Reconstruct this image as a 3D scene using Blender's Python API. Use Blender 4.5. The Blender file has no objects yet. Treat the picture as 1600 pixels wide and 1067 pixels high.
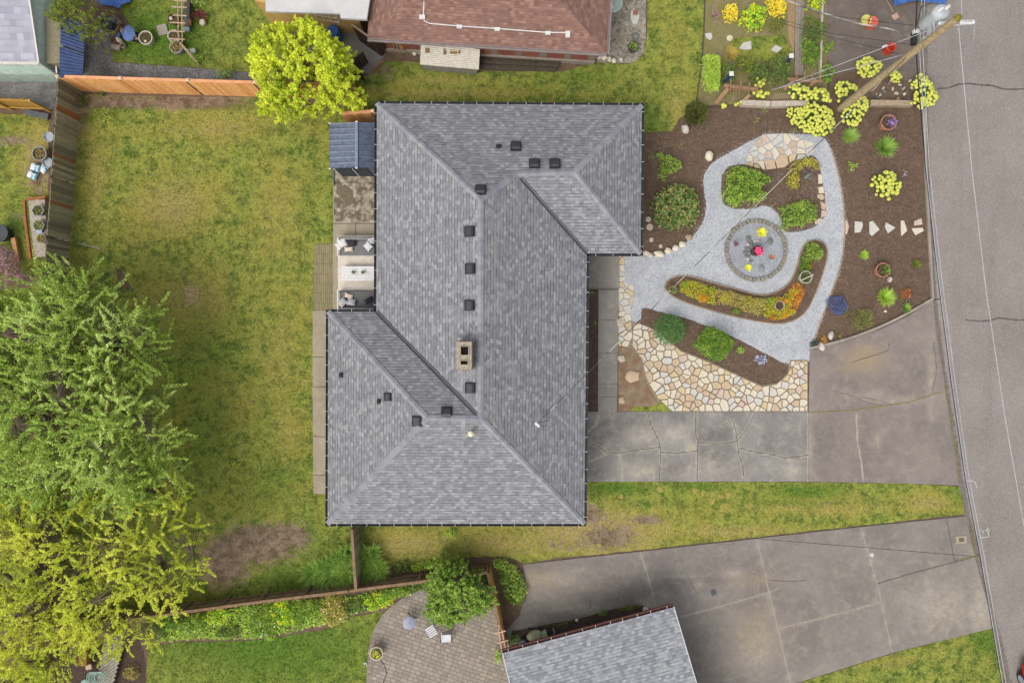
import bpy, bmesh, math, random
import numpy as np
from mathutils import Vector, Matrix, noise, geometry

# ---------------------------------------------------------------- camera, world, sun, exposure
SC = bpy.context.scene
CAMH = 35.2
S0 = 0.033
cam = bpy.data.cameras.new("camera"); cam.lens = 24.0; cam.sensor_width = 36.0
cam.clip_start = 0.5; cam.clip_end = 900.0
camo = bpy.data.objects.new("camera", cam); SC.collection.objects.link(camo)
camo.location = (0, 0, CAMH); camo.rotation_euler = (0, 0, 0); SC.camera = camo

SUN_EL, SUN_AZ = 54.0, 222.0
w = bpy.data.worlds.new("World"); SC.world = w; w.use_nodes = True
nt = w.node_tree; nt.nodes.clear()
sky = nt.nodes.new("ShaderNodeTexSky"); sky.sky_type = 'NISHITA'; sky.sun_disc = False
sky.sun_elevation = math.radians(SUN_EL); sky.sun_rotation = math.radians(SUN_AZ)
sky.air_density = 1.0; sky.dust_density = 4.0; sky.ozone_density = 0.3
bg = nt.nodes.new("ShaderNodeBackground"); bg.inputs[1].default_value = 0.15
wo = nt.nodes.new("ShaderNodeOutputWorld")
hs = nt.nodes.new('ShaderNodeHueSaturation'); hs.inputs['Saturation'].default_value = 0.3   # a thin even cloud layer greys the sky
nt.links.new(sky.outputs[0], hs.inputs['Color']); nt.links.new(hs.outputs[0], bg.inputs[0]); nt.links.new(bg.outputs[0], wo.inputs[0])
sl = bpy.data.lights.new("sun", 'SUN'); sl.energy = .5; sl.angle = math.radians(42); sl.color = (1.0, 0.93, 0.84)
so = bpy.data.objects.new("sun", sl); SC.collection.objects.link(so)
sd = Vector((math.sin(math.radians(SUN_AZ)) * math.cos(math.radians(SUN_EL)), math.cos(math.radians(SUN_AZ)) * math.cos(math.radians(SUN_EL)), math.sin(math.radians(SUN_EL))))
so.rotation_euler = sd.to_track_quat('Z', 'Y').to_euler(); so.location = (0, 0, 60)
SC.view_settings.view_transform = 'Standard'; SC.view_settings.look = 'None'
SC.view_settings.exposure = 0.74; SC.view_settings.gamma = 1.0
SC.cycles.max_bounces = 5; SC.cycles.diffuse_bounces = 3; SC.cycles.transparent_max_bounces = 4

rng = np.random.default_rng(7); R = random.Random(11)
COL = SC.collection

# ---------------------------------------------------------------- helpers
def P(px, py, z=0.0):
    k = S0 * (CAMH - z) / CAMH
    return Vector(((px - 800) * k, (533.5 - py) * k, z))
def px_of(v):
    k = CAMH / (CAMH - v[2]) / S0
    return (800 + v[0] * k, 533.5 - v[1] * k)
def PL(pts, z=0.0): return [P(a, b, z) for a, b in pts]
def lin(h, k=0.8):
    h = h.lstrip('#'); o = []
    for i in (0, 2, 4):
        c = int(h[i:i+2], 16) / 255
        o.append((c / 12.92 if c <= .04045 else ((c + .055) / 1.055) ** 2.4) * k)
    return (*o, 1.0)

def tagit(o, label, cat, group=None, kind=None):
    if label: o['label'] = label
    if cat: o['category'] = cat
    if group: o['group'] = group
    if kind: o['kind'] = kind
    return o
def thing(name, label, cat, loc=(0, 0, 0), group=None):
    o = bpy.data.objects.new(name, None); COL.objects.link(o); o.empty_display_size = .2
    o.location = loc; return tagit(o, label, cat, group)
def origin(o):
    v = Vector(o.location)
    while o.parent: o = o.parent; v = v + Vector(o.location)
    return v
def np_mesh(name, V, F, mat=None, parent=None, smooth=False, org=None):
    """V (n,3) world coordinates, F (m,k) all k-gons"""
    V = np.asarray(V, dtype=np.float32); F = np.asarray(F, dtype=np.int32)
    off = np.array(org if org is not None else (origin(parent) if parent else (0, 0, 0)), dtype=np.float32)
    me = bpy.data.meshes.new(name); n, m, k = len(V), len(F), F.shape[1]
    me.vertices.add(n); me.vertices.foreach_set('co', (V - off).ravel())
    me.loops.add(m * k); me.loops.foreach_set('vertex_index', F.ravel())
    me.polygons.add(m); me.polygons.foreach_set('loop_start', np.arange(0, m * k, k, dtype=np.int32))
    me.polygons.foreach_set('loop_total', np.full(m, k, dtype=np.int32))
    if smooth: me.polygons.foreach_set('use_smooth', np.ones(m, dtype=bool))
    me.update(calc_edges=True); me.validate()
    o = bpy.data.objects.new(name, me); COL.objects.link(o)
    if parent: o.parent = parent
    elif org is not None: o.location = org
    if mat: me.materials.append(mat)
    return o
class G:
    def __init__(s): s.v = []; s.f = []
    def add(s, vs, fs):
        n = len(s.v); s.v += [tuple(v) for v in vs]; s.f += [tuple(i + n for i in f) for f in fs]; return s
    def box(s, c, size, rz=0.0, M=None):
        x, y, z = [d / 2 for d in size]
        vs = [Vector((a * x, b * y, d * z)) for a in (-1, 1) for b in (-1, 1) for d in (-1, 1)]
        M = M or Matrix.Rotation(rz, 3, 'Z'); c = Vector(c)
        return s.add([c + M @ v for v in vs], [(0, 1, 3, 2), (4, 6, 7, 5), (0, 4, 5, 1), (2, 3, 7, 6), (0, 2, 6, 4), (1, 5, 7, 3)])
    def bar(s, a, b, wd, ht, up=(0, 0, 1)):
        a = Vector(a); b = Vector(b); d = b - a; L = d.length
        if L < 1e-6: return s
        d.normalize(); u = Vector(up)
        if abs(d.dot(u)) > .98: u = Vector((1, 0, 0))
        y = u.cross(d).normalized(); z = d.cross(y)
        M = Matrix((d, y, z)).transposed()
        return s.box((a + b) / 2, (L, wd, ht), M=M)
    def tube(s, pts, r, n=6, cap=True):
        pts = [Vector(p) for p in pts]; rs = r if isinstance(r, (list, tuple)) else [r] * len(pts)
        b = len(s.v); prev = None
        for i, p in enumerate(pts):
            d = (pts[min(i + 1, len(pts) - 1)] - pts[max(i - 1, 0)])
            if d.length < 1e-9: d = Vector((0, 0, 1))
            d.normalize()
            if prev is None: u = Vector((0, 0, 1)) if abs(d.z) < .9 else Vector((1, 0, 0))
            else: u = prev
            y = (u - d * u.dot(d)).normalized(); prev = y; x = d.cross(y)
            for k in range(n):
                a = 2 * math.pi * k / n; s.v.append(tuple(p + (x * math.cos(a) + y * math.sin(a)) * rs[i]))
        for i in range(len(pts) - 1):
            for k in range(n):
                k2 = (k + 1) % n; s.f.append((b + i * n + k, b + i * n + k2, b + (i + 1) * n + k2, b + (i + 1) * n + k))
        if cap:
            s.f.append(tuple(b + k for k in reversed(range(n)))); s.f.append(tuple(b + (len(pts) - 1) * n + k for k in range(n)))
        return s
    def lathe(s, c, prof, n=20, sq=1.0, rot=0.0):
        c = Vector(c); b = len(s.v)
        for r, z in prof:
            for k in range(n):
                a = 2 * math.pi * k / n + rot; s.v.append((c.x + r * math.cos(a), c.y + r * sq * math.sin(a), c.z + z))
        for i in range(len(prof) - 1):
            for k in range(n):
                k2 = (k + 1) % n; s.f.append((b + i * n + k, b + i * n + k2, b + (i + 1) * n + k2, b + (i + 1) * n + k))
        s.f.append(tuple(b + k for k in reversed(range(n)))); s.f.append(tuple(b + (len(prof) - 1) * n + k for k in range(n)))
        return s
    def prism(s, poly, z0, z1, bev=0.0):
        pts = [Vector((p[0], p[1])) for p in poly]
        if sum(pts[i].x * pts[(i + 1) % len(pts)].y - pts[(i + 1) % len(pts)].x * pts[i].y for i in range(len(pts))) < 0: pts.reverse()
        n = len(pts); b = len(s.v); rings = [(pts, z0), (pts, z1 - bev)]
        if bev > 0:
            c = sum(pts, Vector((0, 0))) / n
            rings.append(([p + (c - p).normalized() * bev * 1.2 for p in pts], z1))
        for ps, z in rings: s.v += [(p.x, p.y, z) for p in ps]
        m = len(rings)
        for i in range(m - 1):
            for k in range(n):
                k2 = (k + 1) % n; s.f.append((b + i * n + k, b + i * n + k2, b + (i + 1) * n + k2, b + (i + 1) * n + k))
        s.f.append(tuple(b + k for k in reversed(range(n)))); s.f.append(tuple(b + (m - 1) * n + k for k in range(n)))
        return s
    def blob(s, c, rx, ry, rz, sub=2, seed=0, amp=.12, rot=0):
        bm = bmesh.new(); bmesh.ops.create_icosphere(bm, subdivisions=sub, radius=1)
        M = Matrix.Rotation(rot, 3, 'Z'); c = Vector(c); vs = []
        for v in bm.verts:
            k = 1 + amp * noise.noise(v.co * 1.7 + Vector((seed * 3.1, seed, 0))) * 2
            vs.append(c + M @ Vector((v.co.x * rx * k, v.co.y * ry * k, v.co.z * rz * k)))
        fs = [[v.index for v in f.verts] for f in bm.faces]; bm.free(); return s.add(vs, fs)
    def build(s, name, mat, parent=None, smooth=False, org=None, bevel=0):
        off = Vector(org) if org is not None else (origin(parent) if parent else Vector((0, 0, 0)))
        me = bpy.data.meshes.new(name); me.from_pydata([tuple(Vector(v) - off) for v in s.v], [], s.f)
        if mat: me.materials.append(mat)
        if smooth: me.polygons.foreach_set('use_smooth', np.ones(len(me.polygons), dtype=bool))
        me.update(); o = bpy.data.objects.new(name, me); COL.objects.link(o)
        if parent: o.parent = parent
        elif org is not None: o.location = org
        if bevel:
            md = o.modifiers.new("bevel", 'BEVEL'); md.width = bevel; md.segments = 2; md.limit_method = 'ANGLE'
        if smooth:
            try: me.set_sharp_from_angle(angle=math.radians(40))
            except Exception: pass
        return o
def copy_tree(o, parent=None, loc=None):
    c = o.copy(); COL.objects.link(c)
    if parent: c.parent = parent
    if loc is not None: c.location = loc
    for ch in list(o.children): copy_tree(ch, c)
    return c

# ---------------------------------------------------------------- node materials
MATS = {}
class NT:
    def __init__(s, name):
        s.m = bpy.data.materials.new(name); s.m.use_nodes = True; s.t = s.m.node_tree; s.t.nodes.clear()
        s.out = s.n('ShaderNodeOutputMaterial'); s.tc = s.n('ShaderNodeTexCoord'); s.co = s.tc.outputs['Object']
    def n(s, ty, **kw):
        x = s.t.nodes.new(ty)
        for k, v in kw.items(): setattr(x, k, v)
        return x
    def l(s, a, b): s.t.links.new(a, b)
    def setin(s, sock, v):
        if hasattr(v, 'is_output') or isinstance(v, bpy.types.NodeSocket): s.l(v, sock)
        else: sock.default_value = v
    def noise(s, scale, detail=3, rough=.55, co=None, dist=0.0):
        x = s.n('ShaderNodeTexNoise'); x.inputs['Scale'].default_value = scale; x.inputs['Detail'].default_value = detail
        x.inputs['Roughness'].default_value = rough; x.inputs['Distortion'].default_value = dist; s.l(co or s.co, x.inputs['Vector']); return x.outputs['Fac']
    def ramp(s, fac, a, b, lo=0.0, hi=1.0):
        x = s.n('ShaderNodeMapRange'); x.clamp = True; s.setin(x.inputs['Value'], fac)
        for i, v in zip((1, 2, 3, 4), (a, b, lo, hi)): s.setin(x.inputs[i], v)
        return x.outputs[0]
    def math(s, op, a, b=0.0, clamp=False):
        x = s.n('ShaderNodeMath', operation=op, use_clamp=clamp); s.setin(x.inputs[0], a); s.setin(x.inputs[1], b); return x.outputs[0]
    def mix(s, f, a, b, mode='MIX'):
        x = s.n('ShaderNodeMix', data_type='RGBA', blend_type=mode); s.setin(x.inputs[0], f); s.setin(x.inputs[6], a); s.setin(x.inputs[7], b); return x.outputs[2]
    def attr(s, nm): x = s.n('ShaderNodeAttribute', attribute_name=nm); return x.outputs['Fac']
    def island(s): return s.n('ShaderNodeNewGeometry').outputs['Random Per Island']
    def objrand(s): return s.n('ShaderNodeObjectInfo').outputs['Random']
    def bump(s, h, strength=.4, dist=.02):
        x = s.n('ShaderNodeBump'); x.inputs['Strength'].default_value = strength; x.inputs['Distance'].default_value = dist; s.l(h, x.inputs['Height']); return x.outputs[0]
    def bsdf(s, col, rough=.85, nrm=None, metal=0.0, spec=.3, trans=0.0, em=None):
        b = s.n('ShaderNodeBsdfPrincipled'); s.setin(b.inputs['Base Color'], col); s.setin(b.inputs['Roughness'], rough)
        b.inputs['Metallic'].default_value = metal; b.inputs['Specular IOR Level'].default_value = spec
        if nrm: s.l(nrm, b.inputs['Normal'])
        res = b.outputs[0]
        if trans:
            t = s.n('ShaderNodeBsdfTranslucent'); s.setin(t.inputs[0], col); mx = s.n('ShaderNodeMixShader'); mx.inputs[0].default_value = trans
            s.l(res, mx.inputs[1]); s.l(t.outputs[0], mx.inputs[2]); res = mx.outputs[0]
        s.l(res, s.out.inputs[0]); return s.m
    def grain(s, col, scale, amt, detail=2):
        f = s.ramp(s.noise(scale, detail, .7), .25, .75, 1 - amt, 1 + amt)
        x = s.n('ShaderNodeVectorMath', operation='SCALE'); s.setin(x.inputs[0], col[:3] if isinstance(col, tuple) else col); s.l(f, x.inputs['Scale']); return x.outputs[0]

def M(name, cols, scales=(2.0, 6.0, 15.0), rough=.85, grain=(40, .15), bump=None, island=None, metal=0.0, spec=.3, thr=.12, obj=None, k=.8):
    if name in MATS: return MATS[name]
    t = NT(name); c = lin(cols[0], k)
    for i, h in enumerate(cols[1:]):
        sc = scales[min(i, len(scales) - 1)]
        f = t.ramp(t.noise(sc, 4), .5 - thr, .5 + thr)
        c = t.mix(f, c, lin(h, k))
    if island:
        c = t.mix(t.math('MULTIPLY', t.island(), island[1]), c, lin(island[0], k))
    if obj: c = t.mix(t.math('MULTIPLY', t.objrand(), obj[1]), c, lin(obj[0], k))
    if grain: c = t.grain(c, *grain)
    nr = t.bump(t.noise(bump[0], 4), bump[1], bump[2]) if bump else None
    MATS[name] = t.bsdf(c, rough, nr, metal, spec); return MATS[name]

def leafmat(name, cols, trans=.3, k=.8, clump=1.5):
    """cols: 3+ leaf colours, each leaf takes one at random; clumps shift it"""
    if name in MATS: return MATS[name]
    k = k * 1.32; t = NT(name); isl = t.island(); cr = t.n('ShaderNodeValToRGB'); el = cr.color_ramp.elements
    f = t.math('ADD', t.math('MULTIPLY', isl, .6), t.math('MULTIPLY', t.ramp(t.noise(clump, 2), .35, .65), .4))
    while len(el) < len(cols): el.new(.5)
    for i, h in enumerate(cols):
        el[i].position = i / (len(cols) - 1); el[i].color = lin(h, k)
    t.l(f, cr.inputs[0]); c = cr.outputs[0]
    MATS[name] = t.bsdf(c, .6, None, 0, .25, min(.45, trans * 1.4)); return MATS[name]

def shingle(name, cols, wd=.21, rh=.135, dark='#606168', k=.8, dash=.75):
    """laminated shingle tabs: every tab of a course has its own random tint and width offset"""
    t = NT(name); uv = t.tc.outputs['UV']; sx = t.n('ShaderNodeSeparateXYZ'); t.l(uv, sx.inputs[0])
    vr = t.math('DIVIDE', sx.outputs[1], rh); row = t.math('FLOOR', vr); fr = t.math('FRACT', vr)
    wn = t.n('ShaderNodeTexWhiteNoise', noise_dimensions='1D'); t.l(row, wn.inputs['W'])
    uu = t.math('ADD', t.math('DIVIDE', sx.outputs[0], wd), t.math('MULTIPLY', wn.outputs['Value'], 7.3)); cell = t.math('FLOOR', uu); fu = t.math('FRACT', uu)
    cx = t.n('ShaderNodeCombineXYZ'); t.l(cell, cx.inputs[0]); t.l(row, cx.inputs[1])
    w2 = t.n('ShaderNodeTexWhiteNoise', noise_dimensions='2D'); t.l(cx.outputs[0], w2.inputs['Vector']); rnd = w2.outputs['Value']
    sp = t.n('ShaderNodeSeparateColor'); t.l(w2.outputs['Color'], sp.inputs[0]); r2 = sp.outputs[1]
    cr = t.n('ShaderNodeValToRGB'); el = cr.color_ramp.elements; el.new(.35); el.new(.75)
    for i, (p, h) in enumerate(zip((0, .35, .75, 1), (cols[3], cols[0], cols[1], cols[2]))): el[i].position = p; el[i].color = lin(h, k)
    t.l(rnd, cr.inputs[0]); c = cr.outputs[0]
    line = t.math('MULTIPLY', t.ramp(fr, .16, .3, 1, 0), t.ramp(r2, .3, .65, dash, dash * .25)); c = t.mix(line, c, lin(dark, k))
    seam = t.math('MULTIPLY', t.ramp(fu, .05, .12, 1, 0), t.ramp(sp.outputs[2], .4, .6, 0, dash * .5)); c = t.mix(seam, c, lin(dark, k))
    c = t.mix(t.ramp(t.noise(.4, 4), .4, .7, 0, .18), c, lin(cols[3], k)); c = t.grain(c, 60, .1)
    return t.bsdf(c, .95, t.bump(t.math('ADD', fr, t.math('MULTIPLY', r2, .6)), .35, .012), 0, .15)

def smooth_poly(pts, it=2, closed=True):
    for _ in range(it):
        o = []; n = len(pts)
        for i in range(n if closed else n - 1):
            a, b = pts[i], pts[(i + 1) % n]
            o += [(a[0] * .75 + b[0] * .25, a[1] * .75 + b[1] * .25), (a[0] * .25 + b[0] * .75, a[1] * .25 + b[1] * .75)]
        if not closed: o = [pts[0]] + o + [pts[-1]]
        pts = o
    return pts
def ragged(pts, step, amp, seed=0):
    """subdivide a world-space outline and push it in and out a little"""
    o = []; n = len(pts)
    for i in range(n):
        a = Vector((pts[i][0], pts[i][1])); b = Vector((pts[(i + 1) % n][0], pts[(i + 1) % n][1])); L = (b - a).length; m = max(1, int(L / step))
        nr = Vector((-(b - a).y, (b - a).x)) / max(L, 1e-6)
        for j in range(m):
            p = a.lerp(b, j / m); q = Vector((p.x * 2.3 + seed, p.y * 2.3, seed * 1.7))
            d = noise.noise(q) + .5 * noise.noise(q * 3.1)
            o.append(p + nr * d * amp)
    return o
def in_poly(X, Y, poly):
    r = np.zeros(len(X), bool); n = len(poly); j = n - 1
    for i in range(n):
        xi, yi, xj, yj = poly[i][0], poly[i][1], poly[j][0], poly[j][1]
        if yi != yj:
            r ^= ((yi > Y) != (yj > Y)) & (X < (xj - xi) * (Y - yi) / (yj - yi) + xi)
        j = i
    return r
def dist_poly(X, Y, poly, closed=True):
    d = np.full(len(X), 1e9); n = len(poly)
    for i in range(n if closed else n - 1):
        ax, ay = poly[i][0], poly[i][1]; bx, by = poly[(i + 1) % n][0], poly[(i + 1) % n][1]
        dx, dy = bx - ax, by - ay; L2 = dx * dx + dy * dy + 1e-12
        t = np.clip(((X - ax) * dx + (Y - ay) * dy) / L2, 0, 1)
        d = np.minimum(d, np.hypot(X - ax - t * dx, Y - ay - t * dy))
    return d

def sheet(name, poly, z, mat, step=None, amp=0.0, res=None, attrs=None, kind='structure', label=None, cat=None, seed=0, smooth=0, thick=0.0):
    """a ground sheet from a pixel outline (at ground level), optionally gridded with attributes"""
    pts = smooth_poly(poly, smooth) if smooth else poly
    w_ = [P(a, b) for a, b in pts]
    w2 = ragged(w_, step, amp, seed) if step else [Vector((p.x, p.y)) for p in w_]
    bm = bmesh.new(); tri = geometry.tessellate_polygon([[Vector((p.x, p.y, 0)) for p in w2]])
    vs = [bm.verts.new((p.x, p.y, z)) for p in w2]
    for t in tri:
        try: bm.faces.new([vs[i] for i in t])
        except ValueError: pass
    bmesh.ops.recalc_face_normals(bm, faces=bm.faces)
    if res:
        xs = [p.x for p in w2]; ys = [p.y for p in w2]
        for lo, hi, nr in ((min(xs), max(xs), (1, 0, 0)), (min(ys), max(ys), (0, 1, 0))):
            k = lo + res
            while k < hi:
                bmesh.ops.bisect_plane(bm, geom=bm.verts[:] + bm.edges[:] + bm.faces[:], plane_co=Vector(nr) * k, plane_no=nr); k += res
    for f in bm.faces:
        if f.normal.z < 0: f.normal_flip()
    if thick:
        e = [x for x in bm.edges if x.is_boundary]
        r = bmesh.ops.extrude_edge_only(bm, edges=e)
        for v in r['geom']:
            if isinstance(v, bmesh.types.BMVert): v.co.z -= thick
    me = bpy.data.meshes.new(name); bm.to_mesh(me); bm.free(); me.materials.append(mat)
    if attrs:
        n = len(me.vertices); co = np.zeros(n * 3, dtype=np.float32); me.vertices.foreach_get('co', co); co = co.reshape(-1, 3)
        for k, fn in attrs.items():
            a = me.attributes.new(k, 'FLOAT', 'POINT'); a.data.foreach_set('value', fn(co[:, 0], co[:, 1]).astype(np.float32))
    o = bpy.data.objects.new(name, me); COL.objects.link(o); tagit(o, label, cat, None, kind); return o, [(p.x, p.y) for p in w2]
def ribbon(name, path, wd, z, mat, kind='structure', jit=0.0, seed=0, world=False, label=None, cat=None):
    pts = [P(a, b) for a, b in path] if not world else [Vector((p[0], p[1], 0)) for p in path]
    q = []
    for i in range(len(pts) - 1):
        a, b = pts[i], pts[i + 1]; m = max(1, int((b - a).length / .12))
        for j in range(m): q.append(a.lerp(b, j / m))
    q.append(pts[-1]); g = G(); L, Rr = [], []
    for i, p in enumerate(q):
        d = (q[min(i + 1, len(q) - 1)] - q[max(0, i - 1)]); d.z = 0; d.normalize(); nr = Vector((-d.y, d.x, 0))
        s = noise.noise(Vector((p.x * 3 + seed, p.y * 3, 1))) * jit; ww = wd * (1 + .6 * noise.noise(Vector((p.x * 7, p.y * 7, 5 + seed)))) / 2 if jit else wd / 2
        L.append(p + nr * (s + ww)); Rr.append(p + nr * (s - ww))
    n = len(q); g.v = [(p.x, p.y, z) for p in L + Rr]; g.f = [(i, n + i, n + i + 1, i + 1) for i in range(n - 1)]
    o = g.build(name, mat); tagit(o, label, cat, None, kind); return o
# ---------------------------------------------------------------- ground materials
def blobs(lst):
    def fn(x, y):
        r = np.zeros(len(x))
        for cx, cy, rx, ry, wt in lst:
            p = P(cx, cy); d = ((x - p.x) / (rx * S0)) ** 2 + ((y - p.y) / (ry * S0)) ** 2
            r = np.maximum(r, wt * np.exp(-d * 1.1) * 1.25) if wt > 0 else np.clip(r + wt * np.exp(-d), 0, 1)
        return r
    return fn
BARE = [(400, 850, 78, 36, 1), (345, 880, 50, 45, 1), (455, 838, 40, 26, .9), (190, 160, 90, 14, .9), (300, 158, 100, 16, .95), (130, 180, 16, 40, .6),
        (500, 160, 50, 14, .8), (925, 805, 28, 22, .75), (950, 838, 60, 26, .8), (1010, 812, 45, 10, .7), (880, 850, 70, 14, .5), (60, 270, 22, 45, .8), (20, 220, 50, 14, .6), (30, 340, 30, 12, .5), (1075, 205, 20, 22, .55),
        (1090, 560, 4, 4, 0), (600, 110, 25, 20, .6), (645, 90, 20, 10, .7), (660, 895, 110, 10, .8)]
DRY = [(930, 830, 150, 48, 1), (700, 145, 160, 9, .7), (640, 850, 110, 30, .75), (780, 850, 120, 30, .7), (430, 330, 60, 110, .5), (270, 320, 80, 60, .75), (150, 270, 30, 120, .6), (300, 470, 80, 60, .65),
       (440, 560, 40, 120, .5), (340, 200, 120, 30, .6), (1050, 60, 30, 60, .35), (1290, 790, 190, 18, .6), (1450, 785, 60, 18, .75), (1060, 165, 30, 50, .6), (380, 620, 50, 60, .4), (450, 680, 40, 60, .5), (700, 125, 60, 10, .6), (420, 780, 80, 40, .35),
       (1150, 830, 150, 14, .7), (60, 250, 40, 80, .8), (350, 1030, 60, 25, .35), (1400, 1035, 60, 14, .5), (220, 380, 60, 50, .4), (480, 470, 15, 40, .6)]
LUSH = [(960, 762, 60, 12, 1), (1100, 760, 40, 12, .8), (1260, 768, 60, 14, .9), (560, 835, 26, 12, .5), (330, 690, 50, 120, .35), (250, 60, 90, 60, 1), (420, 760, 60, 60, .5), (1020, 190, 18, 30, .6), (920, 120, 60, 15, .5), (480, 840, 30, 60, .6), (1495, 775, 14, 24, .6),
        (420, 1010, 190, 70, 1), (1540, 1000, 25, 25, 1), (600, 180, 90, 20, .4), (50, 340, 50, 50, .7), (450, 900, 60, 30, .8), (720, 100, 130, 12, .6), (480, 310, 10, 40, .5), (1230, 785, 190, 8, .6), (310, 560, 60, 90, .4)]
LA = {'bare': blobs(BARE), 'dry': blobs(DRY), 'lush': blobs(LUSH)}
def grassmat(name, blades=False):
    t = NT(name); dry, bare, lush = t.attr('dry'), t.attr('bare'), t.attr('lush')
    n1 = t.noise(.55, 5, .6); n2 = t.noise(1.7, 8, .72); n3 = t.noise(5, 6, .75); n4 = t.noise(14, 3, .7)
    c = t.mix(t.ramp(n2, .44, .56), lin('#51662a'), lin('#8c9644'))
    c = t.mix(t.ramp(n3, .44, .62, 0, .6), c, lin('#9da24e'))
    y = t.math('ADD', t.math('MULTIPLY', dry, .26), t.math('ADD', t.math('MULTIPLY', n1, .55), t.math('MULTIPLY', n2, .5)))
    c = t.mix(t.ramp(y, .50, .78, 0, .9), c, lin('#a3974a'))
    c = t.mix(t.ramp(t.math('ADD', t.math('MULTIPLY', dry, .24), t.math('MULTIPLY', n3, .75)), .50, .68, 0, .75), c, lin('#a9956a'))
    g = t.math('ADD', t.math('MULTIPLY', lush, .26), t.math('ADD', t.math('MULTIPLY', n2, .55), t.math('MULTIPLY', n3, .35)))
    c = t.mix(t.ramp(g, .50, .78, 0, .85), c, lin('#557c2b'))
    c = t.mix(t.ramp(t.noise(2.6, 4, .7, dist=.3), .56, .72, 0, .55), c, lin('#42561f'))
    br = t.math('ADD', bare, t.math('ADD', t.math('MULTIPLY', t.math('SUBTRACT', n3, .5), 2.2), t.math('MULTIPLY', t.math('SUBTRACT', n2, .5), 1.8)))
    soil = t.mix(t.ramp(n2, .42, .56), lin('#5f4c3e'), lin('#93806a')); soil = t.mix(t.ramp(n4, .4, .7, 0, .5), soil, lin('#7f6c58'))
    c = t.mix(t.ramp(br, .42, .75), c, soil)
    if blades:
        c = t.mix(t.math('MULTIPLY', t.island(), .3), c, lin('#b3ae62')); c = t.mix(t.ramp(t.math('FRACT', t.math('MULTIPLY', t.island(), 7.3)), .6, 1, 0, .55), c, lin('#3b4a1c'))
        return t.bsdf(c, .7, None, 0, .2, .25)
    c = t.grain(c, 18, .42, 5)
    return t.bsdf(c, .95, t.bump(n4, .5, .04), 0, .1)
LAWN = grassmat('lawn_grass'); BLADE = grassmat('grass_blade', True)
SOIL = M('soil', ['#6d5a4b', '#5a483c', '#84705f', '#64513f'], (.8, 3, 9), .95, (45, .25), (25, .7, .04), thr=.2)
MULCH = M('mulch', ['#6b5849', '#5c4a3c', '#7a6656', '#574638'], (.7, 3, 9), .95, (45, .2), (30, .6, .03), thr=.16)
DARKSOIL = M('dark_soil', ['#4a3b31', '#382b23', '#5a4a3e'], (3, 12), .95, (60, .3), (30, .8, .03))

def gravel_mat(name, cols, sc=28, k=.8):
    t = NT(name); v = t.n('ShaderNodeTexVoronoi'); v.inputs['Scale'].default_value = sc; t.l(t.co, v.inputs['Vector'])
    sp = t.n('ShaderNodeSeparateColor'); t.l(v.outputs['Color'], sp.inputs[0])
    c = t.mix(sp.outputs[0], lin(cols[0], k), lin(cols[1], k)); c = t.mix(t.ramp(sp.outputs[1], .7, .95, 0, .8), c, lin(cols[2], k))
    c = t.mix(t.ramp(t.noise(1.5, 8, .75), .42, .64, 0, .75), c, lin(cols[3], k))
    c = t.mix(t.ramp(t.noise(5, 5, .75), .5, .7, 0, .35), c, lin(cols[2], k))
    c = t.grain(c, 50, .12)
    return t.bsdf(c, .95, t.bump(t.math('SUBTRACT', 1.0, v.outputs['Distance']), .6, .03), 0, .15)
GRAVEL = gravel_mat('path_gravel', ['#b3b5b8', '#c3c5c8', '#878a90', '#9ea1a6'], 22)
GRAVEL_D = gravel_mat('dark_gravel', ['#7e7c7a', '#9a9896', '#57534f', '#5f5b56'], 20)
PEBBLE = gravel_mat('pebbles', ['#8d8678', '#b0a898', '#5d574c', '#77705f'], 9)

def concrete(name, cols, attr=False, spot=.4, k=.8, sc=1.0):
    t = NT(name); n1 = t.noise(.5 * sc, 6, .62); n2 = t.noise(1.7 * sc, 6, .7, dist=.4)
    c = t.mix(t.ramp(n1, .38, .62), lin(cols[0], k), lin(cols[1], k)); c = t.mix(t.ramp(n2, .5, .66, 0, .7), c, lin(cols[2], k)); c = t.mix(t.ramp(t.noise(9 * sc, 8, .8), .5, .66, 0, .3), c, lin(cols[1], k * .85))
    c = t.mix(t.ramp(t.noise(4.5 * sc, 6, .75), .52, .72, 0, spot), c, lin(cols[3], k))
    if attr:
        c = t.mix(t.math('MULTIPLY', t.attr('dark'), t.ramp(t.noise(2.4 * sc, 8, .78), .4, .58, .1, .8)), c, lin('#5f5a57', k))
        c = t.mix(t.math('MULTIPLY', t.attr('light'), t.ramp(t.noise(3.1 * sc, 8, .78), .38, .6, .25, 1)), c, lin('#bfb5a0', k))
        c = t.mix(t.attr('tan'), c, lin('#a08b6b', k))
    vx = t.n('ShaderNodeTexVoronoi'); vx.inputs['Scale'].default_value = 6; t.l(t.co, vx.inputs['Vector'])
    c = t.mix(t.ramp(vx.outputs['Distance'], .0, .09, .5, 0), c, lin('#c9c2b2', k))
    c = t.grain(c, 70, .16); c = t.grain(c, 14, .08)
    return t.bsdf(c, .9, t.bump(t.noise(60, 3), .2, .01), 0, .2)
CONC_D = concrete('driveway_concrete', ['#8d8984', '#7b7672', '#a29c93', '#afa797'], True, .35)
CONC_APRON = concrete('apron_concrete', ['#8a8079', '#7c736e', '#968b80', '#a1968a'], True, .35)
CONC_S = concrete('weathered_concrete', ['#87807a', '#79726c', '#968d80', '#a69b8b'], True, .4)
CONC_W = concrete('walk_concrete', ['#a89c87', '#9c907c', '#b4a890', '#bdb199'], False, .4)
CONC_P = concrete('porch_concrete', ['#8f8a82', '#7f7b75', '#9d978c', '#a8a295'], False, .3)
CURB = concrete('curb_concrete', ['#9d9488', '#8d8479', '#aea597', '#bcb3a3'], False, .4)
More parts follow.
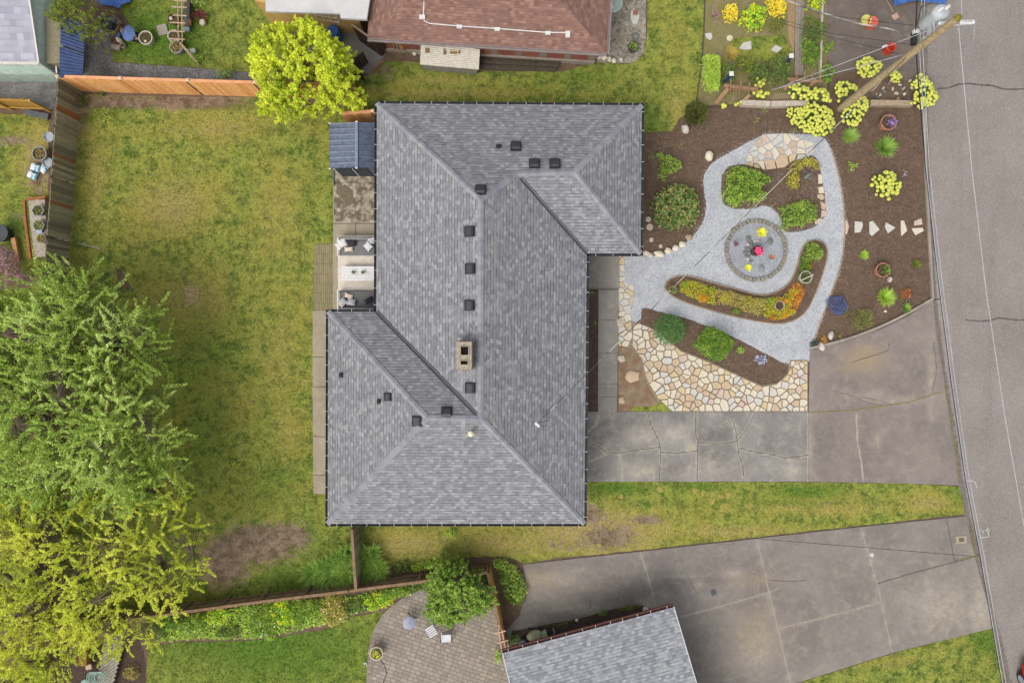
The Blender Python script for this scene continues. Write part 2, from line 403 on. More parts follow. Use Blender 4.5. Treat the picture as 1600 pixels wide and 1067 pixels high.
def asphalt():
    t = NT('asphalt'); c = t.mix(t.ramp(t.noise(.25, 4), .35, .65), lin('#857d77'), lin('#928a84'))
    c = t.mix(t.ramp(t.noise(1.2, 5, .7), .5, .75, 0, .4), c, lin('#777069'))
    mp = t.n('ShaderNodeMapping'); mp.inputs['Scale'].default_value = (1.3, .06, 1); mp.inputs['Rotation'].default_value = (0, 0, -.14); t.l(t.co, mp.inputs[0])
    c = t.mix(t.ramp(t.noise(1.0, 3, co=mp.outputs[0]), .52, .7, 0, .35), c, lin('#736b65'))
    v = t.n('ShaderNodeTexVoronoi'); v.inputs['Scale'].default_value = 30; t.l(t.co, v.inputs['Vector'])
    sp = t.n('ShaderNodeSeparateColor'); t.l(v.outputs['Color'], sp.inputs[0])
    c = t.mix(t.ramp(sp.outputs[0], .75, 1, 0, .5), c, lin('#b5aea6')); c = t.mix(t.ramp(sp.outputs[1], .75, 1, 0, .45), c, lin('#5a544f'))
    return t.bsdf(t.grain(c, 60, .12), .92, t.bump(v.outputs['Distance'], .35, .01), 0, .2)
ASPH = asphalt(); ASPH_B = concrete('old_asphalt', ['#71675f', '#655c55', '#7f756a', '#8a7f73'], False, .5)
CRACK = M('crack_line', ['#4a443d', '#5f584c'], (5,), .95, None); TAR = M('tar_seal', ['#4b4744', '#5d5955'], (8,), .6, None)
STAIN = M('pale_joint', ['#a2998b', '#8e8579', '#aca291'], (4, 9), .95, (40, .2))
PAINT = M('road_paint', ['#c4beb6', '#a9a39b'], (9,), .8, (40, .3)); MOSS = M('moss_line', ['#7a7440', '#8c8050', '#6a6a38'], (6, 12), .95, (40, .3))

# ---------------------------------------------------------------- ground sheets
sheet('ground', [(-3500, -3500), (5100, -3500), (5100, 4500), (-3500, 4500)], 0.0, SOIL)
sheet('verge', [(1640, -3400), (5000, -3400), (5000, 4400), (1900, 4400), (1740, 1400)], .004, LAWN)
LAWNS = []
sheet('verge', [(-3400, -3400), (1600, -3400), (1420, -320), (-3400, -320)], .002, LAWN)
sheet('verge', [(-3400, -300), (-160, -300), (-160, 1250), (-3400, 1250)], .002, LAWN)
sheet('verge', [(-3400, 1260), (1650, 1260), (2100, 4400), (-3400, 4400)], .002, LAWN)
def lawn(poly, seed, smooth=0, z=.008, amp=.05, name='lawn'):
    o, w_ = sheet(name, poly, z, LAWN, .14, amp, .3, LA, seed=seed, smooth=smooth); LAWNS.append(w_); return o
lawn([(113, 148), (300, 152), (400, 152), (420, 140), (560, 128), (600, 96), (650, 98), (740, 112), (880, 112), (930, 99), (985, 100), (1006, 88), (1011, 60), (1011, -60), (1104, -60), (1099, 60), (1096, 120), (1088, 166), (1072, 196), (1050, 206), (1003, 210), (985, 208), (985, 180), (600, 180), (600, 600), (540, 600), (540, 800), (560, 815), (549, 916), (400, 934), (250, 952), (-100, 1000), (-100, 470), (108, 440)], 1)
lawn([(549, 800), (900, 800), (900, 752), (916, 752), (1263, 753), (1420, 755), (1499, 760), (1507, 803), (1340, 821), (1180, 839), (1000, 859), (860, 873), (822, 880), (800, 872), (760, 868), (690, 876), (610, 884), (585, 888), (551, 850)], 2, z=.013)
lawn([(60, 180), (76, 185), (74, 430), (-60, 440), (-60, 176)], 3)
lawn([(180, -60), (400, -60), (560, 20), (520, 60), (440, 100), (400, 114), (310, 106), (176, 97), (175, 72), (198, 60), (205, 40), (190, 20)], 4, amp=.02)
lawn([(232, 1010), (280, 1003), (400, 1000), (500, 985), (545, 965), (592, 955), (604, 962), (585, 990), (577, 1020), (574, 1120), (225, 1130)], 5)
lawn([(1551, 984), (1562, 1020), (1580, 1130), (1230, 1130), (1236, 1070), (1398, 1020), (1545, 980)], 6)
lawn([(1150, 60), (1225, 55), (1240, 85), (1200, 98), (1165, 90), (1135, 75)], 7, z=.012)

sheet('garden_soil', [(1104, -60), (1292, -60), (1292, 165), (1086, 170), (1098, 100)], .004, M('dry_soil', ['#86775c', '#75684a', '#94866a', '#7d7a45'], (2, 6, 3), .95, (40, .25), (20, .7, .04)), .2, .03)
sheet('neighbour_gravel', [(120, 30), (185, 55), (174, 72), (176, 98), (310, 107), (400, 115), (400, 140), (95, 130), (95, 30)], .006, GRAVEL_D, .2, .04)
sheet('rear_gravel', [(-60, 112), (88, 114), (88, 172), (-60, 165)], .006, GRAVEL_D, .2, .04)
sheet('pebble_bed', [(940, -60), (1009, -60), (1009, 60), (1006, 82), (998, 93), (986, 99), (960, 99), (920, 97), (860, 90), (860, 60)], .012, PEBBLE, .15, .02)
sheet('side_concrete', [(520, 40), (610, 20), (622, 60), (602, 86), (580, 118), (560, 110), (530, 100)], .012, CONC_P)
sheet('neighbour_driveway', [(1290, -300), (1450, -300), (1441, 40), (1441, 128), (1400, 124), (1340, 112), (1300, 112), (1292, 90)], .008, ASPH_B, .2, .02)

sheet('mulch_bed', [(960, 206), (1003, 208), (1050, 205), (1062, 185), (1100, 165), (1240, 160), (1441, 160), (1444, 250), (1452, 380), (1456, 468), (1420, 490), (1380, 510), (1330, 528), (1264, 545), (1262, 650), (960, 650), (960, 400), (985, 396), (985, 210)], .010, MULCH)
ISL_A = [(1128, 262), (1126, 310), (1136, 326), (1175, 328), (1195, 320), (1212, 330), (1222, 345), (1222, 362), (1240, 364), (1265, 358), (1280, 350), (1291, 335), (1288, 300), (1281, 258), (1272, 242), (1240, 240), (1210, 256), (1165, 256)]
KID = [(1038, 450), (1042, 438), (1062, 430), (1085, 433), (1110, 441), (1150, 452), (1185, 462), (1208, 459), (1230, 446), (1243, 424), (1250, 395), (1258, 379), (1275, 374), (1289, 381), (1293, 396), (1286, 425), (1272, 462), (1260, 486), (1243, 500), (1218, 507), (1180, 502), (1130, 491), (1080, 476), (1052, 465)]
ISL_B = [(1001, 482), (1012, 481), (1035, 489), (1070, 496), (1100, 508), (1150, 528), (1195, 552), (1225, 568), (1230, 582), (1215, 597), (1190, 602), (1150, 584), (1105, 562), (1070, 548), (1030, 518), (1002, 505)]
GRV = [(966, 397), (1002, 399), (1012, 402), (1045, 394), (1066, 384), (1086, 366), (1100, 345), (1104, 320), (1100, 300), (1098, 275), (1112, 254), (1145, 236), (1180, 217), (1200, 208), (1240, 210), (1285, 211), (1298, 232), (1310, 270), (1317, 310), (1320, 350), (1318, 390), (1312, 420), (1300, 455), (1286, 492), (1272, 530), (1266, 546), (1270, 566), (1225, 570), (1195, 552), (1150, 528), (1100, 508), (1070, 496), (1030, 489), (1006, 482), (1000, 505), (966, 505)]
sheet('gravel_path', GRV, .018, GRAVEL, .12, .025, smooth=1)
sheet('island_bed', ISL_A, .026, MULCH, .12, .03, smooth=1, seed=3)
_, KIDW = sheet('raised_bed', KID, .09, MULCH, .12, .012, smooth=1, seed=4)
sheet('shrub_bed', ISL_B, .026, MULCH, .12, .03, smooth=1, seed=5)
sheet('sandy_soil', [(966, 540), (985, 545), (1000, 560), (1006, 592), (1022, 622), (1048, 644), (966, 644)], .016, M('sandy_soil', ['#8a7a66', '#7b6a56', '#98886f', '#80654f'], (2, 5, 2.5), .95, (40, .25), (20, .6, .03), thr=.1), .12, .03, seed=6)
PATIO = [(964, 497), (1000, 505), (1022, 514), (1066, 548), (1105, 563), (1150, 584), (1190, 602), (1215, 598), (1230, 583), (1234, 562), (1262, 562), (1262, 643), (1046, 643), (1022, 621), (1006, 591), (1000, 560), (985, 545), (964, 538)]
sheet('patio_sand', PATIO, .022, M('joint_sand', ['#857763', '#736652', '#938571'], (3, 8), .95, (50, .2)))
lawn([(990, 636), (1020, 634), (1036, 628), (1048, 643), (1010, 643), (985, 643)], 8, z=.024, amp=.03, name='grass_patch')

# concrete of the house: drive, porch, walk
DCR = [[(1010, 642), (1018, 665), (1030, 690), (1032, 705), (1030, 752)], [(1087, 642), (1086, 672), (1090, 690), (1089, 705), (1089, 752)], [(917, 690), (935, 697), (950, 708), (970, 707), (1000, 702), (1032, 698)],
       [(1032, 706), (1055, 708), (1089, 704)], [(1090, 691), (1120, 693), (1151, 689), (1165, 672), (1180, 645)], [(1151, 689), (1153, 705), (1160, 730), (1162, 745)], [(1151, 689), (1148, 670), (1144, 655), (1125, 665)], [(917, 723), (935, 715), (950, 708)],
       [(1155, 700), (1180, 706), (1200, 709), (1225, 715), (1262, 711)], [(917, 675), (930, 665), (935, 650)], [(968, 708), (971, 735), (972, 750)]]
DCW = [[(p.x, p.y) for p in PL(c)] for c in DCR]
def near(lines, wd, amt=1.0):
    def fn(x, y):
        d = np.full(len(x), 9.0)
        for l in lines: d = np.minimum(d, dist_poly(x, y, l, False))
        return amt * np.exp(-(d / wd) ** 2)
    return fn
Z0 = lambda x, y: np.zeros(len(x))
def both(a, b): return lambda x, y: np.maximum(a(x, y), b(x, y))
sheet('driveway', [(905, 643), (1261, 643), (1261, 752), (905, 752)], .05, CONC_D, .3, .01, .11,
      {'light': both(near(DCW[:11], .05, .85), blobs([(1055, 676, 26, 14, .45), (1080, 700, 9, 7, .9), (1110, 722, 22, 12, .35), (1000, 735, 30, 12, .6), (1235, 735, 22, 14, .4), (1240, 720, 20, 4, .4), (1110, 735, 60, 16, .3), (1010, 680, 30, 14, .4)])),
       'dark': blobs([(950, 665, 36, 20, .7), (990, 660, 30, 18, .6), (1060, 655, 22, 10, .6), (1120, 680, 26, 16, .7), (1110, 715, 30, 20, .7), (1200, 690, 30, 18, .5), (935, 735, 20, 14, .7), (1050, 730, 30, 14, .5)]), 'tan': Z0})
sheet('driveway_apron', [(1265, 546), (1330, 530), (1380, 512), (1420, 493), (1457, 468), (1462, 520), (1472, 580), (1485, 660), (1498, 758), (1420, 755), (1263, 752), (1263, 640)], .045, CONC_APRON, .3, .01, .3,
      {'tan': blobs([(1350, 560, 34, 22, .55), (1330, 575, 30, 10, .4)]), 'dark': blobs([(1300, 690, 36, 50, .4), (1380, 600, 60, 30, .3), (1280, 555, 20, 10, .5), (1350, 690, 14, 50, .4), (1440, 590, 30, 30, .3)]), 'light': blobs([(1400, 625, 60, 8, .35), (1455, 590, 8, 60, .35), (1265, 700, 5, 60, .5), (1370, 690, 6, 12, .5), (1350, 618, 40, 8, .3)])})
for i, c in enumerate(DCR): ribbon('driveway_crack', c, .03 if i not in (7, 9, 10) else .012, .055 + i * .0006, CRACK if i not in (7, 9, 10) else STAIN, jit=.03, seed=i)
ribbon('driveway_joint', [(1261.5, 643), (1261.5, 752)], .06, .057, STAIN)
for i, c in enumerate([[(1263, 644), (1300, 642), (1340, 639), (1380, 634), (1420, 628), (1450, 618), (1470, 612)], [(1337, 645), (1339, 690), (1345, 720), (1348, 750)], [(1388, 536), (1388, 548), (1360, 557), (1330, 566)], [(1458, 535), (1462, 570), (1461, 590), (1455, 615)], [(1300, 610), (1330, 618), (1360, 630), (1380, 633)], [(1345, 620), (1370, 625), (1395, 632)]]):
    ribbon('apron_crack', c, (.05, .09, .03, .02, .015, .015)[i], .049 + i * .001, (MOSS, STAIN, CRACK, CRACK, CRACK, CRACK)[i], jit=.05, seed=30 + i)
sheet('porch', [(900, 390), (967, 390), (967, 452), (900, 452)], .12, CONC_P, thick=.12)
sheet('front_walk', [(935, 453), (966, 453), (964, 643), (934, 643)], .06, CONC_P, thick=.06)
sheet('foundation_bed', [(900, 453), (934, 453), (934, 643), (900, 643)], .03, DARKSOIL)
for y in (500, 552, 600, 620): ribbon('walk_joint', [(935, y), (965, y)], .02, .066, CRACK)
ribbon('porch_joint', [(905, 451), (966, 451)], .03, .126, CRACK)
# rear patio, walk, shed slab
sheet('rear_patio', [(521, 262), (600, 262), (600, 500), (521, 500)], .05, CONC_W, thick=.05)
sheet('broken_concrete', [(523, 273), (540, 270), (560, 275), (600, 268), (600, 347), (560, 349), (522, 346)], .056, M('broken_concrete', ['#a79c88', '#8a7e6a', '#bdb29c', '#6d6251'], (2.5, 7, 3), .95, (40, .3), (14, .9, .05), thr=.1), .08, .03)
sheet('damp_soil_patch', [(526, 292), (540, 289), (552, 298), (553, 315), (547, 324), (536, 312), (526, 303)], .062, M('damp_gravel', ['#6f6452', '#5b5142', '#857962'], (8, 20), .95, (50, .4), (20, .9, .04)), .06, .02)
ribbon('patio_joint', [(521, 350), (600, 350)], .03, .056, CRACK); ribbon('patio_joint', [(556, 350), (556, 372)], .03, .058, CRACK); ribbon('patio_joint', [(521, 286), (600, 287)], .02, .0645, CRACK)
sheet('rear_walk', [(489, 485.5), (520.5, 485.5), (520.5, 771), (490, 771), (489, 620)], .05, CONC_W, .3, .012, thick=.05)
for y in (558, 604, 681, 742): ribbon('walk_joint', [(490, y), (515, y + R.uniform(-2, 2))], .03, .056, CRACK, jit=.03, seed=y)
def paver_mat(name, cols, wd, ht, mortar, rot=0, k=.8, moff=.5, msz=.012, sq=0):
    t = NT(name); mp = t.n('ShaderNodeMapping'); mp.inputs['Rotation'].default_value = (0, 0, rot); t.l(t.co, mp.inputs[0])
    b = t.n('ShaderNodeTexBrick'); b.offset = moff; b.squash = 1.4 if sq else 1; b.squash_frequency = 2; b.inputs['Scale'].default_value = 1; b.inputs['Brick Width'].default_value = wd; b.inputs['Row Height'].default_value = ht
    b.inputs['Mortar Size'].default_value = msz; b.inputs['Mortar Smooth'].default_value = .2; t.l(mp.outputs[0], b.inputs['Vector'])
    for i, nm in enumerate(('Color1', 'Color2', 'Mortar')): b.inputs[nm].default_value = lin((cols[0], cols[1], mortar)[i], k)
    c = t.mix(t.ramp(t.noise(1.3, 5, .7), .4, .7, 0, .5), b.outputs[0], lin(cols[2], k)); c = t.grain(c, 30, .18)
    return t.bsdf(c, .9, t.bump(t.math('SUBTRACT', 1.0, b.outputs['Fac']), .5, .015), 0, .2)
sheet('paver_strip', [(490, 382), (521, 380), (521, 485), (490, 485)], .03, paver_mat('tan_brick_paver', ['#9b9072', '#8a7f63', '#998d66'], .10, .5, '#6d6343', 0, moff=.0, msz=.012), .3, .012)
# south neighbour
SPOLY = [(818, 881), (1000, 861), (1180, 841), (1340, 823), (1508, 806), (1518, 850), (1532, 905), (1553, 980), (1400, 1017), (1238, 1068), (1150, 1130), (1000, 1130), (1000, 1000), (795, 1004), (790, 985), (812, 960), (822, 920)]
SJ = [[(1000, 861), (1012, 900), (1026, 950)], [(1182, 842), (1205, 940), (1235, 1067)], [(1344, 823), (1372, 920), (1393, 1016)], [(1060, 964), (1120, 948), (1200, 925), (1216, 918)], [(1216, 981), (1270, 968), (1375, 940)], [(1370, 911), (1430, 893), (1520, 870)], [(1478, 811), (1491, 878)]]
SJW = [[(p.x, p.y) for p in PL(c)] for c in SJ]
sheet('south_driveway', SPOLY, .04, CONC_S, .3, .012, .2, {'light': both(near(SJW[:5], .06, .4), blobs([(1010, 945, 14, 12, .6), (1035, 930, 14, 12, .3), (1145, 895, 16, 6, .5), (1092, 912, 8, 10, .4), (1530, 950, 18, 50, .5), (1470, 950, 60, 50, .35), (1180, 1010, 30, 40, .35), (860, 905, 60, 12, .3), (905, 950, 40, 8, .5), (1300, 1050, 40, 20, .2), (900, 890, 40, 8, .2), (1075, 900, 30, 3, .3)])),
      'dark': blobs([(960, 925, 70, 30, .5), (1040, 915, 36, 34, .55), (900, 955, 60, 16, .4), (1110, 1000, 36, 40, .3), (870, 885, 60, 8, .4), (1100, 900, 30, 20, .5), (840, 950, 24, 20, .5), (1080, 950, 26, 20, .35), (1130, 1060, 50, 20, .4), (1130, 880, 40, 12, .3)]), 'tan': blobs([(1180, 990, 40, 40, .25), (930, 920, 30, 4, .2), (1170, 905, 40, 14, .2), (840, 905, 36, 24, .25)])})
for i, c in enumerate(SJ): ribbon('driveway_joint', c, (.045, .04, .04, .035, .045, .03, .025)[i], .0455 + .001 * i, (STAIN, STAIN, STAIN, STAIN, STAIN, CRACK, CRACK)[i], jit=.02, seed=60 + i)
for i, c in enumerate([[(1060, 866), (1067, 880)], [(1075, 900), (1085, 920), (1092, 928)], [(920, 930), (923, 950)], [(1200, 905), (1240, 908), (1260, 905)]]): ribbon('driveway_crack', c, .015, .053, CRACK, jit=.04, seed=80 + i)
sheet('mulch_strip', [(795, 1004), (800, 985), (900, 966), (960, 950), (1000, 944), (1020, 952), (1060, 1000), (1000, 1060), (800, 1060)], .055, DARKSOIL, .15, .02)
PAVR = [(606, 957), (640, 934), (668, 920), (720, 915), (768, 905), (776, 940), (796, 1010), (830, 1130), (576, 1130), (577, 1040), (581, 1005), (590, 980)]
t_ = paver_mat('patio_paver', ['#8f857a', '#a69b8d', '#7d7468'], .27, .2, '#5f584e', .33, sq=1)
sheet('paver_patio', PAVR, .04, t_, thick=.03)
def arc_border():
    pts = smooth_poly([(668, 920), (640, 930), (606, 955), (590, 978), (581, 1005), (577, 1040), (576, 1130)], 2, False); q = PL(pts); L = 0; out = []
    g = G(); i = 0
    # lay the soldier course paver by paver (a surface pattern: one mesh)
    acc = []; 
    for a, b in zip(q, q[1:]):
        m = max(1, int((b - a).length / .01)); acc += [a.lerp(b, j / m) for j in range(m)]
    step = 11
    for k in range(0, len(acc) - step, step):
        a, b = acc[k], acc[k + step]; d = (b - a).normalized(); nr = Vector((-d.y, d.x, 0)); c = (a + b) / 2 + nr * .0
        g.bar(c - nr * .13 + Vector((0, 0, .045)), c + nr * .13 + Vector((0, 0, .045)), (b - a).length - .012, .03)
    o = g.build('patio_border', M('border_paver', ['#8d8379', '#7b7167'], (3,), .9, (30, .2), island=('#a3998c', .6))); tagit(o, None, None, None, 'structure')
arc_border()
# road, gutter strip, markings
def kerbx(y): return np.interp(y, [-600, 0, 170, 300, 470, 560, 660, 757, 805, 900, 985, 1067, 1400, 4400], [1441, 1440, 1441, 1445, 1455, 1466, 1482, 1498, 1507, 1530, 1553, 1572, 1650, 2200])
RE = [(float(kerbx(y)), y) for y in (-3400, -600, 0, 100, 170, 300, 400, 470, 520, 560, 610, 660, 710, 757, 805, 850, 900, 940, 985, 1030, 1067, 1200, 1400, 4400)]
sheet('road', RE + [(2600, 4400), (2000, 1400), (1790, -3400)], .006, ASPH)
ribbon('road_edge', [(x + 4, y) for x, y in RE[1:-1]], .3, .012, M('gutter_asphalt', ['#766d66', '#827972', '#6a625b'], (2, 7), .95, (50, .2)), jit=.02)
for c, wd in (([(1465, 139), (1480, 138), (1498, 132), (1515, 131), (1530, 133), (1550, 134), (1570, 140), (1590, 140), (1640, 137)], .07), ([(1508, 500), (1530, 502), (1545, 501), (1560, 497), (1590, 500), (1640, 499)], .06), ([(1455, 469), (1462, 468), (1470, 467)], .06), ([(1385, 122), (1430, 121)], .02)):
    ribbon('tar_seam', c, wd, .012, TAR, jit=.02, seed=int(c[0][0]))
for i, c in enumerate([[(1510, 751), (1519, 751), (1524, 754), (1526, 762)], [(1531, 840), (1545, 838), (1543, 826)], [(1533, 828), (1537, 831), (1535, 833)], [(1540, 829), (1543, 824), (1546, 829)]]):
    ribbon('road_marking', c, .045, .014 + i * .001, PAINT, jit=.01)
ribbon('weed_line', [(1475, 600), (1484, 660), (1492, 710), (1499, 755)], .06, .052, MOSS, jit=.03); ribbon('weed_line', [(1516, 822), (1521, 850), (1526, 880)], .06, .050, MOSS, jit=.04); ribbon('weed_line', [(1489, 875), (1508, 871), (1528, 868)], .05, .051, MOSS, jit=.03)
# kerbs: real steps
def kerb(path, wd, z1, mat, label, name='kerb', seg=1.8):
    q = PL(path); g = G()
    for a, b in zip(q, q[1:]): g.bar(Vector((a.x, a.y, z1 / 2)), Vector((b.x, b.y, z1 / 2)) + (b - a).normalized() * .002, wd, z1)
    o = g.build(name, mat, bevel=.01); tagit(o, label, None, None, 'structure'); return o
kerb([(1443, 170), (1444, 230), (1447, 300), (1451, 380), (1456, 466)], .11, .13, CURB, None)
kerb(smooth_poly([(1265, 544), (1300, 536), (1340, 524), (1380, 508), (1420, 488), (1457, 466)], 2, False), .13, .15, CURB, None)
kerb([(1103, -60), (1099, 60), (1095, 110), (1088, 158)], .06, .05, M('dark_edging', ['#4d443b', '#5d5348'], (5,)), None, 'lawn_edging')
kerb([(1086, 170), (1200, 163), (1240, 160)], .05, .03, M('dark_edging', ['#4d443b']), None, 'lawn_edging')
EDG = M('edging_timber', ['#94826a', '#7d6c56', '#a6957b'], (4, 9), .9, (30, .25))
kerb(smooth_poly([(1298, 232), (1310, 270), (1317, 310), (1320, 350), (1318, 390), (1312, 420), (1300, 455), (1286, 492), (1272, 530), (1266, 542)], 1, False), .07, .06, EDG, None, 'path_edging')
kerb([(a, b) for a, b in smooth_poly(KID + KID[:1], 1, False)], .06, .10, EDG, None, 'bed_edging')

sheet('dead_grass', [(286, 448), (306, 446), (312, 454), (309, 470), (300, 476), (290, 466)], .012, M('dead_grass', ['#a88c68', '#97794f', '#8d8848', '#b59a78'], (3, 6, 14), .95, (40, .3), (20, .6, .03)), .07, .09, seed=5)
sheet('bare_soil', [(180, 418), (188, 420), (196, 432), (206, 450), (200, 455), (190, 448), (184, 434)], .013, M('bare_soil', ['#6b5148', '#5b443b', '#7c6556'], (3, 10), .95, (40, .3), (20, .6, .03)), .07, .07, seed=6)
DG = M('yellowed_grass', ['#9c9444', '#8a8a3c', '#a99a55'], (4, 12), .95, (30, .35), (20, .6, .03))
for i, (x, y, r_) in enumerate([(1085, 767, 5), (1099, 770, 4.5), (1112, 771, 4), (1138, 772, 4.5), (1112, 783, 5.5), (1132, 793, 7), (1171, 790, 6), (1150, 783, 4), (1031, 765, 5), (1126, 776, 3.5), (970, 776, 4), (475, 598, 6)]): sheet('yellow_patch', [(x + r_ * math.cos(a), y + r_ * math.sin(a)) for a in np.linspace(0, 2 * math.pi, 13)[:-1]], .014 + i * .0001, DG, .05, .06, seed=i)
sheet('pale_patch', [(1072, 694), (1080, 692), (1086, 698), (1082, 703), (1074, 703), (1071, 699)], .0555, STAIN, .04, .03, seed=2)
for i, c in enumerate([(1078, 730, 5), (1089, 735, 3)]): sheet('pale_patch', [(c[0] + c[2] * math.cos(a), c[1] + c[2] * .7 * math.sin(a)) for a in np.linspace(0, 6.28, 9)[:-1]], .0556, STAIN, .04, .04, seed=i)
# ---------------------------------------------------------------- foliage tools
def quad_leaves(C, D, U, L, W):
    """leaf rhombi: centre C, axis D, side U, half length L, half width W"""
    n = len(C); V = np.empty((n, 4, 3)); V[:, 0] = C - D * L; V[:, 1] = C + U * W; V[:, 2] = C + D * L; V[:, 3] = C - U * W
    return V.reshape(-1, 3), np.arange(n * 4).reshape(n, 4)
def unit(v): return v / (np.linalg.norm(v, axis=1, keepdims=True) + 1e-9)
def leaf_cloud(C, size, up=.5, aspect=.5, out=None):
    n = len(C); N = rng.normal(size=(n, 3)); N[:, 2] = np.abs(N[:, 2]) + up * 1.5
    if out is not None: N = N + out * 1.0
    N = unit(N); D = unit(np.cross(N, rng.normal(size=(n, 3)))); U = np.cross(N, D)
    L = size * rng.uniform(.6, 1.25, (n, 1)) / 2
    return quad_leaves(C, D, U, L, L * aspect)
def poly_px(poly, z): return np.array([[v.x, v.y] for v in PL(poly, z)])
def ell(cx, cy, rx, ry=None, rot=0, n=20, wob=.08, seed=0):
    ry = ry or rx; o = []
    for k in range(n):
        a = 2 * math.pi * k / n; r = 1 + wob * noise.noise(Vector((math.cos(a) * 1.6, math.sin(a) * 1.6, seed + .37))) * 2
        x, y = rx * r * math.cos(a), ry * r * math.sin(a); c, s = math.cos(rot), math.sin(rot); o.append((cx + x * c - y * s, cy + x * s + y * c))
    return o
def sample_poly(pw, n):
    lo, hi = pw.min(0), pw.max(0); X = np.empty((0, 2))
    while len(X) < n:
        q = rng.uniform(lo, hi, (n * 2, 2)); X = np.vstack([X, q[in_poly(q[:, 0], q[:, 1], pw)]])
    return X[:n]
def vnoise(X, f, seed=0):
    return np.array([noise.noise(Vector((x[0] * f + seed, x[1] * f, seed * .7))) for x in X])
def foliage_pts(poly, h, dens, base=0.0, edge=.25, lump=.25, lf=2.2, seed=0, depth=.5):
    """points filling a plant whose outline (pixels, read at its mid height) and height are given"""
    pw = poly_px(poly, base + h * .55); A = 0.5 * abs(sum(pw[i][0] * pw[(i + 1) % len(pw)][1] - pw[(i + 1) % len(pw)][0] * pw[i][1] for i in range(len(pw))))
    n = max(30, int(A * dens)); X = sample_poly(pw, n); d = dist_poly(X[:, 0], X[:, 1], pw)
    m = 400; S = sample_poly(pw, m); dm = dist_poly(S[:, 0], S[:, 1], pw).max()
    t = np.clip(d / max(dm * (edge * 2 + .15), 1e-4), 0, 1); prof = np.sqrt(1 - (1 - t) ** 2)
    ln = vnoise(X, lf, seed) + .6 * vnoise(X, lf * 2.3, seed + 5)
    keep = (t > .22 + .3 * vnoise(X, 7, seed + 11)) | (rng.random(n) < .2); X, t, prof, ln, d = X[keep], t[keep], prof[keep], ln[keep], d[keep]; n = len(X)
    X = X + rng.normal(size=X.shape) * .02
    top = base + h * prof * (1 + lump * ln - lump * .4)
    z = top - (rng.random(n) ** 1.6) * depth * np.maximum(top - base, .02)
    return np.column_stack([X, np.maximum(z, base + .01)]), pw
def shrub(name, label, cat, poly, h, mat, dens=900, leaf=.07, base=0.02, group=None, lump=.4, edge=.25, lf=2.2, aspect=.55, up=.5, seed=0, part='foliage', stem=True, depth=.5, kind=None, extra=None):
    dens = dens * .62; leaf = leaf * 1.25; h = h * 1.1; up = up * .4
    C, pw = foliage_pts(poly, h, dens, base, edge, lump * 1.3, lf * 1.6, seed, depth); c = pw.mean(0)
    V, F = leaf_cloud(C, leaf, up, aspect)
    if kind == 'stuff':
        o = np_mesh(name, V, F, mat, org=(c[0], c[1], base)); return tagit(o, label, cat, group, kind)
    r = thing(name, label, cat, (c[0], c[1], base - .02), group)
    np_mesh(part, V, F, mat, r)
    if stem:
        g = G()
        for k in range(7):
            q = C[R.randrange(len(C))]; a = Vector((c[0] + R.uniform(-.04, .04), c[1] + R.uniform(-.04, .04), base - .01)); b = Vector(q); g.tube([a, a.lerp(b, .5) + Vector((0, 0, .06)), b], [.016, .011, .005], 4)
        g.build('stem', BARK, r)
    if extra:
        for nm, m, sz, ds in extra:
            k = rng.choice(len(C), max(3, int(len(C) * ds)), replace=False); Q = C[k].copy(); Q[:, 2] += sz * .6
            V2, F2 = leaf_cloud(Q, sz, 1.2, .9); np_mesh(nm, V2, F2, m, r)
    return r
def blades(C0, n, L, wd, spread, mat, rise=.8, name='foliage', parent=None, curl=.6, seed=0, seg=4, rad=.03):
    """arching strap leaves from a crown point (or many)"""
    C0 = np.atleast_2d(np.asarray(C0, float)); n_ = n; a = rng.uniform(0, 2 * np.pi, n_); base = C0[rng.integers(0, len(C0), n_)]
    dirs = np.column_stack([np.cos(a), np.sin(a), np.zeros(n_)]); el = rng.uniform(.15, 1.0, n_) ** .7; L_ = L * rng.uniform(.65, 1.1, n_)
    V = []; side = np.column_stack([-dirs[:, 1], dirs[:, 0], np.zeros(n_)])
    for i in range(seg + 1):
        t = i / seg; r = (L_ * spread * (t * (.35 + el * .65))); z = L_ * rise * (t - curl * el * t * t) * 1.0
        p = base + dirs * (r[:, None] + rad) ; p[:, 2] += z
        wv = wd * (1 - t ** 1.5) / 2 + .0015; V.append(p - side * wv); V.append(p + side * wv)
    V = np.stack(V, 1); k = (seg + 1) * 2; F = []
    for i in range(seg): F.append(np.stack([np.arange(n_) * k + 2 * i, np.arange(n_) * k + 2 * i + 1, np.arange(n_) * k + 2 * i + 3, np.arange(n_) * k + 2 * i + 2], 1))
    return np_mesh(name, V.reshape(-1, 3), np.concatenate(F), mat, parent)
def tuft(name, label, cat, px, py, rpx, mat, n=160, h=.35, wd=.02, base=.02, group=None, spread=1.0, rise=.8, curl=.6, cl=1, extra=None):
    c = P(px, py, base); r = thing(name, label, cat, c, group); Rm = rpx * S0
    C0 = [(c.x + R.uniform(-1, 1) * Rm * .3 * (cl > 1), c.y + R.uniform(-1, 1) * Rm * .3 * (cl > 1), base) for _ in range(cl)]
    blades(C0, n, Rm / max(spread, .2) * (1.0 if cl == 1 else .8), wd, spread, mat, rise=h / Rm * max(spread, .2) * 1.7, parent=r, curl=curl)
    if extra: extra(r, c, Rm)
    return r

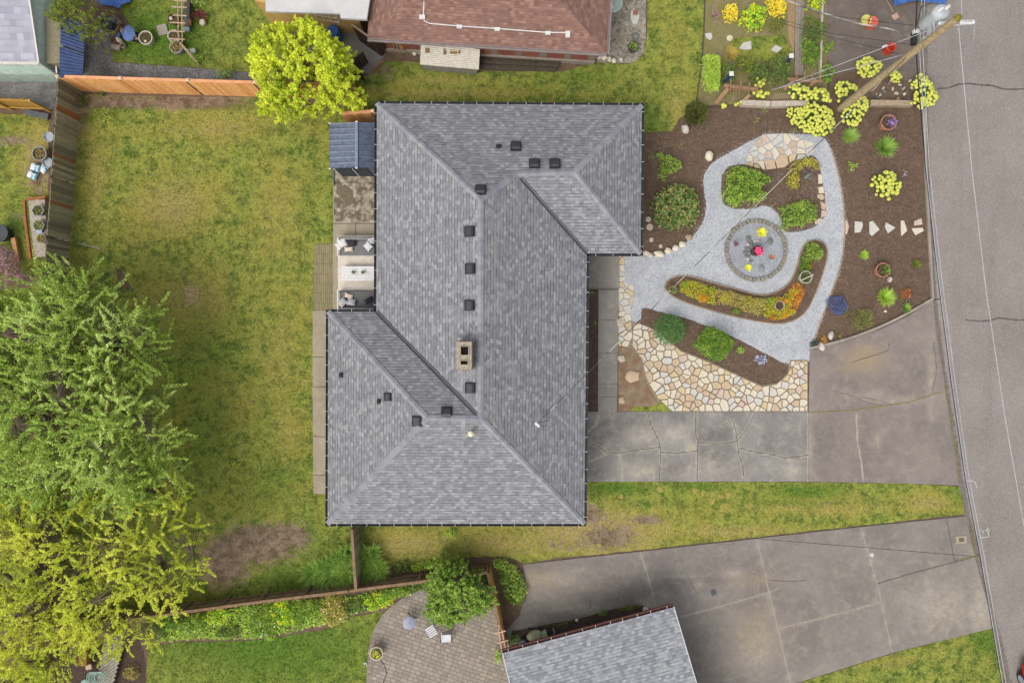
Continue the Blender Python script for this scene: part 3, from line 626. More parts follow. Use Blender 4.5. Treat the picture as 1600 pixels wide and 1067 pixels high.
BARK = M('bark', ['#6f6052', '#5a4c40', '#857565'], (6, 14), .95, (40, .3), (20, .8, .03))
LM = {
 'plum': leafmat('plum_leaf', ['#5c7230', '#839a40', '#a4b954', '#bdcc78', '#cfd9a2'], .35, 1.0, .55),
 'ylw': leafmat('yellow_green_leaf', ['#8c9c38', '#b4bd42', '#cdd056', '#dbdb70'], .35, 1.0, .55),
 'lime': leafmat('golden_leaf', ['#7f9030', '#adbb38', '#cfd548', '#dfe15e'], .35, 1.0, .9),
 'mag': leafmat('broad_green_leaf', ['#5c7a32', '#7a963f', '#96ad4e', '#aebd66'], .3, 1.0),
 'dkg': leafmat('dark_green_leaf', ['#40542a', '#566a33', '#70803f', '#8c9855'], .25, 1.0),
 'bright': leafmat('bright_green_leaf', ['#567030', '#74903c', '#93ab49', '#aec062'], .3, 1.0),
 'mix': leafmat('mixed_leaf', ['#355428', '#527339', '#76904c', '#a3955f', '#b3a474'], .25, 1.0, 3),
 'olive': leafmat('olive_leaf', ['#4f5e24', '#66752c', '#7f8a35', '#9a9c45'], .25, 1.0),
 'dome': leafmat('fine_dark_leaf', ['#385a2c', '#4a6e38', '#5c7f45', '#6e8f52'], .2, 1.0, 4),
 'box': leafmat('box_leaf', ['#3f6122', '#587d2b', '#7a9a36', '#9aa944'], .25, 1.0, 3),
 'gold': leafmat('gold_olive_leaf', ['#7f7f35', '#9a943d', '#b4a94c', '#c2ba5e'], .3, 1.0),
 'heath': leafmat('straw_leaf', ['#8a7f42', '#a2954f', '#b7a960', '#93984a'], .25, 1.0, 2.5),
 'sedum': leafmat('yellow_sedum_leaf', ['#64803a', '#a8a838', '#d2bd38', '#89a03e', '#b89a34'], .25, 1.0, 3.5),
 'orange': leafmat('orange_leaf', ['#8f8234', '#cc8c34', '#d8aa3c', '#b55f34', '#879040'], .25, 1.0, 3),
 'yellow': leafmat('yellow_flower', ['#c2b02e', '#dcc838', '#e8d748', '#cdbf34'], .25, 1.0),
 'yelgr': leafmat('variegated_leaf', ['#5f9a30', '#78ab38', '#c9cf35', '#e5da3a'], .25, 1.0, 3.5),
 'hedge': leafmat('lime_hedge_leaf', ['#88a43a', '#a0b948', '#b3c858', '#c0d06a'], .3, 1.0),
 'tan': leafmat('tan_blade', ['#a58c45', '#c2a75a', '#8f8f45', '#d2bc74'], .2, 1.0),
 'conif': leafmat('dark_needle', ['#3e4522', '#525a2b', '#6b7038', '#7c7d45'], .15, 1.0),
 'blade': leafmat('green_blade', ['#527030', '#6c8e3c', '#8aa64c', '#a6ba64'], .25, 1.0),
 'bladel': leafmat('lime_blade', ['#72963a', '#8fae44', '#a9c052', '#bccd68'], .25, 1.0),
 'fuzz': leafmat('fuzzy_blade', ['#6f9040', '#87a54c', '#9db45e', '#8fa659'], .25, 1.0),
 'blue': leafmat('blue_flower', ['#3c4668', '#4a557d', '#5f698f', '#586150'], .15, 1.0, 6),
 'lav': leafmat('lavender_flower', ['#8d93b8', '#a9afd0', '#c2c5da', '#7d8a7a'], .15, 1.0, 6),
 'dblue': leafmat('blue_green_leaf', ['#2c3d44', '#3d4f55', '#4d5f4c', '#3a4a33'], .2, 1.0),
 'rust': leafmat('rust_leaf', ['#8a4a22', '#a85c28', '#b9772f', '#74502a'], .2, 1.0, 4),
 'pink': leafmat('pink_flower', ['#7d5562', '#9d7482', '#b8949f', '#6d4a52', '#7f6a52'], .2, 1.0, 5),
 'maroon': leafmat('maroon_leaf', ['#4f1a28', '#6f2536', '#862f42', '#5d3030'], .25, 1.0),
 'white': leafmat('white_flower', ['#d8d6cc', '#e8e6de', '#f0efe9'], .15, 1.0),
 'euph': M('lime_flower_head', ['#b3b84b', '#a1a942', '#c3c65e'], (9, 25), .8, (60, .22), (60, .6, .02), k=1.0, obj=('#bcbb50', .6)),
 'eupl': leafmat('blue_green_stem_leaf', ['#4f6a3c', '#61804a', '#76905a'], .2, 1.0),
 'mag2': leafmat('magenta_flower', ['#c22d5c', '#d8457a', '#e06a90', '#b03040'], .2, 1.0),
 'purp': leafmat('purple_flower', ['#6d4a9a', '#8a63b5', '#a07cc4', '#557a45'], .2, 1.0),
}
def tree(name, label, px, py, trunk_h, trunk_r, poly, z0, dome, shoots, slen, mat, leaf=.08, per=45, brush=.1, twist=.35, group=None, droop=0.0, out=.8, aspect=.5, nl=9, bmat=None, clump=0.0, seed=0, twig=.006):
    c = P(px, py, 0); r = thing(name, label, 'tree', c, group); bm_ = bmat or BARK
    pw = poly_px(poly, z0 + dome * .5); cc = pw.mean(0); D_ = dist_poly(*sample_poly(pw, 500).T, pw).max()
    g = G(); top = Vector((c.x + (cc[0] - c.x) * .25, c.y + (cc[1] - c.y) * .25, trunk_h)); g.tube([c, c.lerp(top, .5) + Vector((.05, -.04, 0)), top], [trunk_r * 1.35, trunk_r, trunk_r * .85], 10)
    limbs = []; S = sample_poly(pw, nl * 12); lp = []
    ang = np.arctan2(S[:, 1] - cc[1], S[:, 0] - cc[0]); order = np.argsort(ang)
    for k in range(nl):
        idx = order[int((k + .5) * len(order) / nl)]; cand = order[int(k * len(order) / nl):int((k + 1) * len(order) / nl)]
        far = max(cand, key=lambda i: (S[i][0] - cc[0]) ** 2 + (S[i][1] - cc[1]) ** 2)
        e = Vector((S[far][0], S[far][1], z0 + R.uniform(-.1, .35) * dome)); pts = []
        for t in np.linspace(0, 1, 7):
            q = top.lerp(e, t); q.z = top.z + (e.z - top.z) * (t ** .7); q += Vector((noise.noise(q + Vector((k, 0, 0))), noise.noise(q + Vector((0, k, 9))), 0)) * .35 * t; pts.append(q)
        g.tube(pts, [trunk_r * .6 * (1 - .8 * t) for t in np.linspace(0, 1, 7)], 6); lp += pts[2:]
    for k in range(4):
        e = Vector((cc[0] + R.uniform(-1, 1) * D_ * .6, cc[1] + R.uniform(-1, 1) * D_ * .6, z0 + dome * .7)); pts = [top.lerp(e, t) + Vector((noise.noise(top.lerp(e, t) + Vector((k, 0, 3))), 0, 0)) * .3 for t in np.linspace(0, 1, 6)]
        g.tube(pts, [trunk_r * .5 * (1 - .8 * t) for t in np.linspace(0, 1, 6)], 6); lp += pts[1:]
    LP = np.array([tuple(p) for p in lp])
    X = sample_poly(pw, shoots); d = dist_poly(X[:, 0], X[:, 1], pw); t = np.clip(d / D_, 0, 1); prof = np.sqrt(1 - (1 - t) ** 2)
    ln = vnoise(X, .9, seed) + .5 * vnoise(X, 2.0, seed + 3)
    if clump > 0:
        keep = (ln > -clump) | (rng.random(len(X)) < .35); X, prof, ln, t = X[keep], prof[keep], ln[keep], t[keep]
    n = len(X); Z = z0 + dome * (prof - .35) + ln * dome * .25 - (rng.random(n) ** 2) * 1.3
    B = np.column_stack([X, Z]); rad = X - cc; rad = rad / (np.linalg.norm(rad, axis=1, keepdims=True) + .3)
    Dr = np.column_stack([rad * out, np.full(n, 1 - droop)]) + rng.normal(size=(n, 3)) * twist; Dr[:, 2] = np.where(rng.random(n) < .3, Dr[:, 2] * .15, Dr[:, 2]); Dr = unit(Dr)
    Ls = slen * rng.uniform(.4, 1.25, n)
    # twigs from the nearest limb point and along each shoot
    for i in range(n):
        b = Vector(B[i]); j = int(np.argmin(((LP - B[i]) ** 2).sum(1))); a = Vector(LP[j]); e = b + Vector(Dr[i]) * Ls[i]
        m = a.lerp(b, .6) + Vector((R.uniform(-.1, .1), R.uniform(-.1, .1), -.05)); g.tube([a, m, b, e], [twig * 3, twig * 2.2, twig * 1.6, twig * .5], 3, cap=False)
    g.build('trunk', bm_, r, smooth=True)
    cnt = np.maximum((Ls / slen * per).astype(int), 4); idx = np.repeat(np.arange(n), cnt); m = len(idx)
    tt = rng.random(m) ** .8; Cp = B[idx] + Dr[idx] * (Ls[idx] * tt)[:, None]; off = unit(rng.normal(size=(m, 3))); rr = brush * (1.15 - tt * .75) * rng.uniform(.3, 1, m)
    Cp = Cp + off * rr[:, None]; N = unit(rng.normal(size=(m, 3)) + np.array([0, 0, .9])); Dd = unit(off + Dr[idx] * .6 + rng.normal(size=(m, 3)) * .3); Dd = unit(Dd - N * (Dd * N).sum(1, keepdims=True)); U = np.cross(N, Dd)
    L = leaf * rng.uniform(.6, 1.25, (m, 1)) / 2; V, F = quad_leaves(Cp, Dd, U, L, L * aspect)
    np_mesh('crown', V, F, mat, r)
    return r
# ---------------------------------------------------------------- grass blades over the lawns
def grass_blades():
    Vs = []; A_ = {'dry': [], 'bare': [], 'lush': []}
    for w_ in LAWNS:
        pw = np.array(w_); lo = pw.min(0); hi = pw.max(0); lo = np.maximum(lo, [-27.5, -18.5]); hi = np.minimum(hi, [27.5, 18.5]); A = (hi[0] - lo[0]) * (hi[1] - lo[1]); n = int(A * 260)
        q = rng.uniform(lo, hi, (n, 2)); q = q[in_poly(q[:, 0], q[:, 1], pw)]; b = LA['bare'](q[:, 0], q[:, 1]); q = q[rng.random(len(q)) > b * 1.0]
        if not len(q): continue
        at = {k: f(q[:, 0], q[:, 1]) for k, f in LA.items()}; m = len(q)
        for k in range(3):
            a = rng.uniform(0, 2 * np.pi, m); h = rng.uniform(.02, .055, m) * (1 + .5 * at['lush']); lean = rng.uniform(.2, 1.1, m) * h; o = rng.normal(size=(m, 2)) * .015; wd = .007
            s = np.column_stack([-np.sin(a), np.cos(a)]) * wd; d = np.column_stack([np.cos(a), np.sin(a)]) * lean[:, None]; b0 = q + o
            V = np.empty((m, 3, 3)); V[:, 0, :2] = b0 - s; V[:, 1, :2] = b0 + s; V[:, 2, :2] = b0 + d; V[:, :2, 2] = .012; V[:, 2, 2] = .012 + h
            Vs.append(V.reshape(-1, 3)); [A_[kk].append(np.repeat(at[kk], 3)) for kk in A_]
    V = np.concatenate(Vs); o = np_mesh('grass', V, np.arange(len(V)).reshape(-1, 3), BLADE)
    for k in A_: a = o.data.attributes.new(k, 'FLOAT', 'POINT'); a.data.foreach_set('value', np.concatenate(A_[k]).astype(np.float32))
    tagit(o, 'short patchy green and yellow grass growing over the lawns', 'grass', None, 'stuff')
grass_blades()
# ---------------------------------------------------------------- the house
ZE = 2.6
def roof_mesh(name, faces, mat, parent, thick=.0):
    """faces: list of (list of 3D points, first two along the eave); UV in metres, u along the eave, v up the slope"""
    me = bpy.data.meshes.new(name); V = []; F = []; UV = []; off = origin(parent)
    for pts in faces:
        u = (pts[1] - pts[0]); u.normalize(); n = None
        for i in range(2, len(pts)):
            n = (pts[1] - pts[0]).cross(pts[i] - pts[0])
            if n.length > 1e-4: break
        if n.z < 0: n = -n
        n.normalize(); v = n.cross(u); v = v if v.z > 0 else -v
        b = len(V); V += [tuple(p - off) for p in pts]; c = list(range(b, b + len(pts)))
        nn = (pts[1] - pts[0]).cross(pts[2] - pts[0])
        UVs = [((p).dot(u) + 50, (p - pts[0]).dot(v) + 20) for p in pts]
        if nn.z < 0: c.reverse(); UVs.reverse()
        F.append(c); UV += UVs
    me.from_pydata(V, [], F); uvl = me.uv_layers.new(name='UVMap')
    for i, uv in enumerate(UV): uvl.data[i].uv = uv
    me.materials.append(mat); o = bpy.data.objects.new(name, me); COL.objects.link(o); o.parent = parent
    return o
SH_G = shingle('grey_shingle', ['#838385', '#8f8f91', '#9d9d9e', '#7a7a7d'], wd=.2, rh=.15, dark='#4c4d52', dash=.85)
CAP = M('ridge_shingle', ['#919194', '#99999b'], (3,), .95, (50, .15), island=('#7b7d86', .8))
BLK = M('black_metal', ['#232327', '#2b2b30'], (5,), .5, (30, .1), spec=.5); GUTC = M('gutter_inside', ['#33343a', '#282a2f', '#45464b'], (4, 9), .6, (30, .2))
HANG = M('gutter_bracket', ['#a9acb0', '#bfc1c4'], (9,), .5, None, spec=.5)
SIDING = M('house_siding', ['#a3a39d', '#989892'], (2,), .8, (20, .06)); TRIM = M('white_trim', ['#d8d6d0', '#cfccc4'], (3,), .6, (30, .06))
GLASS = M('window_glass', ['#2c343a', '#3b454c'], (1,), .08, None, spec=.8); DOORM = M('front_door_paint', ['#5a3a32', '#633f36'], (2,), .5, None)
EA = [(589, 162), (1003, 165), (1001, 396), (917, 396), (913, 818), (512, 818), (513, 487), (588, 487)]
e = [P(a, b, ZE) for a, b in EA]; A_, B_, C_, D_e, E_, F_, G_, H_ = e
R1, R2, R3 = P(751, 312, 4.67), P(751, 654, 4.67), P(667, 653, 4.67); W1, W2 = P(808, 272, 3.97), P(898, 268.5, 4.0)
house = thing('house', 'large hip roofed house with mottled grey shingles and black gutters amid the lawn', 'house', P(740, 560, 0))
FACES = [[A_, H_, R2, R1], [H_, G_, R3, R2], [G_, F_, R3], [F_, E_, R2, R3], [E_, D_e, W1, R1, R2], [D_e, C_, W2, W1], [C_, B_, W2], [B_, A_, R1, W1, W2]]
roof = roof_mesh('roof', FACES, SH_G, house)
def roof_hit(px, py):
    o = Vector((0, 0, CAMH)); d = P(px, py, 0) - o; best = None
    for f in FACES:
        poly = [px_of(p) for p in f]
        if in_poly(np.array([px * 1.0]), np.array([py * 1.0]), poly)[0]:
            n = (f[1] - f[0]).cross(f[2] - f[0]).normalized(); n = n if n.z > 0 else -n
            t = (f[0] - o).dot(n) / d.dot(n); return o + d * t, n
    return P(px, py, 4), Vector((0, 0, 1))
# fascia + soffit under the eaves
g = G(); cen = sum(e, Vector()) / len(e)
for i, p in enumerate(e):
    q = e[(i + 1) % len(e)]; g.add([p, q, q - Vector((0, 0, .2)), p - Vector((0, 0, .2))], [(0, 1, 2, 3)])
g.build('fascia', BLK, house)
g = G(); tri = geometry.tessellate_polygon([[Vector((p.x, p.y, 0)) for p in e]]); g.add([(p.x, p.y, ZE - .19) for p in e], [tuple(t) for t in tri]); g.build('soffit', TRIM, house)
# walls set back under the eaves
WP = [(p.x, p.y) for p in e]; off = .55
WPX = [(WP[0][0] + off, WP[0][1] - off), (WP[1][0] - off, WP[1][1] - off), (WP[2][0] - off, WP[2][1] + off), (WP[3][0] - off, WP[3][1] + off), (WP[4][0] - off, WP[4][1] + off), (WP[5][0] + off, WP[5][1] + off), (WP[6][0] + off, WP[6][1] - off), (WP[7][0] + off, WP[7][1] - off)]
g = G(); n = len(WPX)
for i in range(n):
    a, b = WPX[i], WPX[(i + 1) % n]; g.add([(a[0], a[1], 0), (b[0], b[1], 0), (b[0], b[1], ZE - .2), (a[0], a[1], ZE - .2)], [(0, 1, 2, 3)])
g.build('wall', SIDING, house)
def window(x, y, nx, ny, wd, ht, z, parent=None, name='window'):
    g = G(); tx, ty = -ny, nx; c = Vector((x, y, z)); nrm = Vector((nx, ny, 0)); tv = Vector((tx, ty, 0)); rz = math.atan2(ty, tx)
    for s in (-1, 1):
        g.box(c + tv * s * wd / 2 + nrm * .03, (.08, .07, ht + .08), rz); g.box(c + Vector((0, 0, s * ht / 2)) + nrm * .031, (wd - .08, .07, .08), rz)
    g.box(c + nrm * .028, (.05, .05, ht - .08), rz)
    f = g.build(name, TRIM, parent or house); g = G(); g.box(c + nrm * .01, (wd - .05, .03, ht - .05), rz); g.build('pane', GLASS, f)
    # pane sits under the frame, keep frame at parent's origin
    return f
xE = WPX[4][0]; xW = WPX[7][0]; xWW = WPX[5][0]; yS = WPX[4][1]; yN = WPX[0][1]; xEE = WPX[1][0]
for y in (2.6, -.6, -4.0): window(xE, y - .5, 1, 0, 1.6, 1.1, 1.5)
for y in (9, 6.5): window(xEE, y, 1, 0, 1.5, 1.1, 1.5)
for y in (-3, -6.5): window(xWW, y, -1, 0, 1.4, 1.0, 1.6)
for x in (-5, -1, 2.5): window(x, yN, 0, 1, 1.3, 1.0, 1.6); window(x, yS, 0, -1, 1.3, 1.0, 1.6)
window(xW, 4.2, -1, 0, 2.2, 2.0, 1.1, name='patio_door')
g = G(); g.box((WPX[3][0] + .02, D_e.y - .45 + .0, 1.1), (.06, .95, 2.0)); dd = g.build('door', DOORM, house, bevel=.01); g = G(); g.blob((WPX[3][0] + .09, D_e.y - .1, 1.0), .035, .035, .035, 1); g.build('handle', BLK, dd)
g = G(); g.box((xE + .02, P(0, 697).y, 1.1), (.05, 2.9, 2.1)); g.build('garage_door', TRIM, house)
# ridge and hip caps
def cap_strip(a, b, wd=.27, lift=.03, name='ridge_cap'):
    g = G(); d = (b - a); L = d.length; d.normalize(); y = Vector((0, 0, 1)).cross(d).normalized(); m = max(2, int(L / .21))
    for k in range(m):
        p0 = a + d * (L * k / m - .02); p1 = a + d * (L * (k + 1) / m + .01); lo = .012 if k % 2 else .02
        Z = lambda h: Vector((0, 0, h))
        g.add([p0 + Z(lift + .018), p1 + Z(lift), p1 + y * wd / 2 + Z(lift - .055), p0 + y * wd / 2 + Z(lift - .037), p1 - y * wd / 2 + Z(lift - .055), p0 - y * wd / 2 + Z(lift - .037)], [(0, 1, 2, 3), (1, 0, 5, 4)])
    o = g.build(name, CAP, house); bm = bmesh.new(); bm.from_mesh(o.data)
    for f in bm.faces:
        if f.normal.z < 0: f.normal_flip()
    bm.to_mesh(o.data); bm.free(); return o
for a, b in ((A_, R1), (R1, W1), (B_, W2), (C_, W2), (G_, R3), (F_, R3), (E_, R2), (R1, R2), (R3, R2), (W1, W2)): cap_strip(a, b)
VAL = M('valley_metal', ['#3a3a40', '#46464c'], (3,), .5, (30, .1), spec=.5)
for a, b in ((H_, R2), (D_e, W1)):
    g = G(); d = (b - a).normalized(); y = Vector((0, 0, 1)).cross(d).normalized() * .085; u = Vector((0, 0, .03)); a2, b2 = a + u, b + u - d * .25; g.add([a2 - y + Vector((0, 0, .03)), a2, b2, b2 - y + Vector((0, 0, .03)), a2 + y + Vector((0, 0, .03)), b2 + y + Vector((0, 0, .03))], [(0, 1, 2, 3), (1, 4, 5, 2)]); g.build('valley_flashing', VAL, house)
# gutters with their hangers
def gutter(a, b, outward, parent, mat_in, mat_out, sp=.73, end=.0, hw=.022, hl=.15, gw=.11):
    d = (b - a).normalized(); o_ = Vector(outward); g = G(); z0 = a.z - .03; L = (b - a).length
    prof = [(.0, 0), (.0, -.10), (gw, -.10), (gw, -.0), (gw + .015, 0), (gw + .015, -.115), (-.012, -.115), (-.012, 0)]
    V = []
    for p in (a - d * end, b + d * end): V += [Vector((p.x, p.y, z0)) + o_ * x + Vector((0, 0, z)) for x, z in prof]
    n = len(prof); F = [(i, (i + 1) % n, n + (i + 1) % n, n + i) for i in range(n)]; g.add(V, F + [tuple(range(n))[::-1], tuple(range(n, 2 * n))])
    gt = g.build('gutter', mat_in, parent); m = int(L / sp); pr = None
    for k in range(m):
        t = (k + .5 + R.uniform(-.12, .12)) * L / m; c = a + d * t; c.z = z0 + .004; q = c + o_ * (gw / 2)
        if pr is None:
            pr = G().box(q, (hl, hw, .012), math.atan2(o_.y, o_.x)).build('gutter_bracket', mat_out, gt, org=None); base = q.copy()
            bpy.data.objects[pr.name].location = (0, 0, 0); pr['_b'] = 0
        else:
            c2 = pr.copy(); COL.objects.link(c2); c2.parent = gt; c2.location = q - base
    if pr is not None and '_b' in pr: del pr['_b']
    return gt
for i in range(8):
    a, b = e[i], e[(i + 1) % 8]; d = (b - a).normalized(); o_ = Vector((-d.y, d.x, 0)); gutter(a, b, o_, house, GUTC, HANG, sp=.72, end=.10 if i not in (2, 3, 6, 7) else 0)
# roof vents, pipes, chimney
VENT = M('vent_black', ['#26262a', '#303035'], (6,), .45, (30, .12), spec=.5)
def vent(px, py, rz=0.0, s=1.1):
    p, n = roof_hit(px, py); d = Vector((n.x, n.y, 0)).normalized(); a = math.atan2(d.y, d.x); M3 = Matrix.Rotation(a, 3, 'Z')
    tilt = Matrix.Rotation(math.acos(min(1, n.z)), 3, 'Y'); MM = M3 @ tilt; g = G()
    g.box(p + n * .015, (.5 * s, .46 * s, .02), M=MM)
    prof = [(-.20, .02), (.17, .02), (.21, .06), (.20, .10), (.10, .15), (-.12, .15), (-.20, .10)]; V = []
    for y in (-.19, .19):
        k = .92; V += [p + MM @ Vector((x * s, y * s * (1 if z < .08 else k), z * s)) for x, z in prof]
    m = len(prof); g.add(V, [(i, (i + 1) % m, m + (i + 1) % m, m + i) for i in range(m)] + [tuple(range(m))[::-1], tuple(range(m, 2 * m))])
    return g.build('roof_vent', VENT, house, bevel=.015)
for a, b in ((806, 229), (835, 256), (867, 256), (751, 297), (734, 362), (735, 420), (734, 477), (735, 606), (698, 644), (652, 658)): vent(a, b)
vent(606, 620, s=.85)
for a, b in ((779, 229), (533, 586), (592, 627)):
    p, n = roof_hit(a, b); g = G(); g.lathe(p - Vector((0, 0, .05)), [(.11, 0), (.10, .09), (.06, .13), (.055, .30), (.04, .30), (.035, .2)], 14); q = g.box(p + n * .02, (.2, .26, .02), M=Matrix.Rotation(math.atan2(n.y, n.x), 3, 'Z') @ Matrix.Rotation(math.acos(n.z), 3, 'Y')); g.build('vent_pipe', VENT, house, smooth=False)
p, n = roof_hit(736, 676); g = G(); g.tube([p, p + Vector((0, 0, .35))], .06, 10); vp = g.build('vent_pipe', VENT, house); g = G(); g.lathe(p + Vector((0, 0, .30)), [(.10, 0), (.13, .05), (.12, .1), (.03, .16)], 16); g.blob(p + Vector((-.17, -.09, .25)), .05, .05, .05, 1, 3); g.blob(p + Vector((.16, -.08, .25)), .05, .05, .05, 1, 4); g.build('pipe_cap', M('cream_cap', ['#e6e0c8', '#d8cfae'], (8,), .4, None, spec=.5), vp, smooth=True)
CHB = M('chimney_brick', ['#85796b', '#726759', '#9a8d7c'], (5, 12), .9, (30, .3)); CHC = M('chimney_mortar_cap', ['#9c907f', '#8a7f70', '#aea28f'], (4, 9), .9, (40, .2)); FLUE_BLACK = M('flue_black', ['#0c0b0a', '#141210'], (5,), .95, None)
cx, cy, zt = 725.5, 556, 5.35; w0 = P(714, 534, zt); w1 = P(737, 577, zt)
xa, xb, ya, yb = w0.x, w1.x, w1.y, w0.y; g = G()
nb = 9
for k in range(nb):   # stacked brick courses, slightly proud alternate courses
    z = 3.9 + k * (zt - 3.9) / nb; i_ = .012 * (k % 2); g.box(((xa + xb) / 2, (ya + yb) / 2, z + (zt - 3.9) / nb / 2), (xb - xa + .06 - i_ * 2, yb - ya + .06 - i_ * 2, (zt - 3.9) / nb - .012))
ch = g.build('chimney', CHB, house, bevel=.008)
g = G(); fl = [(P(726, 548, zt), .38, .42), (P(725.5, 566.5, zt), .36, .22)]
# crown slab built round the two flue openings
def slab_ring(g, x0, x1, y0, y1, holes, z0, z1):
    ys = sorted([y0, y1] + [v for h in holes for v in (h[1], h[3])])
    for ya_, yb_ in zip(ys, ys[1:]):
        hs = [h for h in holes if h[1] < (ya_ + yb_) / 2 < h[3]]
        if not hs: g.box(((x0 + x1) / 2, (ya_ + yb_) / 2, (z0 + z1) / 2), (x1 - x0, yb_ - ya_ - .001, z1 - z0))
        else:
            h = hs[0]; g.box(((x0 + h[0]) / 2, (ya_ + yb_) / 2, (z0 + z1) / 2), (h[0] - x0, yb_ - ya_ - .001, z1 - z0)); g.box(((h[2] + x1) / 2, (ya_ + yb_) / 2, (z0 + z1) / 2), (x1 - h[2], yb_ - ya_ - .001, z1 - z0))
holes = [(c.x - a / 2, c.y - b / 2, c.x + a / 2, c.y + b / 2) for c, a, b in fl]
slab_ring(g, xa - .02, xb + .0, ya, yb, holes, zt + .002, zt + .07); g.build('chimney_crown', CHC, ch)
for h in holes:
    g = G(); x0, y0, x1, y1 = h; t_ = .03; slab_ring(g, x0, x1, y0, y1, [(x0 + t_, y0 + t_, x1 - t_, y1 - t_)], zt + .003, zt + .12); f = g.build('flue', CHC, ch)
    g = G(); g.box(((x0 + x1) / 2, (y0 + y1) / 2, zt + .006), (x1 - x0 - t_ * 2 - .004, y1 - y0 - t_ * 2 - .004, .004)); g.build('flue_opening', FLUE_BLACK, f)  # flat near-black plate closes each flue mouth
# service mast where the power drop lands
p, n = roof_hit(841, 663); mast_top = P(838, 657, p.z + .75)
g = G(); g.tube([p - Vector((0, 0, .05)), p + Vector((0, 0, .75))], .03, 8); ms = g.build('service_mast', M('galvanised', ['#a8adb1', '#bcc0c4'], (6,), .4, None, metal=.4, spec=.5), house)
g = G(); g.tube([p + Vector((0, 0, .7)), p + Vector((-.02, .05, .86)), p + Vector((-.1, .14, .80))], [.06, .075, .05], 10); g.box(p + Vector((-.12, .12, .72)), (.12, .12, .16), .5); g.build('weather_head', M('pale_metal', ['#cfd3d8', '#dfe2e6'], (5,), .4, None, spec=.5), ms)
g = G(); g.tube([p + Vector((-.1, .14, .78)), p + Vector((.15, .0, .45)), p + Vector((.42, -.02, .3)), p + Vector((.4, .25, .4)), p + Vector((.1, .2, .68))], .012, 5); g.build('drip_loop', BLK, ms)
MASTP = p + Vector((-.08, .12, .74))
# ---------------------------------------------------------------- stones
STONE = {}
for nm, cs in {'cream': ['#d0c5ae', '#c2b196', '#dcd3c0'], 'tan': ['#c0a78a', '#ad9274', '#ccb79b'], 'pinkish': ['#c4ae9d', '#b39c8a', '#d0bdad'], 'pale grey': ['#c3bfb6', '#b2ada3', '#d0ccc3'], 'golden': ['#c9b488', '#b59d6f', '#d4c29c']}.items():
    STONE[nm] = M('flagstone_' + nm.replace(' ', '_'), cs, (5, 11), .85, (45, .12), (30, .35, .01), thr=.2, k=.76)
ORD = 'closest,second closest,third closest,fourth closest,fifth closest,sixth closest,seventh closest,eighth closest,ninth closest,tenth closest,eleventh closest,twelfth closest,thirteenth closest,fourteenth closest,fifteenth closest,sixteenth closest,seventeenth closest,eighteenth closest,nineteenth closest,twentieth closest'.split(',') + ['twenty-' + w_ + ' closest' for w_ in 'first second third fourth fifth sixth seventh eighth ninth'.split()] + ['thirtieth closest'] + ['thirty-' + w_ + ' closest' for w_ in 'first second third fourth fifth sixth seventh eighth ninth'.split()]
STONES = []
def flag(poly_w, z0, th, colour, area, grp):
    pts = [Vector((p[0], p[1])) for p in poly_w]; c = sum(pts, Vector((0, 0))) / len(pts); g = G(); g.prism(pts, z0, z0 + th, bev=.012)
    o = g.build('flagstone', STONE[colour], org=(c.x, c.y, z0)); tagit(o, None, 'flagstone', grp); STONES.append((o, colour, area, len(poly_w))); return o
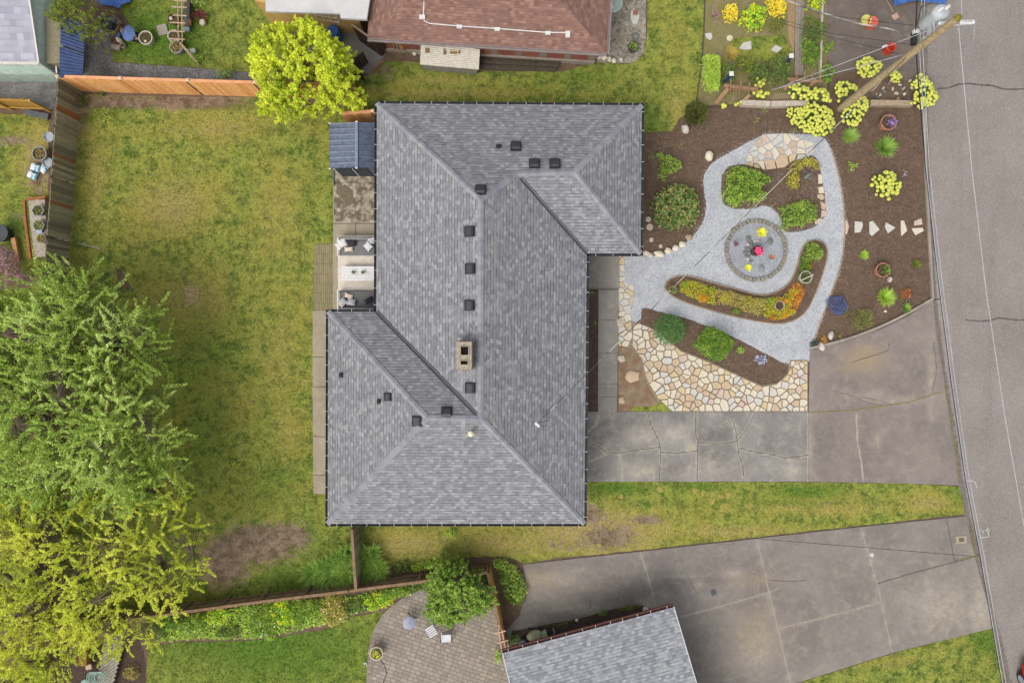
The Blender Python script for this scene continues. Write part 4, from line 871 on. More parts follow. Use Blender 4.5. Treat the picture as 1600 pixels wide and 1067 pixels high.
def voronoi_stones(region_w, n, gap, th, z0, area, grp, aniso=1.0, seed=1):
    rg = np.random.default_rng(seed); reg = np.array(region_w); lo, hi = reg.min(0), reg.max(0); S = []; tries = 0
    A = 0.5 * abs(sum(reg[i][0] * reg[(i + 1) % len(reg)][1] - reg[(i + 1) % len(reg)][0] * reg[i][1] for i in range(len(reg)))); dmin = math.sqrt(A / n) * .62
    while len(S) < n and tries < 20000:
        tries += 1; q = rg.uniform(lo, hi)
        if in_poly(q[:1], q[1:], reg)[0] and all((q[0] - s[0]) ** 2 + (q[1] - s[1]) ** 2 > (dmin * rg.uniform(.75, 1.25)) ** 2 for s in S): S.append(q)
    S = np.array(S); cnt = 0
    for i, s in enumerate(S):
        cell = [Vector(p_) for p_ in reg]
        d = np.hypot(*(S - s).T); nb = np.argsort(d)[1:40]
        def clip(cell, m, nr):
            out = []
            for k in range(len(cell)):
                a, b = cell[k], cell[(k + 1) % len(cell)]; da, db = (a - m).dot(nr), (b - m).dot(nr)
                if da <= 0: out.append(a)
                if (da < 0) != (db < 0) and abs(da - db) > 1e-9: out.append(a.lerp(b, da / (da - db)))
            return out
        for j in nb:
            v = Vector(S[j] - s); m = Vector(s) + v / 2; v.normalize(); cell = clip(cell, m - v * (gap / 2 + max(0, rg.normal(0, .012))), v)
            if len(cell) < 3: break
        for k in range(0):   # keep inside the region's outline (locally convex clip)
            a, b = Vector(reg[k]), Vector(reg[(k + 1) % len(reg)]); t = max(0, min(1, (Vector(s) - a).dot(b - a) / max((b - a).length_squared, 1e-9))); near_ = a.lerp(b, t)
            if (near_ - Vector(s)).length < dmin * 1.3 and len(cell) >= 3:
                e_ = b - a; nr = Vector((e_.y, -e_.x)).normalized()
                if (Vector(s) - a).dot(nr) > 0: nr = -nr
                if 0 < t < 1: cell = clip(cell, a - nr * .008, nr)
        # merge near-equal corners, soften
        q = []
        for p in cell:
            if not q or (p - q[-1]).length > .05: q.append(p)
        if len(q) > 3 and (q[0] - q[-1]).length < .05: q.pop()
        if len(q) < 3: continue
        ar = abs(sum(q[k].x * q[(k + 1) % len(q)].y - q[(k + 1) % len(q)].x * q[k].y for k in range(len(q)))) / 2
        if ar < .012: continue
        q2 = []
        for k in range(len(q)):
            a, b, c_ = q[k - 1], q[k], q[(k + 1) % len(q)]; cut = rg.uniform(.08, .25)
            q2 += [b.lerp(a, cut * min(1, .12 / max((a - b).length, .01))), b.lerp(c_, cut * min(1, .12 / max((c_ - b).length, .01)))]
        colour = rg.choice(['cream', 'tan', 'pinkish', 'pale grey', 'golden'], p=[.46, .16, .08, .18, .12])
        flag(q2, z0 + rg.uniform(0, .004), th, colour, area, grp); cnt += 1
    return cnt
pw = [(p.x, p.y) for p in PL([(1000, 506), (1022, 515), (1064, 549), (1105, 565), (1150, 586), (1190, 604), (1212, 601), (1228, 588), (1236, 574), (1236, 564), (1261, 564), (1261, 642), (1050, 642), (1027, 620), (1010, 591), (1004, 562), (988, 540), (990, 508)])]
voronoi_stones(pw, 185, .036, .03, .022, 'patio', 'flagstones of the patio beside the driveway', seed=4)
pw = [(p.x, p.y) for p in PL([(1190, 211), (1232, 209), (1246, 216), (1270, 224), (1272, 236), (1262, 247), (1238, 252), (1225, 262), (1195, 266), (1165, 258), (1170, 236)])]
voronoi_stones(pw, 32, .04, .03, .028, 'upper', 'flagstones at the top of the gravel loop', seed=9)
pw = [(p.x, p.y) for p in PL([(967, 399), (976, 399), (975, 420), (977, 440), (990, 447), (990, 470), (985, 482), (986, 505), (988, 525), (980, 542), (966, 540)])]
voronoi_stones(pw, 26, .035, .03, .028, 'strip', 'flagstones along the front walk', seed=12)
def polyflag(cx, cy, pts, colour, area, grp, z=.012):
    return flag([(p.x, p.y) for p in PL([(cx + a, cy + b) for a, b in pts])], z, .035, colour, area, grp)
STEP = 'stepping stones across the street bed'
SL = []
for (cx, cy), pts, col_, lab in [
    ((1321, 355), [(-4, -11), (2, -11), (5, -1), (2, 11), (-4, 11)], 'pinkish', 'pinkish half-buried stepping stone touching the gravel path edging'),
    ((1341, 355), [(-6, -9), (6, -8), (7, -2), (3, 8), (-6, 9)], 'pale grey', 'squarish pale stepping stone, second from the gravel path'),
    ((1365, 357), [(-7, -10), (-2, -12), (9, 2), (-3, 12), (-7, 8)], 'pale grey', 'large pale kite shaped stepping stone, third from the gravel path'),
    ((1390, 356), [(-8, -2), (-6, -8), (9, 0), (-3, 9)], 'pale grey', 'pale triangular stepping stone in the middle of the street bed row'),
    ((1411, 357), [(-4, -12), (1, -12), (6, 4), (-3, 12), (-4, 2)], 'cream', 'narrow upright cream stepping stone, third from the kerb'),
    ((1434, 348), [(-6, -2), (5, -7), (7, 3), (-6, 5)], 'pinkish', 'small pinkish stepping stone by the kerb, nearer the round yellow-green plant'),
    ((1433, 361), [(-9, -4), (8, -5), (10, 0), (-3, 7)], 'cream', 'wedge shaped cream stepping stone touching the street kerb')]:
    o = polyflag(cx, cy, pts, col_, None, STEP); o['label'] = lab; o['category'] = 'stepping stone'; o.name = 'stepping_stone'; STONES.pop()
for (cx, cy), pts, col_, lab in [
    ((1281, 281), [(-3, -8), (2, -8), (4, 6), (-3, 7)], 'cream', 'cream flagstone edging the planted island just below the golden curved shrub'),
    ((1282, 297), [(-4, -4), (4, -5), (5, 5), (-3, 6)], 'cream', 'square cream flagstone at the island edge, second in the upright row'),
    ((1281, 304.5), [(-4, 0), (4, -1), (6, 6), (2, 9), (-5, 4)], 'tan', 'tan flagstone at the island edge, third in the upright row'),
    ((1286, 322), [(-5, -7), (5, -2), (2, 7), (-3, 5)], 'tan', 'tan flagstone at the island edge beside the leafy green shrub'),
    ((1287, 334), [(-4, -5), (3, -4), (5, 2), (-5, 7)], 'pinkish', 'pinkish flagstone ending the upright row at the island edge'),
    ((1280, 346), [(-8, 1), (-1, -5), (4, -4), (2, 3), (-6, 5)], 'pinkish', 'flat pinkish flagstone poking from under the leafy green shrub'),
    ((1125, 229), [(-5, -3), (3, -5), (6, 2), (-2, 5)], 'tan', None)][:6]:
    o = polyflag(cx, cy, pts, col_, None, 'edge flagstones of the planted island', .03); o['label'] = lab; STONES.pop()
for (cx, cy), pts, mt, lab in [((1107, 58), [(-6, -5), (4, -6), (6, 0), (3, 6), (-4, 2)], 'pale grey', 'pale five sided stepping stone beside the dark lawn edging'), ((1165, 73), [(-11, 4), (-4, -6), (8, -8), (9, 5), (0, 6)], 'pale grey', 'largest grey stepping stone on the weedy garden path'), ((1213, 77), [(-9, 2), (-2, -6), (9, -1), (0, 7)], 'pale grey', 'diamond shaped grey stepping stone near the dark green shrub')]:
    o = polyflag(cx, cy, pts, mt, None, 'garden path stepping stones', .02); o['label'] = lab; o['category'] = 'stepping stone'; o.name = 'stepping_stone'; STONES.pop()
g = G(); g.lathe(P(1140, 60, .01), [(.16, 0), (.16, .03), (.14, .045)], 16); tagit(g.build('stepping_stone', M('cream_disc', ['#d2ccab', '#c0b996'], (6,), .9, (40, .15)), org=P(1140, 60, .01)), 'round cream stepping disc on the weedy garden path', 'stepping stone', 'garden path stepping stones')
# labels for the laid flagstones: colour + closeness to a landmark, ranked so that each is one stone
LMK = {'patio': [('the round fine-leaved bush', (1047, 515)), ('the boxy clipped shrub', (1117, 537)), ('the apron corner', (1262, 643)), ('the brown sandy soil', (1010, 600)), ('the lavender flowers', (1190, 562)), ('the first driveway crack', (1018, 643)), ('the middle driveway joint', (1087, 643)), ('the mid driveway edge', (1170, 643))],
       'upper': [('the euphorbias', (1270, 205)), ('the bright shrub', (1167, 275)), ('the golden curved shrub', (1250, 250))],
       'strip': [('the porch corner', (967, 452)), ('the round fine-leaved bush', (1030, 515)), ('the kidney bed tip', (1040, 450))]}
cls = {}
for o, colour, area, nv in STONES:
    q = px_of(o.location); best = min(LMK[area], key=lambda l: (l[1][0] - q[0]) ** 2 + (l[1][1] - q[1]) ** 2); cls.setdefault((area, colour, best[0]), []).append((math.hypot(best[1][0] - q[0], best[1][1] - q[1]), o))
AN = {'patio': 'patio', 'upper': 'gravel loop', 'strip': 'walkside'}
for (area, colour, lm), L in cls.items():
    L.sort(key=lambda t: t[0])
    for k, (d, o) in enumerate(L): o['label'] = f"{colour} {AN[area]} flagstone, {ORD[min(k, 38)]} of its colour to {lm}".replace('flagstone,', 'stone,') if area != 'upper' else f"{colour} loop stone, {ORD[min(k, 38)]} of its colour to {lm}"
# round ring of edging bricks and the gravel disc inside
cc = P(1180.5, 391.5); RR = 46.0 * S0; BRK = M('ring_brick', ['#8f8a7e', '#7b766b', '#a19b8e'], (5, 12), .9, (40, .25), obj=('#77715f', .6)); NB = 45
NUM = 'one two three four five six seven eight nine ten eleven twelve thirteen fourteen fifteen sixteen seventeen eighteen nineteen twenty'.split(); TENS = {2: 'twenty', 3: 'thirty', 4: 'forty', 5: 'fifty'}
def words_n(n): return NUM[n - 1] if 0 < n <= 20 else (TENS[n // 10] + ('-' + NUM[n % 10 - 1] if n % 10 else ''))
proto = None
for k in range(NB):
    a = 2 * math.pi * k / NB + R.uniform(-.01, .01); r_ = RR + R.uniform(-.02, .02); c = Vector((cc.x + r_ * math.sin(a), cc.y + r_ * math.cos(a), .02))
    if proto is None: g = G(); g.box((0, 0, .06), (2 * math.pi * RR / NB - .035, .19, .13)); proto = g.build('edging_brick', BRK, bevel=.012); o = proto
    else: o = proto.copy(); COL.objects.link(o)
    o.location = c; o.rotation_euler = (0, 0, -a + R.uniform(-.05, .05)); tagit(o, f"grey brick of the ring round the urn bed, {words_n(k + 1)} places clockwise from its topmost brick", 'edging brick', 'bricks of the round edging ring')
g = G(); g.lathe((cc.x, cc.y, .022), [(RR - .09, 0), (RR - .1, .03)], 48); tagit(g.build('gravel_disc', gravel_mat('grey_gravel', ['#9ea1a6', '#b0b3b7', '#7c7f85', '#85888f'], 24)), None, None, None, 'structure')
# small stones and rocks
ROCKM = M('garden_rock', ['#b8b0a2', '#9e9688', '#cbc4b7'], (5, 12), .9, (30, .2), (12, .5, .03)); ROCKD = M('dark_rock', ['#6c6f6c', '#5a5d5a', '#80827e'], (5, 12), .9, (30, .2), (12, .5, .03)); ROCKC = M('cream_rock', ['#d3c5ab', '#c0af92', '#e0d6c2'], (5, 12), .9, (30, .2), (12, .5, .03))
def rock(px, py, rx, ry, hz, m, label, rot=0, cat='rock', name='rock', group=None, z=.02, amp=.14):
    c = P(px, py, z); g = G(); g.blob(c + Vector((0, 0, hz * .5)), rx * S0, ry * S0, hz, 2, int(px + py) % 97, amp, rot); return tagit(g.build(name, m, org=c, smooth=True), label, cat, group)
RK = 'stones edging the bed below the house corner'
for px, py, rx, ry, m, lab in [(1009, 396, 5, 4, ROCKC, 'rounded edging stone right under the house corner gutter'), (1016, 399, 5.5, 4.5, ROCKM, 'grey brown edging stone, second from the house corner'), (1030, 397, 9, 4.5, ROCKC, 'widest cream edging stone below the house corner bed'), (1044, 392, 5.5, 5, ROCKC, 'blocky cream edging stone between the widest and the whitest stone'), (1055, 388, 5.5, 5, M('white_rock', ['#ded6c8', '#cfc6b5'], (6,), .9, (30, .15)), 'whitest edging stone of the house corner bed'), (1066, 382, 6, 5, ROCKC, 'angular cream edging stone, second from the tan mottled shrub'), (1076, 371, 5.5, 5.5, M('brown_rock', ['#a8967c', '#93816a'], (6,), .9, (30, .2)), 'brownish edging stone nearest the tan mottled shrub')]: rock(px, py, rx, ry, .11, m, lab, R.uniform(-.5, .5), 'stone', 'edging_stone', RK, amp=.18)
rock(1107, 245, 6.5, 8.5, .2, ROCKC, 'oval pale boulder on the mulch at the gravel path bend'); rock(1070, 203, 6, 8, .2, ROCKM, 'grey boulder tucked against the dark needle shrub', .4); rock(1261, 275, 8, 3.5, .14, ROCKD, 'slender dark grey rock inside the golden curved shrub', .7)
rock(1283, 541, 5, 8, .12, ROCKM, 'tan upright rock between the orange plants', .5); rock(1297, 524, 4, 7, .14, ROCKM, 'pale pointed rock by the orange plants at the apron kerb', -.1); rock(1388, 437, 3, 5, .2, ROCKM, 'small grey garden rabbit ornament below the terracotta tub', 0, 'ornament', 'garden_ornament')
rock(1383, 486, 2.5, 2, .06, M('white_rock', ['#ded6c8']), 'tiny white stone beside the lime grass tuft'); rock(1284, 540, 1.5, 1.5, .05, M('white_rock', ['#ded6c8']), 'tiny white pebble at the orange plants')
for px, py, rx, m, lab in [(1169, 373, 4.5, ROCKD, 'square dark stone in the ring below the yellow spiky plant'), (1203, 377, 4.5, ROCKD, 'dark pointed rock in the ring beside the yellow spiky plant'), (1190, 419, 4.5, M('greygreen_rock', ['#7c8078', '#8f938b'], (5,), .9, (30, .2)), 'oval grey stone in the ring below the urn')]: rock(px, py, rx, 5.5, .07, m, lab, .2, z=.05)
g = 0
for k, (px, py) in enumerate([(1168, 382), (1165, 388), (1163, 394), (1165, 400), (1169, 405), (1173, 408), (1170, 380), (1174, 378), (1179, 377), (1170, 388), (1168, 394), (1170, 400), (1184, 377), (1175, 383)]):
    o = rock(px, py, 2.7, 2.4, .05, ROCKD if k % 4 else ROCKM, 'dark cobble heaped against the urn in the round bed', R.uniform(0, 3), 'cobble', 'cobble', 'cobbles around the urn', z=.05)
    o['label'] = f"small dark cobble beside the magenta-flowered urn, {ORD[k]} to the ring's lower-left bricks" if False else ['topmost-left cobble beside the urn', 'cobble just under the topmost-left one', 'leftmost cobble beside the urn', 'cobble below the leftmost cobble', 'lower-left cobble near the cream flecks', 'lowest cobble beside the urn', 'outer cobble above the urn shoulder', 'upper outer cobble in the arc', 'upper middle cobble in the arc', 'inner cobble touching the urn shoulder', 'inner cobble directly beside the urn', 'inner cobble at the urn foot', 'last cobble above the urn', 'innermost upper cobble against the urn'][k] + ' in the round bed'
DSC = M('cement_disc', ['#b9ab98', '#a89a86', '#c7bba9'], (6, 14), .9, (40, .25))
for px, py, r_, lab in [(1013, 343, 4.3, 'tan round cement disc, first of the four on the mulch'), (1015, 355, 5.3, 'largest speckled cement disc on the mulch by the house'), (1017.5, 375, 3.6, 'grey round cement disc between the largest and the smallest'), (1032, 385, 3, 'smallest pinkish cement disc near the edging stones')]:
    g = G(); g.lathe(P(px, py, .012), [(r_ * S0, 0), (r_ * S0, .04), (r_ * S0 * .9, .05)], 18); tagit(g.build('stepping_disc', DSC, org=P(px, py, .012)), lab, 'stepping disc', 'cement discs on the mulch')
for px, py, rx, ry, lab in [(988, 588, 12, 9, 'large tan rock on the sandy soil beside the patio'), (971, 560, 6, 6, 'round grey stone half sunk beside the front walk'), (971, 625, 5, 6, 'tan stone on the sandy soil beside the walk end'), (969, 505, 6, 8, 'round tan boulder where the flagstones meet the walk')]: rock(px, py, rx, ry, .08, STONE['tan'] if rx > 8 or ry == 6 and px == 971 and py > 600 else DSC, lab, .3, amp=.2)
for k, (px, py, rx) in enumerate([(927, 88, 5), (936, 90, 5), (944, 91, 5), (952, 94, 4), (959, 96, 4), (970, 94, 3.5), (922, 92, 4)]):
    rock(px, py, rx, 4.5, .12, [ROCKC, ROCKM][k % 2], ['rounded tan cobble under the brown roof corner', 'pale cobble beside the rounded tan one', 'smooth grey cobble at the pebble bed edge', 'brown cobble where lawn meets pebbles', 'dull cobble near the bed corner', 'small tan cobble nearest the lawn curve', 'flat cobble beside the dark boards'][k], .3, 'cobble', 'cobble', 'cobbles at the pebble bed')
o = flag([(p.x, p.y) for p in PL([(985, 18), (990, 15), (998, 17), (999, 28), (996, 38), (989, 40), (985, 30)])], .02, .04, 'pale grey', None, None); STONES.pop(); tagit(o, 'long pale stepping slab lying on the pebble bed', 'stepping stone'); o.name = 'stepping_stone'
g = G(); c = P(993, 22, .06); g.box(c + Vector((0, .12, .04)), (.26, .12, .08), .1); g.box(c + Vector((0, -.02, .04)), (.25, .11, .08), .05); tagit(g.build('brick', M('red_brick', ['#a3715c', '#8f6250'], (6,), .9, (30, .2)), org=c, bevel=.01), 'pair of bricks lying on the pale slab of the pebble bed', 'brick')

# ---------------------------------------------------------------- fences
W_OR = M('cedar_board', ['#dca263', '#d09050', '#e8b67c'], (4, 9), .75, (20, .1), island=('#b8703a', .6), k=.95); W_OR2 = M('cedar_rail', ['#d69468', '#e3a679'], (5,), .75, (25, .1)); PCAP = M('post_cap', ['#e2cdb0', '#d6bd9a'], (6,), .7, (30, .1))
W_OLD = M('weathered_board', ['#aca18a', '#998f78', '#b8ad96', '#969268'], (3, 7, 12), .92, (30, .25), island=('#6f6654', .9)); W_OLD2 = M('weathered_rail', ['#6e6450', '#5c5342'], (5,), .92, (30, .2))
W_ORB = M('new_board', ['#8d5f3c', '#a36c43'], (6,), .85, (30, .2)); W_YEL = M('yellow_board', ['#c69a45', '#b58a3a', '#d5aa56'], (5, 11), .8, (30, .1), island=('#96702f', .5))
W_BR = M('brown_board', ['#9d8a6a', '#8b785a', '#ab9979'], (4, 10), .85, (30, .2), island=('#6e583e', .7)); W_BR2 = M('brown_rail', ['#8f7458', '#7a6148'], (5,), .85, (30, .2))
def fence(name, label, pts, h, bm, rm, bw=.14, gap=.006, post=2.4, both=False, caps=True, side=1, rails=(.25, 1.0), oranges=(), group=None, top_rail=False, postm=None, slatgap=None, lean=0.0, raised=0):
    q = PL(pts); c = q[0].lerp(q[-1], .5) if len(q) == 2 else q[len(q) // 2]; r = thing(name, label, 'fence', c, group); gb, gr, go = G(), G(), G(); k = 0; postL = []
    for a, b in zip(q, q[1:]):
        d = b - a; L = d.length; d.normalize(); nr = Vector((-d.y, d.x, 0)) * side; n = int(L / (bw + gap)); rz = math.atan2(d.y, d.x)
        for i in range(n):
            t = (i + .5) * (bw + gap); hh = h + R.uniform(-.03, .03); s = .07 + (1 if i % 2 else -1) * .013 if both else .07
            gg = G() if k in oranges else gb; gg.box(a + d * t + nr * s + Vector((0, 0, hh / 2 + .03)), (bw, .02, hh), rz + R.uniform(-.01, .01)); k += 1
            if gg is not gb: gg.build('replacement_board', W_ORB, r)
        for z in rails: gr.bar(a + Vector((0, 0, h * z if z <= 1 else z)), b + Vector((0, 0, h * z if z <= 1 else z)), .05, .09)
        if top_rail: gr.box((a + b) / 2 + Vector((0, 0, h + .07)), (L, .14, .035), rz)
        m = max(1, round(L / post)); postL += [a + d * L * i / m for i in range(m + (1 if b is q[-1] else 0))]
    gb.build('board_panel', bm, r); gr.build('rail', rm, r)
    for p in postL:
        g = G(); g.box(p - Vector((0, 0, -(h + .1) / 2)), (.1, .1, h + .1 + raised)); po = g.build('post', postm or rm, r)
        if caps: g = G(); g.box(p + Vector((0, 0, h + .12 + raised)), (.15, .15, .05)); g.add([p + Vector((x * .07, y * .07, h + .147 + raised)) for x, y in ((-1, -1), (1, -1), (1, 1), (-1, 1))] + [p + Vector((0, 0, h + .19 + raised))], [(0, 1, 4), (1, 2, 4), (2, 3, 4), (3, 0, 4)]); g.build('post_cap', PCAP, po)
    return r
fence('cedar_fence', 'new orange cedar board fence with pale post caps behind the back lawn', [(127, 141), (220, 144), (320, 147), (420, 150), (560, 153)], 1.75, W_OR, W_OR2, .14, .004, 3.0, side=-1, top_rail=True, rails=(.2, .95))
fence('cedar_fence', 'short stub of new orange fence between garden shed and house', [(545, 193), (592, 190)], 1.5, W_OR, W_OR2, .14, .004, 1.4, side=-1, top_rail=True)
fence('weathered_fence', 'old grey mossy fence with a few orange replacement boards', [(125, 138), (120, 215), (115, 290), (108, 380), (104, 450), (98, 620), (92, 800), (88, 960)], 1.75, W_OLD, W_OLD2, .17, -.012, 2.4, both=True, caps=False, side=1, rails=(.3, .95), oranges=(9, 10, 24, 38), top_rail=False)
fence('slat_fence', 'yellow wooden slat fence beside the neighbouring gravel', [(-60, 170), (20, 172), (79, 174)], 1.5, W_YEL, W_YEL, .09, .05, 1.8, caps=False)
fence('board_fence', 'long brown good-neighbour fence between the rear lawn and flower border', [(86, 968), (200, 955), (300, 940), (420, 924), (553, 908)], 1.35, W_BR, W_BR2, .14, .008, 2.6, both=False, caps=False, top_rail=True, side=-1, rails=(.3, .8))
fence('board_fence', 'brown fence stretch between the daylilies and the paver patio corner', [(558, 907), (660, 894), (762, 880)], 1.35, W_BR, W_BR2, .14, .008, 2.6, caps=False, top_rail=True, side=-1, rails=(.3, .8))
fence('gate_fence', 'narrow grey fence running from the house eaves to the brown fence', [(560, 815), (563, 862), (566, 903)], 1.4, W_OLD, W_BR2, .12, .008, 1.6, caps=False, top_rail=True)
fence('board_fence', 'tan fence dropping from the patio corner toward the garage roof', [(764, 882), (775, 930), (790, 1004)], 1.4, W_YEL, W_BR2, .14, .008, 2.0, caps=False, top_rail=True)
# ---------------------------------------------------------------- neighbouring buildings
SH_R = shingle('red_brown_shingle', ['#84655b', '#8c6c60', '#9a7a6b', '#775b52'], .22, .13, '#5f463f', dash=.5)
SH_L = shingle('grey_tab_shingle', ['#94969a', '#a0a2a4', '#abacae', '#808286'], .2, .15, '#6b6e75', dash=.95)
SH_P = shingle('lavender_shingle', ['#a4a3ad', '#adacb5', '#b7b6be', '#9897a2'], .33, .3, '#8e8d99', dash=.5)
BRICKW = paver_mat('brick_wall', ['#9c5f4a', '#8a5040', '#7d4a3c'], .22, .075, '#8f8377', 0)
def simple_house(name, label, eave_px, ze, faces_fn, wall_off, wall_mat, roof_mat, fascia_mat, loc, windows=()):
    h = thing(name, label, 'house', loc); ev = [P(a, b, ze) for a, b in eave_px]; roof_mesh('roof', faces_fn(ev), roof_mat, h)
    g = G()
    for i, p in enumerate(ev): q = ev[(i + 1) % len(ev)]; g.add([p, q, q - Vector((0, 0, .2)), p - Vector((0, 0, .2))], [(0, 1, 2, 3)])
    g.build('fascia', fascia_mat, h); g = G(); g.add([(p.x, p.y, ze - .2) for p in ev], [tuple(t) for t in geometry.tessellate_polygon([[Vector((p.x, p.y, 0)) for p in ev]])]); g.build('soffit', TRIM, h)
    c = sum(ev, Vector()) / len(ev); n = len(ev); wl = []
    for i in range(n):
        p0, p1, p2 = ev[i - 1], ev[i], ev[(i + 1) % n]; d1 = (p1 - p0).normalized(); d2 = (p2 - p1).normalized(); n1 = Vector((-d1.y, d1.x, 0)); n2 = Vector((-d2.y, d2.x, 0))
        if (c - p1).dot(n1) < 0: n1 = -n1
        if (c - p1).dot(n2) < 0: n2 = -n2
        wl.append(p1 + (n1 + n2) * wall_off)
    g = G()
    for i in range(n): a, b = wl[i], wl[(i + 1) % n]; g.add([(a.x, a.y, 0), (b.x, b.y, 0), (b.x, b.y, ze - .2), (a.x, a.y, ze - .2)], [(0, 1, 2, 3)])
    g.build('wall', wall_mat, h); return h, ev, wl
# brown-roofed house across the north lawn
def ff(ev):
    a, b, c_, d = ev; k = 2.15; A1 = P(676, -36, 3.9); B1 = P(842, -36, 3.9)
    return [[a, b, B1, A1], [b, c_, B1], [c_, d, A1, B1], [d, a, A1]]
nh, nev, nwl = simple_house('brick_house', 'brick house with reddish brown hip roof and thin white conduit along it', [(574, 60), (948, 83), (962, -160), (590, -170)], 2.2, ff, .38, BRICKW, SH_R, M('mauve_gutter', ['#9b8d8b', '#8a7c7b'], (4,), .6, (30, .1)), P(760, -40))
FGUT = M('mauve_metal', ['#a59795', '#978987'], (4,), .5, (30, .1), spec=.4)
def plain_gutter(h, a, b, mat, nm='gutter'):
    d = (b - a).normalized(); o_ = Vector((d.y, -d.x, 0)); g = G()
    for x, wd, z, ht in ((.0, .02, -.06, .12), (.11, .02, -.06, .12), (.055, .13, -.12, .02)): g.bar(a + o_ * x + Vector((0, 0, z)), b + o_ * x + Vector((0, 0, z)), wd, ht)
    return g.build(nm, mat, h)
plain_gutter(nh, nev[0], nev[1], FGUT); plain_gutter(nh, nev[1], nev[2], FGUT)
g = G(); a, b = nwl[0], nwl[1]; g.bar(Vector((a.x, a.y - .05, .15)), Vector((b.x, b.y - .05, .15)), .1, .3); g.build('foundation', CURB, nh)
def nroof(px, py): # point on the brown roof's south slope
    o = Vector((0, 0, CAMH)); d = P(px, py, 0) - o; f = ff(nev)[0]; n = (f[1] - f[0]).cross(f[2] - f[0]).normalized(); t = (f[0] - o).dot(n) / d.dot(n); return o + d * t
WHT = M('white_plastic', ['#dcdad6', '#cfccc7'], (6,), .5, (20, .05), spec=.4)
cr = thing('roof_conduit', 'thin white conduit with five junction boxes running over the brown roof', 'conduit', nroof(780, 45)); up = Vector((0, 0, .06))
g = G(); g.tube([nroof(664, -30) + up, nroof(662, 25) + up, nroof(663, 34) + up, nroof(672, 38) + up, nroof(718, 42) + up, nroof(780, 46) + up, nroof(855, 52) + up, nroof(886, 52) + up], .028, 6); g.build('pipe', WHT, cr)
for x, y, w_, h_ in ((660, 28, .28, .2), (718, 43, .26, .16), (777, 47, .26, .16), (856, 53, .26, .16), (887, 55, .22, .30)): g = G(); g.box(nroof(x, y) + up, (w_, h_, .1)); g.build('junction_box', WHT, cr, bevel=.01)
g = G(); c = P(953, 12, .5); g.lathe(P(956, 12, 0), [(.5, .46), (.5, .5), (.48, .52)], 28); 
tb = thing('garden_table', 'round pale green glass garden table under the brown roof edge', 'table', P(956, 12)); g.build('table_top', M('pale_green_glass', ['#a3b3a4', '#b3c1b2'], (3,), .2, None, spec=.6), tb, smooth=True)
g = G(); [g.tube([P(956, 12, .47) + Vector((.1 * math.cos(a), .1 * math.sin(a), 0)), P(956, 12, 0.01) + Vector((.4 * math.cos(a), .4 * math.sin(a), 0))], .015, 6) for a in (.5, 2.6, 4.7)]; g.build('leg', WHT, tb)
g = G(); g.box(P(957, 11, .55), (.14, .14, .06), .2); tagit(g.build('candle_box', WHT, org=P(957, 11, .52), bevel=.01), 'small white box standing on the round green glass table', 'box')
# cold frame with corrugated lid
cf = thing('cold_frame', 'lean-to cold frame with white rust-streaked corrugated lid against the brick wall', 'cold frame', P(702, 95))
LIDM = M('white_corrugated', ['#e2dccf', '#d6cdbb', '#ebe6da'], (2, 6), .6, (30, .1)); q = [P(658, 68, 1.15), P(750, 78, 1.15), P(748, 110, .7), P(656, 102, .7)]
g = G(); m = 44; V = []
for i in range(m + 1):
    t = i / m; zz = .022 * math.sin(i * math.pi); zz = .045 * (1 if i % 4 < 2 else -1)
    a = q[0].lerp(q[3], t); b = q[1].lerp(q[2], t); V += [a + Vector((0, 0, zz)), b + Vector((0, 0, zz))]
g.add(V, [(2 * i, 2 * i + 1, 2 * i + 3, 2 * i + 2) for i in range(m)]); g.build('lid', LIDM, cf)
g = G(); gq = [Vector((p.x, p.y, 0)) for p in q]; cq = sum(gq, Vector()) / 4
for i in range(4):
    a = cq + (gq[i] - cq) * .93; b = cq + (gq[(i + 1) % 4] - cq) * .93; za = (1.05, 1.05, .62, .62)[i]; zb = (1.05, .62, .62, 1.05)[i]; g.add([a, b, b + Vector((0, 0, zb)), a + Vector((0, 0, za))], [(0, 1, 2, 3)])
g.build('side', M('grey_plank', ['#9a948a', '#878178'], (4,), .9, (30, .15)), cf)
RUST = M('rusty_iron', ['#8a6a4c', '#76573c', '#9c7d5c'], (8, 20), .9, (40, .3))
for x, y, sx, sy, lb in ((668, 80, .2, .22, 'square rusty brick weight on the white lid'), (695, 80, .13, .38, 'upright rusty bar on the white lid'), (718, 80, .12, .3, 'rusty block closest to the lid corner')): g = G(); g.box(P(x, y, 1.0) + Vector((0, 0, .06)), (sx, sy, .1)); tagit(g.build('weight', RUST, org=P(x, y, 1.0), bevel=.01), lb, 'weight', 'weights on the white lid')
g = G(); g.box(P(709, 80, 1.04), (.36, .26, .1)); tagit(g.build('weight', M('yellow_rust', ['#a88a4c', '#8f7440'], (8,), .9, (40, .3)), org=P(709, 80, 1.0), bevel=.01), 'yellowish wooden block lying on the white lid', 'weight', 'weights on the white lid')
# stacked dark boards
W_BLK = M('blackened_board', ['#5a5145', '#473f35', '#6b6152'], (3, 9), .9, (30, .25), island=('#3a332b', .7)); LOGS = []
for k in range(9):
    t = k / 8; a = P(751, 84, .2).lerp(P(749, 107, .2), t); b = P(878, 93, .2).lerp(P(868, 111, .2), t); z = .12 + .05 * (k % 3)
    g = G(); a.z = b.z = z; g.bar(a, b, .075, .07); o = g.build('board', W_BLK, org=(a.x, a.y, .08)); lb = ['dark weathered board lying against the brick wall foundation', 'dark board next to the one at the foundation', 'third dark board out from the foundation', 'fourth dark board out from the foundation', 'middle dark board of the low stack by the wall', 'sixth dark board out, lawnwards of the middle', 'seventh dark board, third in from the lawn', 'dark board second in from the lawn', 'outermost dark board lying along the lawn']; tagit(o, lb[k], 'board', 'dark boards along the brick wall')
